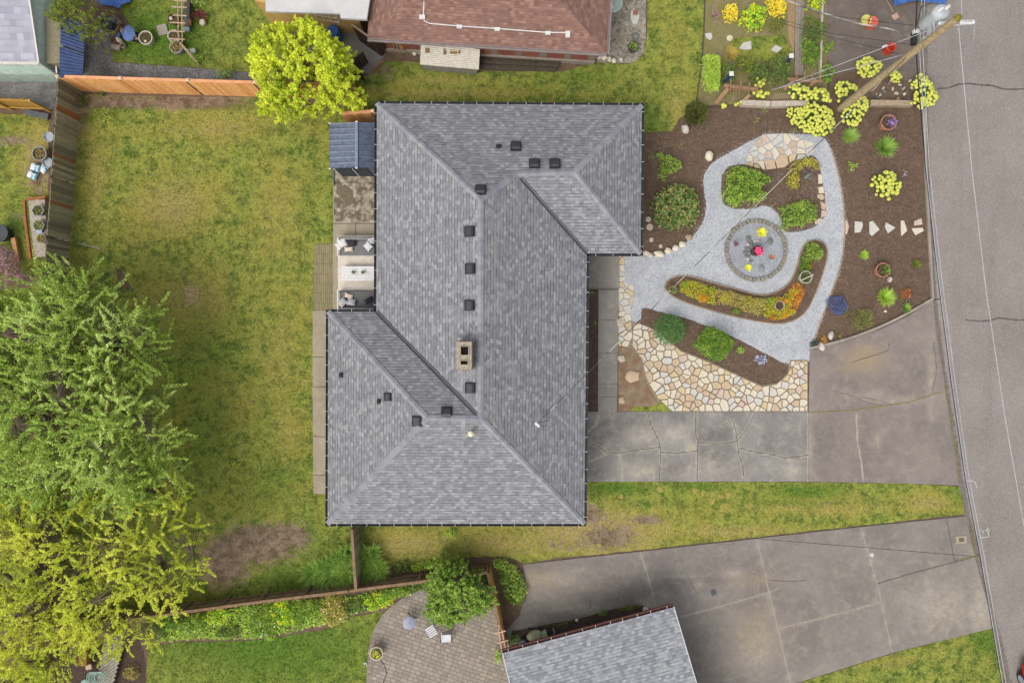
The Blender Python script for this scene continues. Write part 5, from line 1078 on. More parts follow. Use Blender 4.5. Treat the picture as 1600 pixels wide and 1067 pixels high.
# flat white-roofed addition and the timber gate corner
fh = thing('flat_roof_annex', 'pale flat-roofed annex joining the brown roof, above the golden tree', 'annex', P(500, 0))
WR = concrete('white_membrane', ['#cbc9c8', '#bfbdbd', '#d6d4d2', '#d9d3c9'], False, .3)
g = G(); g.prism([(p.x, p.y) for p in PL([(415, -140), (534, -140), (532, 22), (415, 18)], 2.5)], 2.35, 2.5); g.build('roof', WR, fh); g = G(); g.prism([(p.x, p.y) for p in PL([(534, -140), (600, -140), (573, 31), (532, 29)], 2.6)], 2.45, 2.62); g.build('raised_roof', WR, fh)
g = G(); a_, b_ = P(430, 18, 0), P(562, 45, 0); g.prism([(p.x, p.y) for p in PL([(425, -140), (590, -140), (572, 56), (425, 38)], 0)], 0, 2.33); g.build('wall', M('yellow_wall', ['#c9a868', '#b99658'], (2,), .8, (20, .1)), fh)
g = G(); wp = P(525, 50, 0); ws = Vector((0, -.02, 0)); a, b = P(506, 46.5, 0) + ws, P(540, 51.5, 0) + ws
for t in (0, .33, .66, 1): q_ = a.lerp(b, t); g.bar(q_ + Vector((0, 0, 1.2)), q_ + Vector((0, 0, 2.1)), .06, .06)
for z in (1.2, 1.65, 2.1): g.bar(a + Vector((0, 0, z)), b + Vector((0, 0, z)), .061, .05)
fw = g.build('window', TRIM, fh); g = G(); g.bar(a + Vector((0, .03, 1.65)), b + Vector((0, .03, 1.65)), .02, .85); g.build('pane', GLASS, fw)
DKW = M('dark_stained_board', ['#4b342c', '#3d2a24', '#5a4036'], (3, 8), .6, (30, .15), island=('#33231e', .5), spec=.4)
def panel(name, label, cat, a, b, h, mat, z=0.0, th=.05, rail=None, group=None):
    r = thing(name, label, cat, a.lerp(b, .5), group); d = b - a; L = d.length; n = max(2, int(L / .14)); g = G()
    for i in range(n): p0 = a.lerp(b, (i + .04) / n); p1 = a.lerp(b, (i + .96) / n); g.bar(p0 + Vector((0, 0, z + h / 2)), p1 + Vector((0, 0, z + h / 2)), .03, h)
    g.build('board_panel', mat, r); g = G(); g.bar(a + Vector((0, 0, z + h)), b + Vector((0, 0, z + h)), th * 1.6, .05); g.build('top_rail', rail or mat, r); return r
panel('timber_screen', 'tall dark brown timber screen leaning below the brown roof corner', 'screen', P(562, 64), P(596, 88), 1.8, DKW, rail=M('pale_cap', ['#8f7d6c'], (4,)))
panel('timber_gate', 'dark brown timber gate hung beside the leaning cedar poles', 'gate', P(597, 88), P(620, 66), 1.8, DKW)
panel('timber_screen', 'low dark brown timber screen at the concrete pad corner by the golden tree', 'screen', P(553, 116), P(576, 98), 1.3, DKW)
panel('timber_screen', 'short dark timber screen behind the concrete pad under golden leaves', 'screen', P(553, 118), P(572, 128), 1.2, DKW)
CED = M('cedar_pole', ['#b08656', '#9b7347', '#c49a6a'], (5,), .8, (30, .15))
for k, (x0, y0, x1, y1) in enumerate([(613, 66, 618, 82), (617, 64, 625, 84), (620, 63, 631, 83), (621, 64, 637, 86)]): g = G(); g.bar(P(x0, y0, 1.1), P(x1, y1, .05), .05, .05); tagit(g.build('pole', CED, org=P(x1, y1, .02)), ['cedar pole leaning nearest the dark timber gate', 'cedar pole second from the dark timber gate', 'cedar pole third from the dark gate', 'cedar pole leaning farthest from the dark gate'][k], 'pole', 'cedar poles leaning on the brick wall')
for k, (x, y, rx) in enumerate([(641, 80, 4), (648, 84, 4), (655, 82, 3.5)]): rock(x, y, rx, 4, .12, ROCKC, ['tan rubble stone next to the leaning poles', 'tan rubble stone between poles and white lid', 'rubble stone nearest the white lid'][k], .4)
for k, (x, y, a) in enumerate([(593, 100, .9), (589, 105, 1.0), (598, 97, .7), (584, 111, 1.1)]): g = G(); g.box(P(x, y, .05), (.22, .1, .08), a); tagit(g.build('brick', M('red_brick', []) if 'red_brick' in MATS else BRICKW, org=P(x, y, .01), bevel=.008), ['loose brick beside the concrete pad, second from its tip', 'loose brick third from the tip of the concrete pad', 'loose brick nearest the timber gate at the pad tip', 'loose brick farthest from the gate along the pad'][k], 'brick', 'loose bricks edging the concrete pad')
g = G(); g.lathe(P(527, 60, .03), [(.28, 0), (.31, .1), (.33, .45), (.30, .85), (.26, .9)], 20); br = thing('water_barrel', 'blue plastic barrel half hidden behind the golden tree', 'barrel', P(527, 60)); g.build('barrel_body', M('blue_plastic', ['#2c62a3', '#2a5590'], (4,), .4, (20, .1), spec=.5), br, smooth=True); g = G(); g.lathe(P(527, 60, .93), [(.05, 0), (.05, .04)], 10); g.build('cap', WHT, br)
# house top-left with lavender roof over pale green lower roof
lh = thing('green_house', 'pale green house corner under a lavender-grey shingle roof', 'house', P(0, 40)); rz = 1.9
q = [P(-300, -300, 2.6), P(20, -160, 2.6), P(60, 97, rz), P(-300, 93, rz)]
roof_mesh('roof', [[P(-300, 93, rz), P(60, 97, rz), P(20, -160, 3.0), P(-300, -160, 3.0)]], SH_P, lh)
GRNM = M('pale_green_metal', ['#a9bdb0', '#9fb3a6', '#b6c8bc'], (2, 5), .6, (30, .06))
g = G(); g.add([P(61, 98, rz - .08), P(86, 117, 1.0), P(82, -160, 1.2), P(21, -160, rz + .8), P(-300, 94, rz - .08), P(-300, 113, 1.0)], [(0, 1, 2, 3), (4, 5, 1, 0)]); g.build('lower_roof', GRNM, lh)
g = G(); ql = [P(-300, 113, 1.0), P(86, 117, 1.0), P(82, -160, 1.2)]
for a, b in zip(ql, ql[1:]): g.add([(a.x, a.y, 0), (b.x, b.y, 0), b, a], [(0, 1, 2, 3)])
g.build('wall', GRNM, lh); g = G(); g.bar(P(-300, 95.5, rz - .0), P(61, 99.5, rz - .0), .14, .08); g.bar(P(61, 99, rz), P(86, 116, 1.02), .07, .05); g.build('gutter', M('peeling_white', ['#d9d5cd', '#bdb6aa'], (18, 30), .8, (40, .3)), lh); g = G(); g.bar(P(40, -40, 2.55), P(60.5, 98, rz + .03), .07, .05); g.build('bargeboard', TRIM, lh)
g = G(); g.tube([P(88, 104, 1.6), P(89, 118, 1.4), P(92, 133, 1.1)], .04, 8); tagit(g.build('downpipe', WHT, org=P(92, 133, 0)), 'white downpipe between the green house and old grey fence', 'downpipe')
bs = thing('garden_shed', 'garden shed with deep blue corrugated metal roof beside the cedar fence', 'shed', P(112, 85)); BLM = M('blue_metal', ['#2a3c66', '#233354', '#324878'], (2, 6), .45, (20, .1), spec=.5)
for nm, q in (('roof', [P(93, 72, 1.9), P(131, 85, 1.6), P(129, 122, 1.6), P(93, 122, 1.9)]), ('upper_roof', [P(95, 25, 2.0), P(133, 40, 1.7), P(131, 83, 1.7), P(94, 70, 2.0)])):
    g = G(); m = 26; V = []
    for i in range(m + 1): t = i / m; zz = .006 * (1 if i % 3 == 0 else -1); V += [q[0].lerp(q[3], t) + Vector((0, 0, zz)), q[1].lerp(q[2], t) + Vector((0, 0, zz))]
    g.add(V, [(2 * i, 2 * i + 1, 2 * i + 3, 2 * i + 2) for i in range(m)]); g.build(nm, BLM, bs)
g = G(); g.prism([(p.x, p.y) for p in PL([(104, 50), (130, 54), (129, 118), (104, 118)], 0)], 0, 1.55); g.build('wall', W_OLD, bs)
# grey storage shed by the house
gs = thing('storage_shed', 'small slate grey metal shed with ribbed gable roof against the house', 'shed', P(552, 235)); SLM = M('slate_metal', ['#566072', '#4c5566', '#626d80'], (2, 6), .45, (20, .08), spec=.5); RIDG = M('slate_ridge', ['#6e7a93', '#7c88a0'], (4,), .4, None, spec=.5)
ev0, ev1, rg_ = 1.75, 1.75, 2.15
for nm, q in (('roof', [P(515.5, 193, ev0), P(557, 191.5, rg_), P(557, 262, rg_), P(515.5, 264, ev0)]), ('roof', [P(557, 191.5, rg_), P(586, 192, ev1), P(586, 264, ev1), P(557, 262, rg_)])):
    g = G(); m = 40; V = []
    for i in range(m + 1): t = i / m; zz = .02 if i % 5 in (0,) else 0; V += [q[0].lerp(q[3], t) + Vector((0, 0, zz)), q[1].lerp(q[2], t) + Vector((0, 0, zz))]
    g.add(V, [(2 * i, 2 * i + 1, 2 * i + 3, 2 * i + 2) for i in range(m)]); g.build(nm, SLM, gs)
g = G(); g.bar(P(557, 191, rg_ + .03), P(557, 262.5, rg_ + .03), .13, .05); g.build('ridge_cap', RIDG, gs)
g = G(); [g.box(P(a, b, c_), (.1, .06, .05)) for a, b, c_ in ((515, 193, ev0), (557, 190.5, rg_ + .04), (557, 262.8, rg_ + .04), (515.5, 264, ev0))]; g.build('corner_cap', WHT, gs)
g = G(); wq = PL([(523, 200), (588, 200), (588, 266), (523, 266)], 0); wq = [P(533, 214, 0), P(592, 214, 0), P(592, 275, 0), P(533, 275, 0)]
for i in range(4): a, b = wq[i], wq[(i + 1) % 4]; g.add([a, b, b + Vector((0, 0, 1.7)), a + Vector((0, 0, 1.7))], [(0, 1, 2, 3)])
g.build('wall', SLM, gs); g = G(); ya = wq[2].y - .03
for x0, x1 in ((wq[3].x + .06, wq[3].x + .84), (wq[3].x + .9, wq[3].x + 1.68)):
    for k in range(12): g.box(((x0 + x1) / 2, ya - .01, .15 + k * .13), (x1 - x0, .02, .1))
g.build('door', M('dark_slat', ['#2f333a', '#3a3f47'], (4,), .5, None), gs); g = G(); [g.box((x, ya - .03, .85), (.04, .03, 1.6)) for x in (wq[3].x + .08, wq[3].x + .97)]; g.build('door_trim', WHT, gs)
g = G(); g.bar(P(521, 266, .1), P(521.5, 290, .1), .05, .12); tagit(g.build('metal_rail', SLM, org=P(521, 278, .04)), 'low dark metal rail on the patio edge below the shed', 'rail')
# garage with grey tab shingles at the bottom
def fg(ev): a, b, c_, d = ev; return [[a, b, c_, d]]
ga = thing('garage', 'garage roof of mottled light grey tabs with reddish brown gutter beside mulch strip', 'garage', P(940, 1040)); zz = 2.1
a, b = P(785, 1020, zz), P(1053, 948, zz); dd_ = (b - a).normalized(); nn_ = Vector((dd_.y, -dd_.x, 0)); c_, d_ = b + nn_ * 4.6 + Vector((0, 0, 1.1)), a + nn_ * 4.6 + Vector((0, 0, 1.1)); e2, f2 = b + nn_ * 9.2, a + nn_ * 9.2
roof_mesh('roof', [[a, b, c_, d_], [e2, f2, d_, c_]], SH_L, ga); WF = M('white_fascia', ['#d6d6d6', '#c9c9c9'], (5,), .6, None)
for p0, p1 in ((b, c_), (c_, e2), (a, d_), (d_, f2)): g = G(); g.bar(p0 - Vector((0, 0, .08)), p1 - Vector((0, 0, .08)), .04, .16); g.build('bargeboard', WF, ga)
g = G(); wl = [p + Vector((0, 0, 0)) for p in (a + dd_ * .4 + nn_ * 1.0, b - dd_ * .5 + nn_ * 1.0, e2 - dd_ * .4 - nn_ * .4, f2 + dd_ * .4 - nn_ * .4)]
for i in range(4): p0, p1 = wl[i], wl[(i + 1) % 4]; g.add([(p0.x, p0.y, 0), (p1.x, p1.y, 0), (p1.x, p1.y, zz - .02), (p0.x, p0.y, zz - .02)], [(0, 1, 2, 3)])
m1, m2 = (wl[0] + wl[3]) / 2, (wl[1] + wl[2]) / 2; g.add([(wl[0].x, wl[0].y, zz - .02), (wl[3].x, wl[3].y, zz - .02), (m1.x, m1.y, zz + .9)], [(0, 1, 2)]); g.add([(wl[1].x, wl[1].y, zz - .02), (wl[2].x, wl[2].y, zz - .02), (m2.x, m2.y, zz + .9)], [(0, 1, 2)]); g.build('wall', SIDING, ga)
gutter(a, b, -nn_, ga, M('oxblood_gutter', ['#6b4440', '#5a3835'], (5,), .6, (30, .1)), M('white_bracket', ['#cdbdb4', '#d8cac2'], (5,), .5, None), sp=.68, end=.02, hl=.13, gw=.13)

# ---------------------------------------------------------------- terrace furniture
RUGM = paver_mat('woven_rug', ['#d6ccba', '#cbbfa9', '#d9d0c0'], .012, .012, '#c2b59f', 0, msz=.002)
o, _ = sheet('rug', [(528.5, 400), (592, 400), (592, 454), (528.5, 454)], .062, M('rug_weave', ['#d8cfbf', '#cfc4b0', '#ddd5c8'], (3, 9), .95, (90, .1)), label='cream woven outdoor rug under the white terrace table', cat='rug', kind='thing')
def sofa(x0, x1, yb, yf, label, back_top=True):
    r = thing('outdoor_sofa', label, 'sofa', P((x0 + x1) / 2, (yb + yf) / 2, .05)); k = 1
    FR = M('white_frame', ['#dcd9d2', '#cfccc4'], (4,), .6, (20, .05)); CU = M('grey_cushion', ['#7d7c7b', '#747372'], (6,), .95, (80, .08)); CB = M('grey_backrest', ['#8a8886', '#7f7d7b'], (6,), .95, (80, .08))
    a, b = P(x0, yb, .4), P(x1, yf, .4); xa, xb = min(a.x, b.x), max(a.x, b.x); ya, yb_ = min(a.y, b.y), max(a.y, b.y)
    g = G(); g.box(((xa + xb) / 2, (ya + yb_) / 2, .34), (xb - xa, yb_ - ya, .16)); g.build('seat_cushion', CU, r, bevel=.03)
    s = 1 if a.y > b.y else -1; bk = a.y + s * .09
    g = G(); g.box(((xa + xb) / 2, bk - s * .02, .52), (xb - xa, .14, .42)); g.build('back_cushion', CB, r, bevel=.04)
    g = G(); g.box(((xa + xb) / 2, (ya + yb_) / 2, .22), (xb - xa + .1, yb_ - ya + .02, .08)); g.box(((xa + xb) / 2, bk + s * .09, .42), (xb - xa + .1, .03, .52)); g.build('frame', FR, r, bevel=.008)
    for x in (xa - .06, xb + .06): g = G(); g.box((x, (ya + yb_) / 2 + s * .03, .58), (.08, yb_ - ya + .16, .04)); g.box((x, ya + .04, .36), (.06, .06, .42)); g.box((x, yb_ - .02, .36), (.06, .06, .42)); g.build('armrest', FR, r, bevel=.006)
    for x in (xa - .06, xb + .06):
        for y in (ya + .04, yb_ - .02): g = G(); g.box((x, y, .12), (.06, .06, .13)); g.build('leg', FR, r)
    return r
sofa(531, 600, 376, 399, 'grey cushioned white sofa above the rug with a tan lumbar pillow'); sofa(531, 600, 481, 455, 'grey cushioned white sofa below the rug with a black striped pillow')
tb = thing('coffee_table', 'long white wood coffee table with two little plants on the rug', 'table', P(570, 427, .06)); WW = M('whitewashed_wood', ['#dfddda', '#cfcdca', '#e6e4e2'], (3, 12), .7, (30, .08)); a, b = P(534, 416, .45), P(600, 439, .45); g = G()
for k in range(5): y = a.y + (b.y - a.y) * (k + .5) / 5; g.box(((a.x + b.x) / 2, y, .43), (b.x - a.x, abs(b.y - a.y) / 5 - .006, .04))
g.build('table_top', WW, tb, bevel=.005)
for x in (a.x + .04, b.x - .04): g = G(); g.box((x, (a.y + b.y) / 2, .24), (.05, abs(b.y - a.y) - .06, .34)); g.build('leg', M('grey_wood', ['#8d8a86'], (4,), .8, (30, .1)), tb)
for x, lb in ((553, 'little green plant on the coffee table nearer its end'), (567.5, 'little green plant on the coffee table nearer the house')):
    c = P(x, 426, .455); r = thing('potted_plant', lb, 'potted plant', c, 'plants on the coffee table'); g = G(); g.lathe(c, [(.05, 0), (.065, .09), (.055, .09)], 12); g.build('pot', M('dark_pot', ['#6e6a5e'], (4,)), r, smooth=True)
    C = np.array([tuple(c + Vector((R.gauss(0, .045), R.gauss(0, .045), .1 + R.random() * .1))) for _ in range(160)]); np_mesh('foliage', *leaf_cloud(C, .04, .8), LM['dkg'], r)
def stripes(name, ca, cb, n=9, ax=0):
    t = NT(name); s = t.n('ShaderNodeSeparateXYZ'); t.l(t.co, s.inputs[0]); f = t.math('FRACT', t.math('MULTIPLY', s.outputs[ax], n)); return t.bsdf(t.mix(t.math('GREATER_THAN', f, .62), lin(ca), lin(cb)), .95)
def pillow(px, py, z, w_, h_, rz, mat, label, tilt=.35, tdir=0, grp='throw pillows on the terrace sofas'):
    bm = bmesh.new(); bmesh.ops.create_grid(bm, x_segments=10, y_segments=10, size=.5); V = []; F = []
    n0 = len(bm.verts); co = [v.co.copy() for v in bm.verts]; fs = [[v.index for v in f.verts] for f in bm.faces]; bm.free()
    for sgn in (1, -1):
        for c in co:
            u, v = c.x * 2, c.y * 2; t = max(0, (1 - u ** 4) * (1 - v ** 4)) ** .5; pin = 1 - .10 * (1 - abs(u) ** 2) * 0 - .07 * (abs(v) ** 2 < 1) * (1 - abs(u * v))
            V.append(Vector((c.x * w_ * (1 - .08 * (1 - v * v)), c.y * h_ * (1 - .08 * (1 - u * u)), sgn * t * .07)))
    F = fs + [[i + n0 for i in reversed(f)] for f in fs]; o = G(); o.v = [tuple(v) for v in V]; o.f = [tuple(f) for f in F]; ob = o.build('throw_pillow', mat, smooth=True); c = P(px, py, z)
    ob.location = c; ob.rotation_euler = (tilt * math.cos(tdir), tilt * math.sin(tdir), rz); return tagit(ob, label, 'pillow', grp)
PW = M('white_fabric', ['#dcdad6', '#d0ceca'], (8,), .95, (60, .06)); PB = M('black_fabric', ['#3a3a3e', '#323236'], (8,), .95, (60, .1)); PT = M('beige_fabric', ['#d9c9b8', '#cbb9a6'], (12,), .95, (60, .1)); PS = stripes('striped_fabric', '#dedcda', '#3a3d45', 14, 1); PG = stripes('faint_stripe_fabric', '#d6d6da', '#a9acb6', 9, 0)
pillow(535, 380, .62, .44, .44, .35, PW, 'white square pillow on the upper sofa by the armrest', .5); pillow(531, 383, .58, .4, .4, .75, PW, 'pure white pillow poking past the upper sofa armrest', .3, 1)
pillow(549, 380.5, .58, .46, .4, .12, PB, 'black pillow with pale edge on the upper sofa', .9); pillow(545, 389.5, .5, .46, .25, .05, PT, 'tan oblong lumbar pillow on the upper sofa seat', .15)
pillow(575, 385, .58, .42, .42, -.85, PG, 'pale grey striped pillow near the eaves on the upper sofa', .5); pillow(582, 377, .62, .38, .38, .3, PS, 'black striped pillow tucked under the eaves on the upper sofa', .8)
pillow(545, 462.5, .5, .46, .26, -.3, PT, 'cream oblong lumbar pillow on the lower sofa seat', .15); pillow(535, 472, .58, .44, .44, .75, PS, 'bold black and white striped pillow on the lower sofa', -.4)
pillow(549, 472, .56, .44, .36, -.15, PG, 'pale grey striped pillow beside the bold striped one', -.4); pillow(576, 469, .58, .46, .32, .55, PB, 'black pillow near the eaves on the lower sofa', -.5)
# ---------------------------------------------------------------- trees
tree('plum_tree', 'biggest tree, loose green crown of long upright shoots over the back lawn', 70, 640, 2.0, .24,
     [(-110, 500), (-60, 440), (0, 455), (40, 410), (75, 425), (130, 440), (160, 490), (198, 485), (208, 560), (218, 620), (225, 690), (238, 730), (228, 790), (190, 812), (100, 800), (0, 790), (-110, 810)], 4.2, 2.6, 2300, 1.35, LM['plum'], leaf=.105, per=115, brush=.13, out=.55, twist=.8, nl=12, clump=.14, seed=2)
tree('plum_tree', 'yellow-green leaved tree with bristly shoots over the corner of the fence', 80, 930, 1.8, .2,
     [(-110, 800), (0, 775), (70, 765), (150, 775), (235, 750), (255, 780), (262, 830), (288, 860), (290, 905), (272, 955), (235, 980), (222, 1030), (175, 1005), (150, 1045), (100, 1020), (80, 1075), (30, 1120), (-110, 1130)], 3.9, 2.0, 2000, 1.05, LM['ylw'], leaf=.10, per=95, brush=.11, out=.55, twist=.8, nl=12, clump=.1, seed=6)
tree('golden_tree', 'rounded golden lime leaved tree beside the orange cedar fence', 500, 125, 1.5, .12,
     [(378, 70), (398, 46), (425, 28), (470, 24), (505, 44), (528, 62), (540, 92), (556, 122), (540, 146), (505, 152), (470, 156), (425, 168), (392, 150), (404, 122), (376, 100)], 2.9, 1.7, 950, .5, LM['lime'], leaf=.12, per=70, brush=.17, out=.7, twist=.5, nl=8, clump=.2, seed=9, aspect=.6, twig=.004)
tree('magnolia_tree', 'small broad-leaved green tree leaning over the paver patio', 724, 915, 1.0, .08,
     [(668, 905), (680, 890), (700, 888), (722, 893), (740, 908), (764, 925), (770, 950), (755, 966), (735, 966), (722, 978), (700, 980), (678, 974), (664, 962), (668, 935)], 1.7, 1.1, 650, .4, LM['mag'], leaf=.15, per=42, brush=.14, out=.6, twist=.6, nl=7, clump=.3, seed=12, aspect=.4, twig=.004)
tree('conifer_tree', 'olive green feathery tree above the blue shed roof', 112, 30, 1.4, .08,
     [(72, 10), (88, -20), (120, -30), (138, 5), (140, 36), (128, 50), (112, 44), (100, 36), (92, 46), (78, 30)], 2.0, 1.4, 260, .45, LM['olive'], leaf=.08, per=50, brush=.12, out=.6, nl=6, clump=.3, seed=15, twig=.004)
# ---------------------------------------------------------------- front garden shrubs
shrub('shrub', 'large domed shrub of mixed green and tan-tipped leaves by the house corner', 'shrub', ell(1058, 322, 41, 38, seed=1), 1.15, LM['mix'], 1500, .10, seed=1, aspect=.6)
shrub('shrub', 'feathery lime green shrub on the mulch beside the house wall', 'shrub', [(1024, 240), (1034, 236), (1042, 241), (1050, 240), (1058, 247), (1067, 254), (1066, 262), (1056, 268), (1046, 272), (1040, 285), (1034, 284), (1029, 274), (1030, 260), (1033, 252)], .7, LM['bright'], 1300, .09, seed=2, lump=.5)
shrub('shrub', 'broad bright green leafy mound inside the gravel loop', 'shrub', [(1134, 268), (1146, 258), (1165, 258), (1182, 262), (1196, 270), (1205, 272), (1207, 284), (1196, 288), (1192, 294), (1203, 302), (1196, 314), (1184, 318), (1166, 318), (1146, 326), (1131, 312), (1129, 300), (1135, 284)], .8, LM['bright'], 1700, .10, seed=3, base=.03)
shrub('shrub', 'golden olive shrub curved like a horseshoe round a dark rock', 'shrub', [(1230, 265), (1240, 254), (1255, 246), (1272, 246), (1284, 256), (1281, 267), (1270, 262), (1256, 260), (1250, 270), (1251, 282), (1250, 296), (1238, 298), (1230, 286)], .5, LM['gold'], 1700, .075, seed=4, base=.03)
shrub('shrub', 'medium leafy green shrub above the small flagstone row', 'shrub', [(1217, 322), (1232, 318), (1250, 312), (1268, 308), (1276, 322), (1280, 342), (1264, 350), (1252, 356), (1236, 356), (1222, 364), (1217, 352), (1222, 338)], .6, LM['bright'], 1500, .10, seed=5, base=.03, aspect=.4)
shrub('shrub', 'round tightly clipped fine-leaved dark green bush by the flagstones', 'shrub', ell(1047, 515, 28, 26, seed=6, wob=.03), .95, LM['dome'], 3200, .055, seed=6, lump=.12, depth=.3, base=.03)
shrub('shrub', 'boxy clipped yellow-green bush overhanging the flagstone patio', 'shrub', [(1106, 506), (1118, 510), (1134, 518), (1149, 532), (1146, 544), (1134, 560), (1122, 568), (1108, 562), (1090, 548), (1082, 540), (1090, 524)], .95, LM['box'], 2400, .07, seed=7, lump=.12, edge=.12, depth=.3, base=.03)
def spiky(name, label, px, py, rpx, h, mat, n=900, base=.02):
    c = P(px, py, base); r = thing(name, label, 'shrub', c); Rm = rpx * S0; a = rng.uniform(0, 2 * np.pi, n); rr = Rm * .75 * np.sqrt(rng.random(n)); C = np.column_stack([c.x + rr * np.cos(a), c.y + rr * np.sin(a), base + h * (1 - (rr / Rm) ** 2) * rng.uniform(.5, 1, n)])
    D = unit(np.column_stack([np.cos(a) * (rr / Rm + .2), np.sin(a) * (rr / Rm + .2), np.full(n, .8)]) + rng.normal(size=(n, 3)) * .25); U = unit(np.cross(D, rng.normal(size=(n, 3)))); V, F = quad_leaves(C, D, U, np.full((n, 1), .14) * rng.uniform(.6, 1.2, (n, 1)), np.full((n, 1), .018)); np_mesh('foliage', V, F, mat, r)
    g = G(); g.tube([c, c + Vector((0, 0, h * .6))], .03, 6); g.build('stem', BARK, r); return r
spiky('shrub', 'dark olive upright-twigged shrub where lawn meets the mulch', 1084, 182, 23, 1.1, LM['conif'], 1900)
# kidney bed planting (ground cover)
def cover(name, label, poly, h, mat, dens=2200, leaf=.055, base=.09, seed=0, cat='ground cover', **k): return shrub(name, label, cat, poly, h, mat, dens, leaf, base=base, seed=seed, kind='stuff', lump=.3, edge=.15, **k)
cover('sedum', 'lime green and yellow ground cover at the pot end of the kidney bed', [(1062, 440), (1074, 436), (1092, 440), (1106, 446), (1122, 454), (1118, 468), (1122, 478), (1100, 474), (1082, 468), (1062, 456)], .22, LM['sedum'], seed=21)
cover('heather', 'straw coloured low heather across the middle of the kidney bed', [(1118, 452), (1140, 452), (1160, 460), (1180, 464), (1196, 466), (1196, 486), (1186, 494), (1160, 486), (1140, 478), (1122, 474)], .28, LM['heath'], seed=22, leaf=.06)
cover('sedum', 'green and gold ground cover around the small pale pot', [(1194, 466), (1206, 464), (1222, 462), (1236, 452), (1244, 462), (1236, 480), (1244, 488), (1228, 498), (1210, 501), (1192, 494)], .2, LM['sedum'], seed=23)
cover('sedum', 'orange and rust ground cover in the bend of the kidney bed', [(1232, 452), (1244, 440), (1254, 442), (1258, 458), (1250, 478), (1240, 492), (1222, 500), (1212, 500), (1222, 486), (1234, 474)], .2, LM['orange'], seed=24)
cover('sedum', 'mossy green ground cover between the leafy shrub and the striped pot', [(1250, 404), (1258, 396), (1270, 404), (1268, 420), (1258, 430), (1248, 428)], .18, LM['box'], seed=25)
cover('sedum', 'thin reddish ground cover beside the green tub rim', [(1262, 412), (1272, 410), (1270, 420), (1262, 424)], .12, LM['rust'], seed=26, dens=1200)
shrub('shrub', 'bright lime green shrub filling the upper end of the kidney bed', 'shrub', [(1256, 386), (1264, 377), (1276, 378), (1288, 390), (1289, 398), (1280, 408), (1270, 406), (1260, 400)], .4, LM['bright'], 1700, .08, base=.09, seed=27)
for k, (x, y, r_, m, lb) in enumerate([(1072, 444, 7, 'bright', 'fresh green sprig patch near the brown bowl planter'), (1098, 466, 8, 'orange', 'orange tinted patch within the lime ground cover'), (1112, 452, 6, 'box', 'mossy green patch at the start of the heather'), (1134, 466, 8, 'sedum', 'yellow patch breaking the straw heather'), (1150, 486, 6, 'box', 'green patch at the street side edge of the heather'), (1170, 470, 8, 'gold', 'golden patch inside the heather'), (1188, 476, 7, 'heath', 'straw patch between heather and gold cover'), (1202, 470, 7, 'bright', 'bright green patch above the pale clay pot'), (1226, 470, 7, 'orange', 'orange patch right beside the pale clay pot'), (1240, 456, 6, 'sedum', 'yellow patch in the upper part of the bend'), (1236, 488, 7, 'sedum', 'yellow patch at the outer corner of the bend'), (1208, 496, 6, 'rust', 'rusty patch below the pale clay pot'), (1250, 462, 5, 'rust', 'rust red patch under the celadon tub')]):
    cover('patch_plant', lb, ell(x, y, r_, r_ * .8, seed=200 + k, wob=.35), .34, LM[m], dens=1500, leaf=.07, seed=200 + k)
# outer bed plants
tuft('grass_tuft', 'dark green fountain grass tuft on the street bed mulch', 'plant', 1380, 232, 20, LM['blade'], 420, .4, .03)
tuft('grass_tuft', 'soft fuzzy olive grass mound beside the gravel path top', 'plant', 1328, 213, 16, LM['fuzz'], 600, .35, .012, cl=8)
tuft('grass_tuft', 'lime green strappy tuft by the white stones near the apron kerb', 'plant', 1381, 465, 17, LM['bladel'], 420, .35, .028)
tuft('grass_tuft', 'small green strap-leaved clump close to the kerb corner', 'plant', 1413, 482, 11, LM['blade'], 70, .3, .035)
tuft('grass_tuft', 'small bright lime tuft in the middle of the street bed', 'plant', 1347, 400, 10, LM['bladel'], 200, .2, .02, cl=5)
tuft('grass_tuft', 'tiny olive tuft next to the street kerb', 'plant', 1431, 412, 9, LM['olive'], 130, .2, .02, cl=5)
shrub('shrub', 'rusty brown leafed plant near the street kerb', 'plant', ell(1415, 458, 10, 10, seed=31, wob=.25), .25, LM['rust'], 1000, .06, seed=31, lump=.5)
shrub('shrub', 'tiny rusty yellow plant touching the lime strappy clump top', 'plant', ell(1413, 469, 6, 4, seed=32, wob=.25), .15, LM['gold'], 900, .05, seed=32, lump=.5)
shrub('shrub', 'low blue-violet flowering mound on the street bed', 'plant', ell(1309, 476, 18, 16, rot=.5, seed=33, wob=.12), .25, LM['blue'], 3000, .045, seed=33, aspect=.7)
shrub('shrub', 'twiggy olive and bronze bush above the curved apron kerb', 'shrub', ell(1348, 500, 18, 18, seed=34, wob=.15), .7, LM['olive'], 1500, .06, seed=34, lump=.4, aspect=.35)
shrub('shrub', 'dark blue-green creeping plant at the apron kerb end', 'plant', ell(1274, 538, 10, 8, seed=35), .15, LM['dblue'], 2500, .05, seed=35)
shrub('shrub', 'orange and yellow leafed plant between two rocks at the kerb end', 'plant', ell(1288, 534, 8, 9, seed=36, wob=.3), .14, LM['orange'], 1200, .05, seed=36)
shrub('shrub', 'small yellow-leaved seedling on bare mulch near the apron kerb', 'plant', ell(1312, 524, 4, 5, seed=37, wob=.3), .1, LM['gold'], 1200, .05, seed=37)
shrub('shrub', 'sparse dry wisp of a plant beside the blue flowering mound', 'plant', ell(1326, 494, 10, 8, seed=38, wob=.3), .12, LM['gold'], 160, .07, seed=38, aspect=.25)
shrub('shrub', 'small pale leafy seedling left of the yellow ball-headed plant', 'plant', ell(1333, 259, 8, 9, seed=39, wob=.3), .15, LM['bladel'], 600, .07, seed=39)
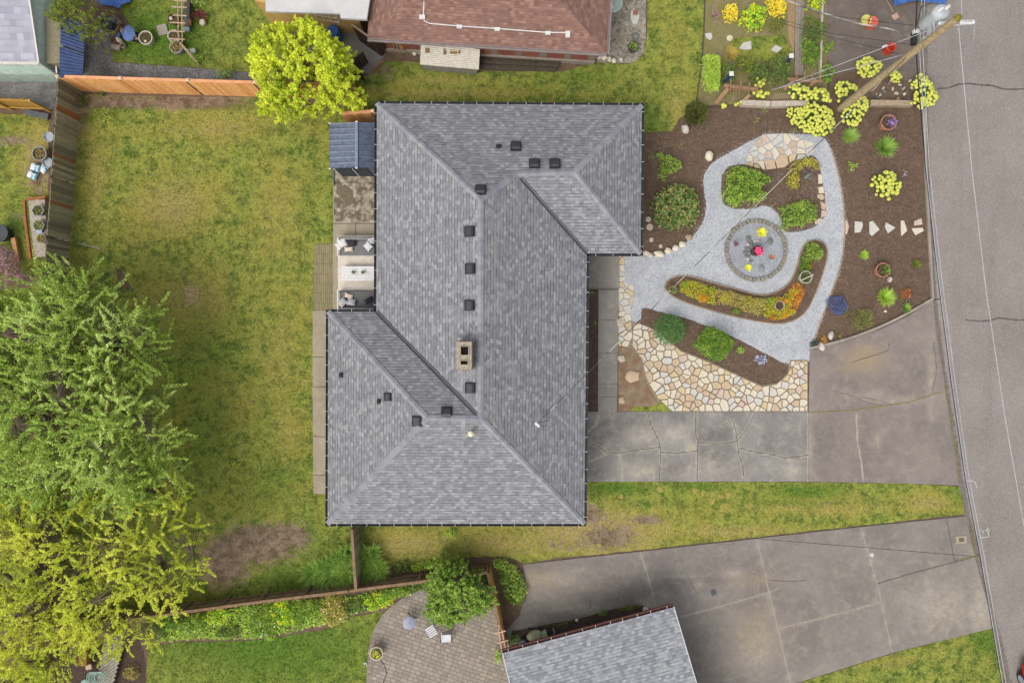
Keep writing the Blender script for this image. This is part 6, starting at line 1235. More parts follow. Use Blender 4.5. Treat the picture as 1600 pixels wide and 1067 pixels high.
shrub('shrub', 'white flowering sprig beside the yellow ball-headed plant', 'plant', ell(1413, 270, 5, 5, seed=40, wob=.3), .2, LM['white'], 600, .05, seed=40)
shrub('shrub', 'pale lavender flowering mound on the lower island mulch', 'plant', ell(1190, 561, 11, 9, seed=41, wob=.2), .15, LM['lav'], 1300, .05, base=.03, seed=41)
shrub('shrub', 'small lime leaved seedling between the boxy bush and lavender mound', 'plant', ell(1157, 547, 6, 6, seed=42, wob=.3), .12, LM['bladel'], 1100, .08, base=.03, seed=42)
for k, (px, py, r_, lb) in enumerate([(1182, 188, 6, 'bright green seedling alone on mulch above the gravel loop'), (1019, 245, 5, 'sparse seedling touching the house gutter line'), (1064, 228, 6, 'sparse green sprouts above the feathery lime shrub'), (1196, 172, 6, 'pale sprouts on mulch close to the timber retaining edge'), (1240, 205, 5, 'faint weed tuft behind the upper flagstones'), (925, 457, 4, 'small weed in the dark foundation bed near the porch'), (930, 505, 4, 'small tan weed in the dark foundation bed halfway down')]):
    shrub('seedling', lb, 'plant', ell(px, py, r_, r_, seed=50 + k, wob=.3), .12, LM['bladel'] if k < 1 else LM['fuzz'], 350, .06, seed=50 + k, aspect=.35, stem=False)
# ring bed plants
tuft('spiky_plant', 'larger bright yellow spiky plant in the brick ring', 'plant', 1189, 364, 9, leafmat('yellow_blade', ['#c6c832', '#dcdc45', '#e8e86a'], .2, 1.0), 220, .2, .02, base=.05)
tuft('spiky_plant', 'smaller pale yellow round plant in the lower brick ring', 'plant', 1168, 419, 6, leafmat('yellow_blade', []) if 'yellow_blade' in MATS else LM['yellow'], 160, .12, .02, base=.05, cl=4)
for px, py, lb in ((1149.5, 381, 'dark red wispy plant near the ring edge facing the house'), (1205, 402, 'dark red wispy plant near the ring edge facing the kidney bed')): tuft('spiky_plant', lb, 'plant', px, py, 6, LM['rust'] if px > 1200 else LM['maroon'], 50, .12, .012, base=.05)
# euphorbias: balls on stems over blue-green foliage
bm = bmesh.new(); bmesh.ops.create_icosphere(bm, subdivisions=2, radius=1)
for v in bm.verts: v.co *= 1 + .08 * noise.noise(v.co * 5); v.co.z *= .75
HEAD = bpy.data.meshes.new('flower_head'); bm.to_mesh(HEAD); bm.free(); HEAD.materials.append(LM['euph']); HEAD.polygons.foreach_set('use_smooth', np.ones(len(HEAD.polygons), dtype=bool))
def euphorbia(label, poly, n, h, r0=.1, base=.02, grp='yellow ball-headed euphorbias', dens=500):
    pw = poly_px(poly, base + h * .9); c = pw.mean(0); rt = thing('euphorbia', label, 'plant', (c[0], c[1], base), grp); Cx, _ = foliage_pts([px_of((p[0], p[1], base + h * .9)) for p in pw], h * .7, dens, base); np_mesh('foliage', *leaf_cloud(Cx, .1, .5, .3), LM['eupl'], rt)
    r0 = max(r0, .085) * 1.12; S = []; tries = 0; dm = dist_poly(*sample_poly(pw, 300).T, pw).max()
    while len(S) < n and tries < 4000:
        tries += 1; q = sample_poly(pw, 1)[0]
        if all((q[0] - s[0]) ** 2 + (q[1] - s[1]) ** 2 > (r0 * 1.0) ** 2 for s in S): S.append(q)
    g = G()
    for q in S:
        d = dist_poly(q[:1], q[1:], pw)[0]; z = base + h * (.55 + .45 * math.sqrt(min(1, d / dm * 1.3))) + R.uniform(-.05, .05)
        o = bpy.data.objects.new('flower_head', HEAD); COL.objects.link(o); o.parent = rt; s = r0 * R.uniform(.7, 1.2); o.scale = (s, s * R.uniform(.85, 1.1), s * R.uniform(.8, 1)); o.location = Vector((q[0], q[1], z)) - origin(rt); o.rotation_euler = (R.uniform(-.3, .3), R.uniform(-.3, .3), R.uniform(0, 6))
        g.tube([(c[0] + (q[0] - c[0]) * .3, c[1] + (q[1] - c[1]) * .3, base), (q[0], q[1], z)], .008, 4)
    g.build('stem', LM['eupl'], rt); return rt
euphorbia('densest mass of yellow ball heads at the top of the gravel path', [(1258, 160), (1275, 158), (1300, 170), (1308, 188), (1302, 206), (1282, 212), (1264, 206), (1254, 190), (1250, 172)], 100, .6, .075)
euphorbia('yellow ball-headed euphorbia spreading over the mulch by the retaining timber', [(1229, 170), (1242, 165), (1256, 172), (1256, 192), (1262, 208), (1246, 196), (1232, 186)], 34, .45, .08)
euphorbia('yellow ball-headed euphorbia hanging over the timber retaining wall', [(1232, 134), (1250, 130), (1262, 136), (1280, 134), (1296, 142), (1300, 158), (1280, 156), (1256, 156), (1236, 152)], 46, .7, .09)
euphorbia('euphorbia with loose heads on the upper side of the leaning pole', [(1304, 132), (1320, 126), (1340, 132), (1344, 140), (1330, 148), (1312, 158), (1302, 150)], 26, .6, .09)
euphorbia('euphorbia with heads just below the foot of the utility pole', [(1314, 176), (1330, 162), (1350, 148), (1360, 160), (1352, 182), (1338, 196), (1318, 190), (1310, 182)], 46, .55, .09)
euphorbia('compact euphorbia on the asphalt edge above the leaning pole', [(1342, 96), (1358, 88), (1376, 96), (1382, 104), (1370, 112), (1364, 122), (1348, 120), (1342, 108)], 40, .6, .09)
euphorbia('small euphorbia tuft between the pole and the street corner', [(1390, 114), (1402, 108), (1412, 120), (1406, 128), (1394, 126)], 15, .5, .08)
euphorbia('yellow ball-headed euphorbia leaning out over the street edge', [(1424, 128), (1438, 114), (1456, 120), (1462, 136), (1470, 148), (1464, 160), (1450, 168), (1436, 170), (1426, 158), (1434, 144)], 62, .7, .09)
euphorbia('lone round euphorbia with big pale heads in the street bed', [(1364, 280), (1374, 270), (1390, 266), (1402, 274), (1412, 288), (1404, 300), (1392, 312), (1376, 308), (1366, 296)], 44, .5, .10)
euphorbia('few yellow heads behind the retaining timber rungs', [(1174, 128), (1186, 120), (1198, 122), (1196, 134), (1180, 136)], 9, .55, .085, dens=150)
euphorbia('few yellow heads spilling through the timber rungs', [(1174, 146), (1188, 140), (1204, 144), (1200, 152), (1184, 152)], 10, .45, .075, dens=120)
euphorbia('couple of yellow heads on dry ground left below the rungs', [(1150, 156), (1158, 152), (1164, 156), (1158, 164), (1150, 164)], 4, .3, .07, dens=150)
euphorbia('single small yellow mound at the dry corner of the steps', [(1128, 164), (1136, 160), (1138, 168), (1130, 170)], 3, .2, .09, dens=300)
# top garden
shrub('shrub', 'solid yellow flowering shrub farthest from the boardwalk', 'shrub', [(1128, 18), (1136, 6), (1150, 6), (1157, 16), (1152, 32), (1136, 36)], .6, LM['yellow'], 1700, .07, seed=61)
shrub('shrub', 'green shrub splashed with yellow leaves, widest in the flower garden', 'shrub', [(1153, 32), (1160, 16), (1176, 2), (1192, 4), (1200, 22), (1196, 40), (1182, 49), (1164, 46)], .8, LM['yelgr'], 1500, .09, seed=62)
shrub('shrub', 'dense yellow flowering shrub beside the bark path', 'shrub', [(1196, 2), (1205, -20), (1226, -16), (1232, 12), (1228, 26), (1210, 29), (1200, 22)], .7, LM['yellow'], 2200, .06, seed=63)
shrub('shrub', 'dull green clump directly below the dense yellow shrub', 'shrub', [(1200, 28), (1228, 28), (1228, 46), (1214, 56), (1202, 48)], .4, LM['olive'], 1500, .06, seed=64)
shrub('shrub', 'pink flowering sprigs beside the lawn edging', 'plant', ell(1117, 23, 9, 7, seed=65, wob=.3), .3, LM['pink'], 900, .06, seed=65)
shrub('hedge', 'rectangular lime green clipped hedge beside the lawn edging', 'hedge', [(1097, 88), (1112, 85), (1125, 90), (1126, 118), (1124, 140), (1112, 147), (1100, 143), (1095, 120)], .8, LM['hedge'], 3000, .06, seed=66, lump=.12, edge=.08, depth=.3)
tuft('grass_tuft', 'straw coloured grass tuft above the dark green shrubs', 'plant', 1140, 87, 14, LM['tan'], 420, .45, .018, cl=4)
for k, (poly, m, lb) in enumerate([([(1126, 100), (1140, 96), (1152, 106), (1152, 124), (1138, 132), (1128, 126)], 'dkg', 'dark green shrub under the white-topped blue post nearest the lime hedge'), ([(1148, 88), (1164, 82), (1180, 90), (1184, 106), (1172, 116), (1156, 112)], 'olive', 'olive green shrub in the middle of the planting'), ([(1172, 104), (1190, 94), (1204, 98), (1200, 118), (1196, 134), (1178, 130), (1170, 118)], 'dkg', 'dark green shrub behind the yellow heads and timber rungs'), ([(1200, 90), (1220, 86), (1236, 92), (1240, 112), (1232, 130), (1212, 136), (1200, 126)], 'dkg', 'leafy green shrub beside the boardwalk and second blue post')]):
    shrub('shrub', lb, 'shrub', poly, .8, LM[m], 1300, .09, seed=70 + k)
for k, (poly, m, lb) in enumerate([([(1252, 28), (1264, 22), (1290, 32), (1296, 44), (1290, 66), (1270, 74), (1254, 60)], 'dkg', 'dark ivy clump on the narrow planted strip'), ([(1250, 54), (1264, 60), (1284, 74), (1282, 100), (1266, 108), (1254, 96)], 'box', 'light green clump lower on the narrow planted strip'), ([(1262, -30), (1280, -20), (1292, 4), (1280, 18), (1262, 14)], 'yelgr', 'yellowish clump at the top of the narrow planted strip'), ([(1284, 74), (1298, 64), (1308, 66), (1304, 76), (1290, 88)], 'bright', 'light green branch reaching onto the old asphalt'), ([(1282, 104), (1296, 100), (1306, 112), (1300, 126), (1288, 134), (1280, 120)], 'box', 'green shrub at the foot of the narrow planted strip')]):
    shrub('shrub', lb, 'shrub', poly, .6, LM[m], 1300, .08, seed=80 + k, lump=.4)
# south side planting
def clump(name, label, px, pts, L, mat, n, h, cat='plant', wd=.04):
    C0 = [tuple(P(a, b, .02)) for a, b in pts]; c = Vector(C0[0]); r = thing(name, label, cat, c); blades(C0, n, L, wd, 1.0, mat, rise=h, parent=r, curl=.55); return r
clump('daylily', 'wide clump of green daylily leaves on the lawn side of the thin fence', 0, [(490, 892), (505, 885), (520, 880), (535, 872), (545, 862), (548, 885), (530, 892), (512, 898), (542, 900)], .85, LM['blade'], 1900, 1.15)
clump('daylily', 'smaller clump of green daylily leaves on the house side of the thin fence', 0, [(572, 870), (580, 876), (590, 882), (575, 888), (582, 862), (570, 895), (595, 890)], .75, LM['blade'], 1500, 1.15)
cover('creeper', 'pale lime ground cover strip along the brown fence', [(640, 882), (660, 876), (700, 873), (712, 878), (700, 886), (664, 892), (646, 894)], .3, LM['hedge'], base=.02, seed=91)
shrub('shrub', 'dark leaved hosta clump at the start of the lime strip', 'plant', [(614, 888), (620, 878), (634, 876), (646, 884), (640, 894), (620, 898)], .4, LM['dkg'], 900, .10, seed=92)
shrub('shrub', 'grey-green leaf clump at the magnolia end of the lime strip', 'plant', [(700, 874), (716, 874), (722, 884), (706, 890)], .4, LM['lav'] if False else LM['mag'], 900, .08, seed=93)
shrub('weed', 'bright lime weed growing at the house eaves on the south lawn', 'plant', ell(705, 832, 8, 10, seed=94, wob=.3), .3, LM['bladel'], 900, .08, seed=94, lump=.5)
shrub('shrub', 'leafy dark green shrub beyond the patio fence corner', 'shrub', [(772, 876), (790, 872), (806, 884), (818, 900), (826, 924), (818, 944), (800, 948), (786, 930), (778, 904)], .6, LM['bright'], 1000, .10, seed=95, lump=.5)
shrub('shrub', 'round bright plant closest to the patio fence corner', 'plant', ell(778, 880, 9, 8, seed=96), .5, LM['bladel'], 1300, .08, seed=96)
shrub('shrub', 'sprawling green plant between patio fence and south driveway end', 'shrub', ell(806, 934, 18, 14, seed=97, wob=.2), .4, LM['dkg'], 1200, .09, seed=97)
cover('undergrowth', 'continuous bright green undergrowth along the long flower border', [(245, 975), (300, 960), (380, 944), (470, 936), (548, 930), (640, 912), (668, 908), (668, 918), (620, 936), (590, 952), (560, 958), (520, 975), (450, 990), (400, 1000), (300, 1000), (250, 1005)], .22, LM['bladel'], dens=900, base=.01, seed=90, leaf=.09)
row = [((262, 968), 24, 20, 'box', 'flower-dotted clump nearest the yellow-green tree'), ((300, 975), 26, 18, 'bright', 'light green clump beside the flower-dotted one'), ((340, 962), 22, 14, 'yelgr', 'yellow-green flower patch along the brown fence'), ((384, 952), 18, 12, 'mag', 'white-flowered clump hugging the brown fence'), ((412, 976), 28, 26, 'bright', 'widest bright shrub of the border beside the lawn'), ((440, 958), 24, 22, 'yelgr', 'lime shrub at the middle of the border'), ((478, 958), 28, 24, 'bright', 'second widest bright shrub of the border'), ((520, 955), 24, 28, 'heath', 'olive tan shrub in the border before the patio'), ((556, 948), 20, 14, 'dkg', 'darker low clump between tan shrub and patio'), ((588, 942), 26, 14, 'yelgr', 'yellow-speckled clump along the patio curve'), ((620, 925), 26, 10, 'bright', 'low green clump where patio meets brown fence'), ((650, 918), 20, 8, 'dkg', 'dark low clump under the magnolia edge'), ((360, 985), 22, 12, 'dkg', 'dark green clump along the bottom lawn edge')]
for k, ((px, py), rx, ry, m, lb) in enumerate(row):
    shrub('border_plant', lb, 'plant', ell(px, py, rx, ry, rot=-.15, seed=100 + k, wob=.2), .55 if ry > 16 else .35, LM[m], 1100, .085, seed=100 + k, lump=.45, group='plants of the long flower border', extra=[('blossom', LM['white' if k % 3 else 'yellow'], .07, .012)])
shrub('shrub', 'small white-flowered weed on the bare soil by the brown fence', 'plant', ell(374, 918, 9, 6, seed=120, wob=.3), .2, LM['mag'], 700, .06, seed=120)
shrub('shrub', 'dark green shrub under the edge of the yellow-green tree, by the flower border', 'shrub', [(215, 975), (240, 968), (262, 985), (250, 1003), (225, 1000)], .6, LM['dkg'], 1200, .08, seed=121)
shrub('shrub', 'dark green undergrowth shrub below the yellow-green tree', 'shrub', [(30, 1030), (60, 1020), (80, 1045), (78, 1090), (40, 1090)], .8, LM['dkg'], 1200, .08, seed=122)
shrub('shrub', 'pale dried flower heap beside the slatted bench', 'plant', ell(205, 1052, 14, 12, seed=123, wob=.2), .3, LM['heath'], 1300, .09, seed=123, aspect=.25)
# west yard and top-left plants
shrub('shrub', 'dusky pink flowering shrub at the edge of the western yard', 'shrub', [(-20, 385), (0, 380), (14, 388), (26, 402), (30, 418), (44, 430), (30, 444), (10, 440), (-20, 440)], .9, LM['pink'], 1300, .08, seed=130)
shrub('shrub', 'maroon red small shrub beside the rustic ladder', 'shrub', ell(311, 24, 12, 9, seed=131, wob=.2), .5, LM['maroon'], 1800, .06, seed=131)
shrub('shrub', 'sparse white-flecked green shrub above the maroon one', 'shrub', ell(305, 6, 16, 10, seed=132, wob=.3), .6, LM['mag'], 500, .08, seed=132, extra=[('blossom', LM['white'], .06, .05)])
shrub('shrub', 'small green bush at the end of the ladder by the gravel path', 'shrub', ell(311, 92, 10, 9, seed=133, wob=.2), .4, LM['bright'], 900, .06, seed=133)
shrub('shrub', 'green bush behind the cedar fence next to the golden tree', 'shrub', ell(350, 116, 14, 8, seed=134, wob=.2), .7, LM['mag'], 1200, .07, seed=134)
shrub('shrub', 'weedy green clump on the soil at the old fence corner', 'plant', ell(165, 180, 20, 14, seed=135, wob=.3), .3, LM['mag'], 320, .08, seed=135)
shrub('shrub', 'dark bramble in the corner under the cedar fence', 'plant', ell(130, 158, 12, 8, seed=136, wob=.3), .4, LM['conif'], 700, .07, seed=136)
shrub('shrub', 'dark weeds under the old fence on the far side', 'plant', ell(158, 148, 9, 5, seed=137, wob=.3), .3, LM['dkg'], 700, .06, seed=137)
# ---------------------------------------------------------------- pots
TERRA = M('terracotta', ['#a9705a', '#96604c', '#b98370'], (5, 12), .85, (30, .15)); POTSOIL = M('potting_soil', ['#5a4638', '#473629'], (12,), .95, (60, .3))
def pot(px, py, r_, h, mat, label, plant=None, name='potted_plant', cat='potted plant', base=.02, rim=.12, taper=.75, soil=True, group=None, n=20, lm=None, leaf=.06, dens=1.0, ph=.2, extra=None):
    z = base; q = P(px, py, base + h); c = Vector((q.x, q.y, base)); r = thing(name, label, cat, c, group); Rr = r_ * S0 * (CAMH - base - h) / CAMH; g = G()
    g.lathe(c, [(Rr * taper, 0), (Rr * .95, h * .85), (Rr, h * .86), (Rr, h), (Rr * (1 - rim), h), (Rr * (1 - rim), h * .82)], n); g.build('pot', mat, r, smooth=True)
    if soil: g = G(); g.lathe(c + Vector((0, 0, h * .8)), [(Rr * (1 - rim) * .995, 0), (Rr * (1 - rim) * .9, h * .05)], n); g.build('soil', POTSOIL, r)
    if plant:
        k = int(260 * dens); a = rng.uniform(0, 6.28, k); rr = Rr * .85 * np.sqrt(rng.random(k)); C = np.column_stack([c.x + rr * np.cos(a), c.y + rr * np.sin(a), base + h * .85 + ph * rng.random(k) * (1 - (rr / Rr) ** 2 * .6)]); np_mesh('foliage', *leaf_cloud(C, leaf, .5), LM[plant], r)
    if extra: extra(r, c, Rr, base + h)
    return r
def fl(nm, m, cnt, s, off=(0, 0), sp=.4):
    def f(r, c, Rr, zt):
        C = np.array([[c.x + off[0] * Rr + R.gauss(0, Rr * sp), c.y + off[1] * Rr + R.gauss(0, Rr * sp), zt + .08 + R.random() * .1] for _ in range(cnt)]); np_mesh(nm, *leaf_cloud(C, s, 1, .9), LM[m], r)
    return f
pot(1389, 191, 12.5, .45, TERRA, 'tall terracotta pot with purple flowers on the street bed', 'dkg', dens=.35, extra=fl('blossom', 'purp', 60, .07, (.25, -.1), .28))
pot(1380, 422, 11.5, .4, TERRA, 'terracotta tub with sparse green plant below the stepping stones', 'dkg', dens=.25, extra=fl('foliage_sprig', 'box', 70, .08, (.35, 0), .3))
def stick(r, c, Rr, zt): g = G(); g.bar(c + Vector((-Rr * .8, -Rr * .5, zt - .0)), c + Vector((Rr, Rr * .35, zt + .04)), .05, .04); g.build('stick', M('pale_stick', ['#c2b8a2']), r)
pot(1259.5, 433, 10, .42, M('celadon_glaze', ['#b5bda0', '#a6ae92'], (4,), .4, (20, .08), spec=.5), 'pale celadon tub crossed by a stick in the kidney bed', 'dkg', dens=.7, base=.09, extra=stick)
pot(1218.5, 477.5, 7.5, .35, M('pale_clay', ['#b3ab92', '#a19a82'], (5,), .7, (20, .1)), 'small pale clay pot of bare soil in the orange planting', base=.09)
pot(1051.5, 453, 7.5, .2, M('brown_clay', ['#7d6248', '#6c533c'], (5,), .8, (20, .15)), 'small brown bowl planter at the house end of the kidney bed', 'fuzz', dens=.5, base=.09, ph=.1, leaf=.05)
pot(1184, 391.5, 8.5, .55, M('dark_urn', ['#5a4a4a', '#4a3d3e'], (5,), .6, (20, .1)), 'dark urn of magenta flowers at the centre of the brick ring', 'maroon', dens=.35, base=.05, extra=fl('blossom', 'mag2', 130, .08, (.05, -.2), .35))
pot(990, 73, 8.5, .35, M('navy_glaze', ['#2c3444', '#363f50'], (4,), .3, (20, .08), spec=.6), 'navy glazed pot with a leafy green plant on the pebbles', 'bright', dens=.8, leaf=.07)
rock(993, 58, 5, 6, .14, ROCKD, 'dark grey stone beside the navy glazed pot', .2)
pot(588, 1021, 10.5, .5, M('cream_pot', ['#d2c5b4', '#c2b4a2'], (5,), .7, (20, .08)), 'cream round planter of small yellow flowers on the patio edge', 'mag', dens=.9, base=.04, extra=fl('blossom', 'yellow', 60, .05, (0, 0), .4))
# top-left yard
TLW = M('grey_timber', ['#9c8a72', '#887760', '#ad9b83'], (5, 12), .9, (30, .2))
pot(227, 59, 11, .42, M('cream_rim_pot', ['#cfcab6', '#bdb8a4'], (5,), .7, (20, .1)), 'cream rimmed planter of dark soil with a small sprout', 'box', dens=.2, n=24, extra=lambda r, c, Rr, zt: G().lathe(c + Vector((0, -Rr * .5, zt - .06)), [(.06, 0), (.07, .03), (.05, .05)], 10).build('disc', M('pale_disc', ['#d6c3b2']), r))
pot(212, 58, 8, .3, BLK, 'black pot holding two pale stones beside the cream planter', extra=lambda r, c, Rr, zt: [G().blob(c + Vector((x, y, zt - .03)), .09, .08, .05, 2, 3).build('stone', ROCKM, r, smooth=True) for x, y in ((-.07, .07), (.04, -.07))])
pot(171, 37.5, 15, .5, M('brown_barrel', ['#6e5644', '#5a4537', '#806753'], (6,), .85, (30, .2)), 'large dark water filled barrel tub with stones round its rim', soil=False, name='water_tub', cat='tub', extra=lambda r, c, Rr, zt: G().lathe(c + Vector((0, 0, .43)), [(Rr * .86, 0), (Rr * .86, .01)], 28).build('water', M('dark_water', ['#15171b', '#202329'], (2,), .05, None, spec=.8), r))
for k, (px, py, rx) in enumerate([(163, 24, 3.5), (184, 43, 3), (158, 30, 3), (187, 36, 3), (157, 45, 3), (162, 51, 3.5), (170, 54, 3)]): rock(px, py, rx, rx, .14, ROCKM, ['pale stone on top of the big tub rim', 'small stone between tub and blue umbrella', 'stone at the tub rim facing the blue shed', 'stone at the tub rim facing the lawn', 'stone low on the tub side near the gravel', 'stone under the tub closer to the gravel', 'stone directly beneath the tub rim'][k], group='stones round the dark tub')
um = thing('patio_umbrella', 'little faded blue garden umbrella beside the dark tub', 'umbrella', P(200, 52)); c = P(200, 52, .7); g = G(); V = [c + Vector((0, 0, .14))] + [c + Vector((.34 * math.cos(a), .42 * math.sin(a), -.02 - (.03 if i % 2 else 0))) for i, a in enumerate(np.linspace(0, 2 * math.pi, 9)[:-1])]; g.add(V, [(0, 1 + i, 1 + (i + 1) % 8) for i in range(8)]); g.build('canopy', M('faded_blue', ['#6a7fb0', '#5b70a2'], (4,), .9, (30, .1)), um); g = G(); g.tube([P(200, 52, 0), c + Vector((0, 0, .2))], .02, 6); g.build('pole', WHT, um)
pot(183, 54, 4.5, .3, M('blue_pail', ['#62749c', '#54668e'], (4,), .6, None), 'small blue pail next to the faded blue umbrella', soil=False, name='pail', cat='pail')
g = G(); g.bar(P(188, 44, .25), P(198, 62, .2), .16, .12); tagit(g.build('timber', TLW, org=P(193, 53, .1)), 'short timber leaning under the faded blue umbrella', 'timber')
for k, (px, py, rx, m) in enumerate([(177, 62, 5, 'brown_clay'), (183, 67, 4, 'terracotta'), (191, 71, 4, 'pale_clay')]): pot(px, py, rx, .25, MATS[m], ['brown empty pot in the cluster by the gravel', 'terracotta pot in the middle of the cluster by the gravel', 'pale empty pot at the lawn side of the cluster'][k], group='empty pots by the gravel')
rock(190, 66, 4, 4, .3, M('white_rock', ['#ded6c8']), 'round whitish stone on top of the pot cluster'); g = G(); g.box(P(182, 75, .12), (.42, .24, .2), -.08); tagit(g.build('concrete_block', CURB, org=P(182, 75, .02), bevel=.015), 'pale concrete block at the lawn corner by the gravel', 'block')
g = G(); g.box(P(254, 47, .05), (.52, .54, .06), .22); tagit(g.build('paving_slab', CURB, org=P(254, 47, .02), bevel=.01), 'square pale paving slab lying alone on the dark lawn', 'slab')
# rustic ladder arbour with pots
ar = thing('rustic_arbour', 'rustic timber arbour with round rungs standing over a row of pots', 'arbour', P(283, 50)); z = .95; RB = M('rustic_pole', ['#a58f74', '#8f7a60', '#b9a48a'], (6, 14), .9, (30, .2))
for x in (278, 284): g = G(); g.tube([P(x, -12, z), P(x + .5, 30, z), P(x + 1, 66, z)], .035, 8); g.build('rail', RB, ar)
for k, (x0, x1, y) in enumerate([(272, 292, 1), (268, 292, 11), (271, 292, 24), (266, 290, 35.5), (265, 289, 49), (264, 289, 61)]): g = G(); g.tube([P(x0, y, z + .06), P(x1, y + 1, z + .06)], .04, 8); g.build('rung', RB, ar)
for x, y in ((278, -8), (284, -8), (279, 64), (285, 64)): g = G(); g.tube([P(x, y, z), P(x + 1, y + 2, .0)], .04, 8); g.build('post', RB, ar)
g = G(); g.bar(P(281, 67, .9), P(311, 102, .05), .11, .09); tagit(g.build('timber', RB, org=P(311, 102, .02)), 'long timber sloping from the rustic arbour down to the lawn', 'timber')
pot(269, 29, 8, .45, M('brown_clay', []), 'brown pot with a round float under the arbour rungs', 'olive', dens=.15, extra=lambda r, c, Rr, zt: G().blob(c + Vector((-.05, 0, zt)), .1, .1, .06, 2, 1).build('float', ROCKM, r, smooth=True))
pot(271, 56, 9.5, .4, M('cream_rim_pot', []), 'cream rimmed pot of reddish soil under the arbour', 'olive', dens=.1); pot(275, 73, 10.5, .45, M('grey_rim_pot', ['#9aa0a0', '#878d8d'], (5,), .6, (20, .1)), 'grey rimmed pot with dry plant at the arbour foot', 'heath', dens=.4, leaf=.08)
g = G(); g.box(P(294, 22, .3), (.28, 1.3, .3)); tagit(g.build('planter_box', M('dark_trough', ['#4d4a46', '#5b5752'], (4,), .7, (20, .1)), org=P(294, 22, .02), bevel=.015), 'narrow dark trough standing along the rustic arbour', 'trough')
g = G(); g.box(P(291, 36, .36), (.5, .3, .12), .1); tagit(g.build('crate', M('orange_wood', ['#b8763f', '#a4652f'], (5,), .8, (30, .15)), org=P(291, 36, .2), bevel=.01), 'orange wooden crate end by the arbour rungs', 'crate'); g = G(); g.box(P(291, 46, .2), (.4, .24, .2)); tagit(g.build('block', M('blue_grey_block', ['#7f8c8c', '#707c7c'], (5,), .8, None), org=P(291, 46, .02), bevel=.01), 'blue grey block under the orange crate', 'block')
g = G(); g.tube([P(284, 77, .3), P(302, 78, .3)], .012, 6); g.lathe(P(302, 80, .24), [(.13, 0), (.14, .06), (.1, .1)], 12); tagit(g.build('sundial', M('pale_wire', ['#b9bdb2', '#a5a99e'], (6,), .5, None), org=P(302, 80, .02)), 'pale round ornament on a thin arm near the sloping timber', 'ornament')
g = G(); g.lathe(P(319, 38, .02), [(.14, 0), (.16, .2), (.13, .26)], 14); tagit(g.build('stool', M('pale_stump', ['#c8bba6', '#b3a692'], (6,), .85, (30, .15)), org=P(319, 38, .02)), 'small pale round stump below the maroon shrub', 'stump')
def tarp(name, label, pts, z, mat, seed=0):
    w_ = PL(pts, z); c = sum(w_, Vector()) / len(w_); n = 26; xs = [p.x for p in w_]; ys = [p.y for p in w_]; o, _ = None, None
    bm = bmesh.new(); vs = [bm.verts.new(p) for p in w_]; bm.faces.new(vs); bmesh.ops.triangulate(bm, faces=bm.faces[:])
    for lo, hi, nr in ((min(xs), max(xs), (1, 0, 0)), (min(ys), max(ys), (0, 1, 0))):
        k = lo + .1
        while k < hi: bmesh.ops.bisect_plane(bm, geom=bm.verts[:] + bm.edges[:] + bm.faces[:], plane_co=Vector(nr) * k, plane_no=nr); k += .1
    for v in bm.verts: v.co.z += .16 * noise.noise(v.co * 1.6 + Vector((seed, 0, 0))) + .07 * noise.noise(v.co * 4.5)
    for f in bm.faces:
        if f.normal.z < 0: f.normal_flip()
    bmesh.ops.translate(bm, verts=bm.verts, vec=-c); me = bpy.data.meshes.new(name); bm.to_mesh(me); bm.free(); me.materials.append(mat); me.polygons.foreach_set('use_smooth', np.ones(len(me.polygons), dtype=bool)); o = bpy.data.objects.new(name, me); COL.objects.link(o); o.location = c; md = o.modifiers.new('solid', 'SOLIDIFY'); md.thickness = .01; return tagit(o, label, 'tarp')
tarp('tarp', 'blue tarpaulin heap at the top of the dark lawn', [(153, -30), (205, -30), (203, 3), (190, 8), (186, 14), (176, 9), (160, 8), (153, 4)], .35, M('blue_tarp', ['#34599c', '#2c4d8c', '#4168ab'], (2, 5), .5, (20, .05), spec=.4), 3)
tarp('tarp', 'rumpled blue tarpaulin on the old asphalt by the street', [(1396, -40), (1480, -40), (1479, 6), (1460, 5), (1430, 1), (1412, 6), (1397, 10)], .3, MATS['blue_tarp'], 8)
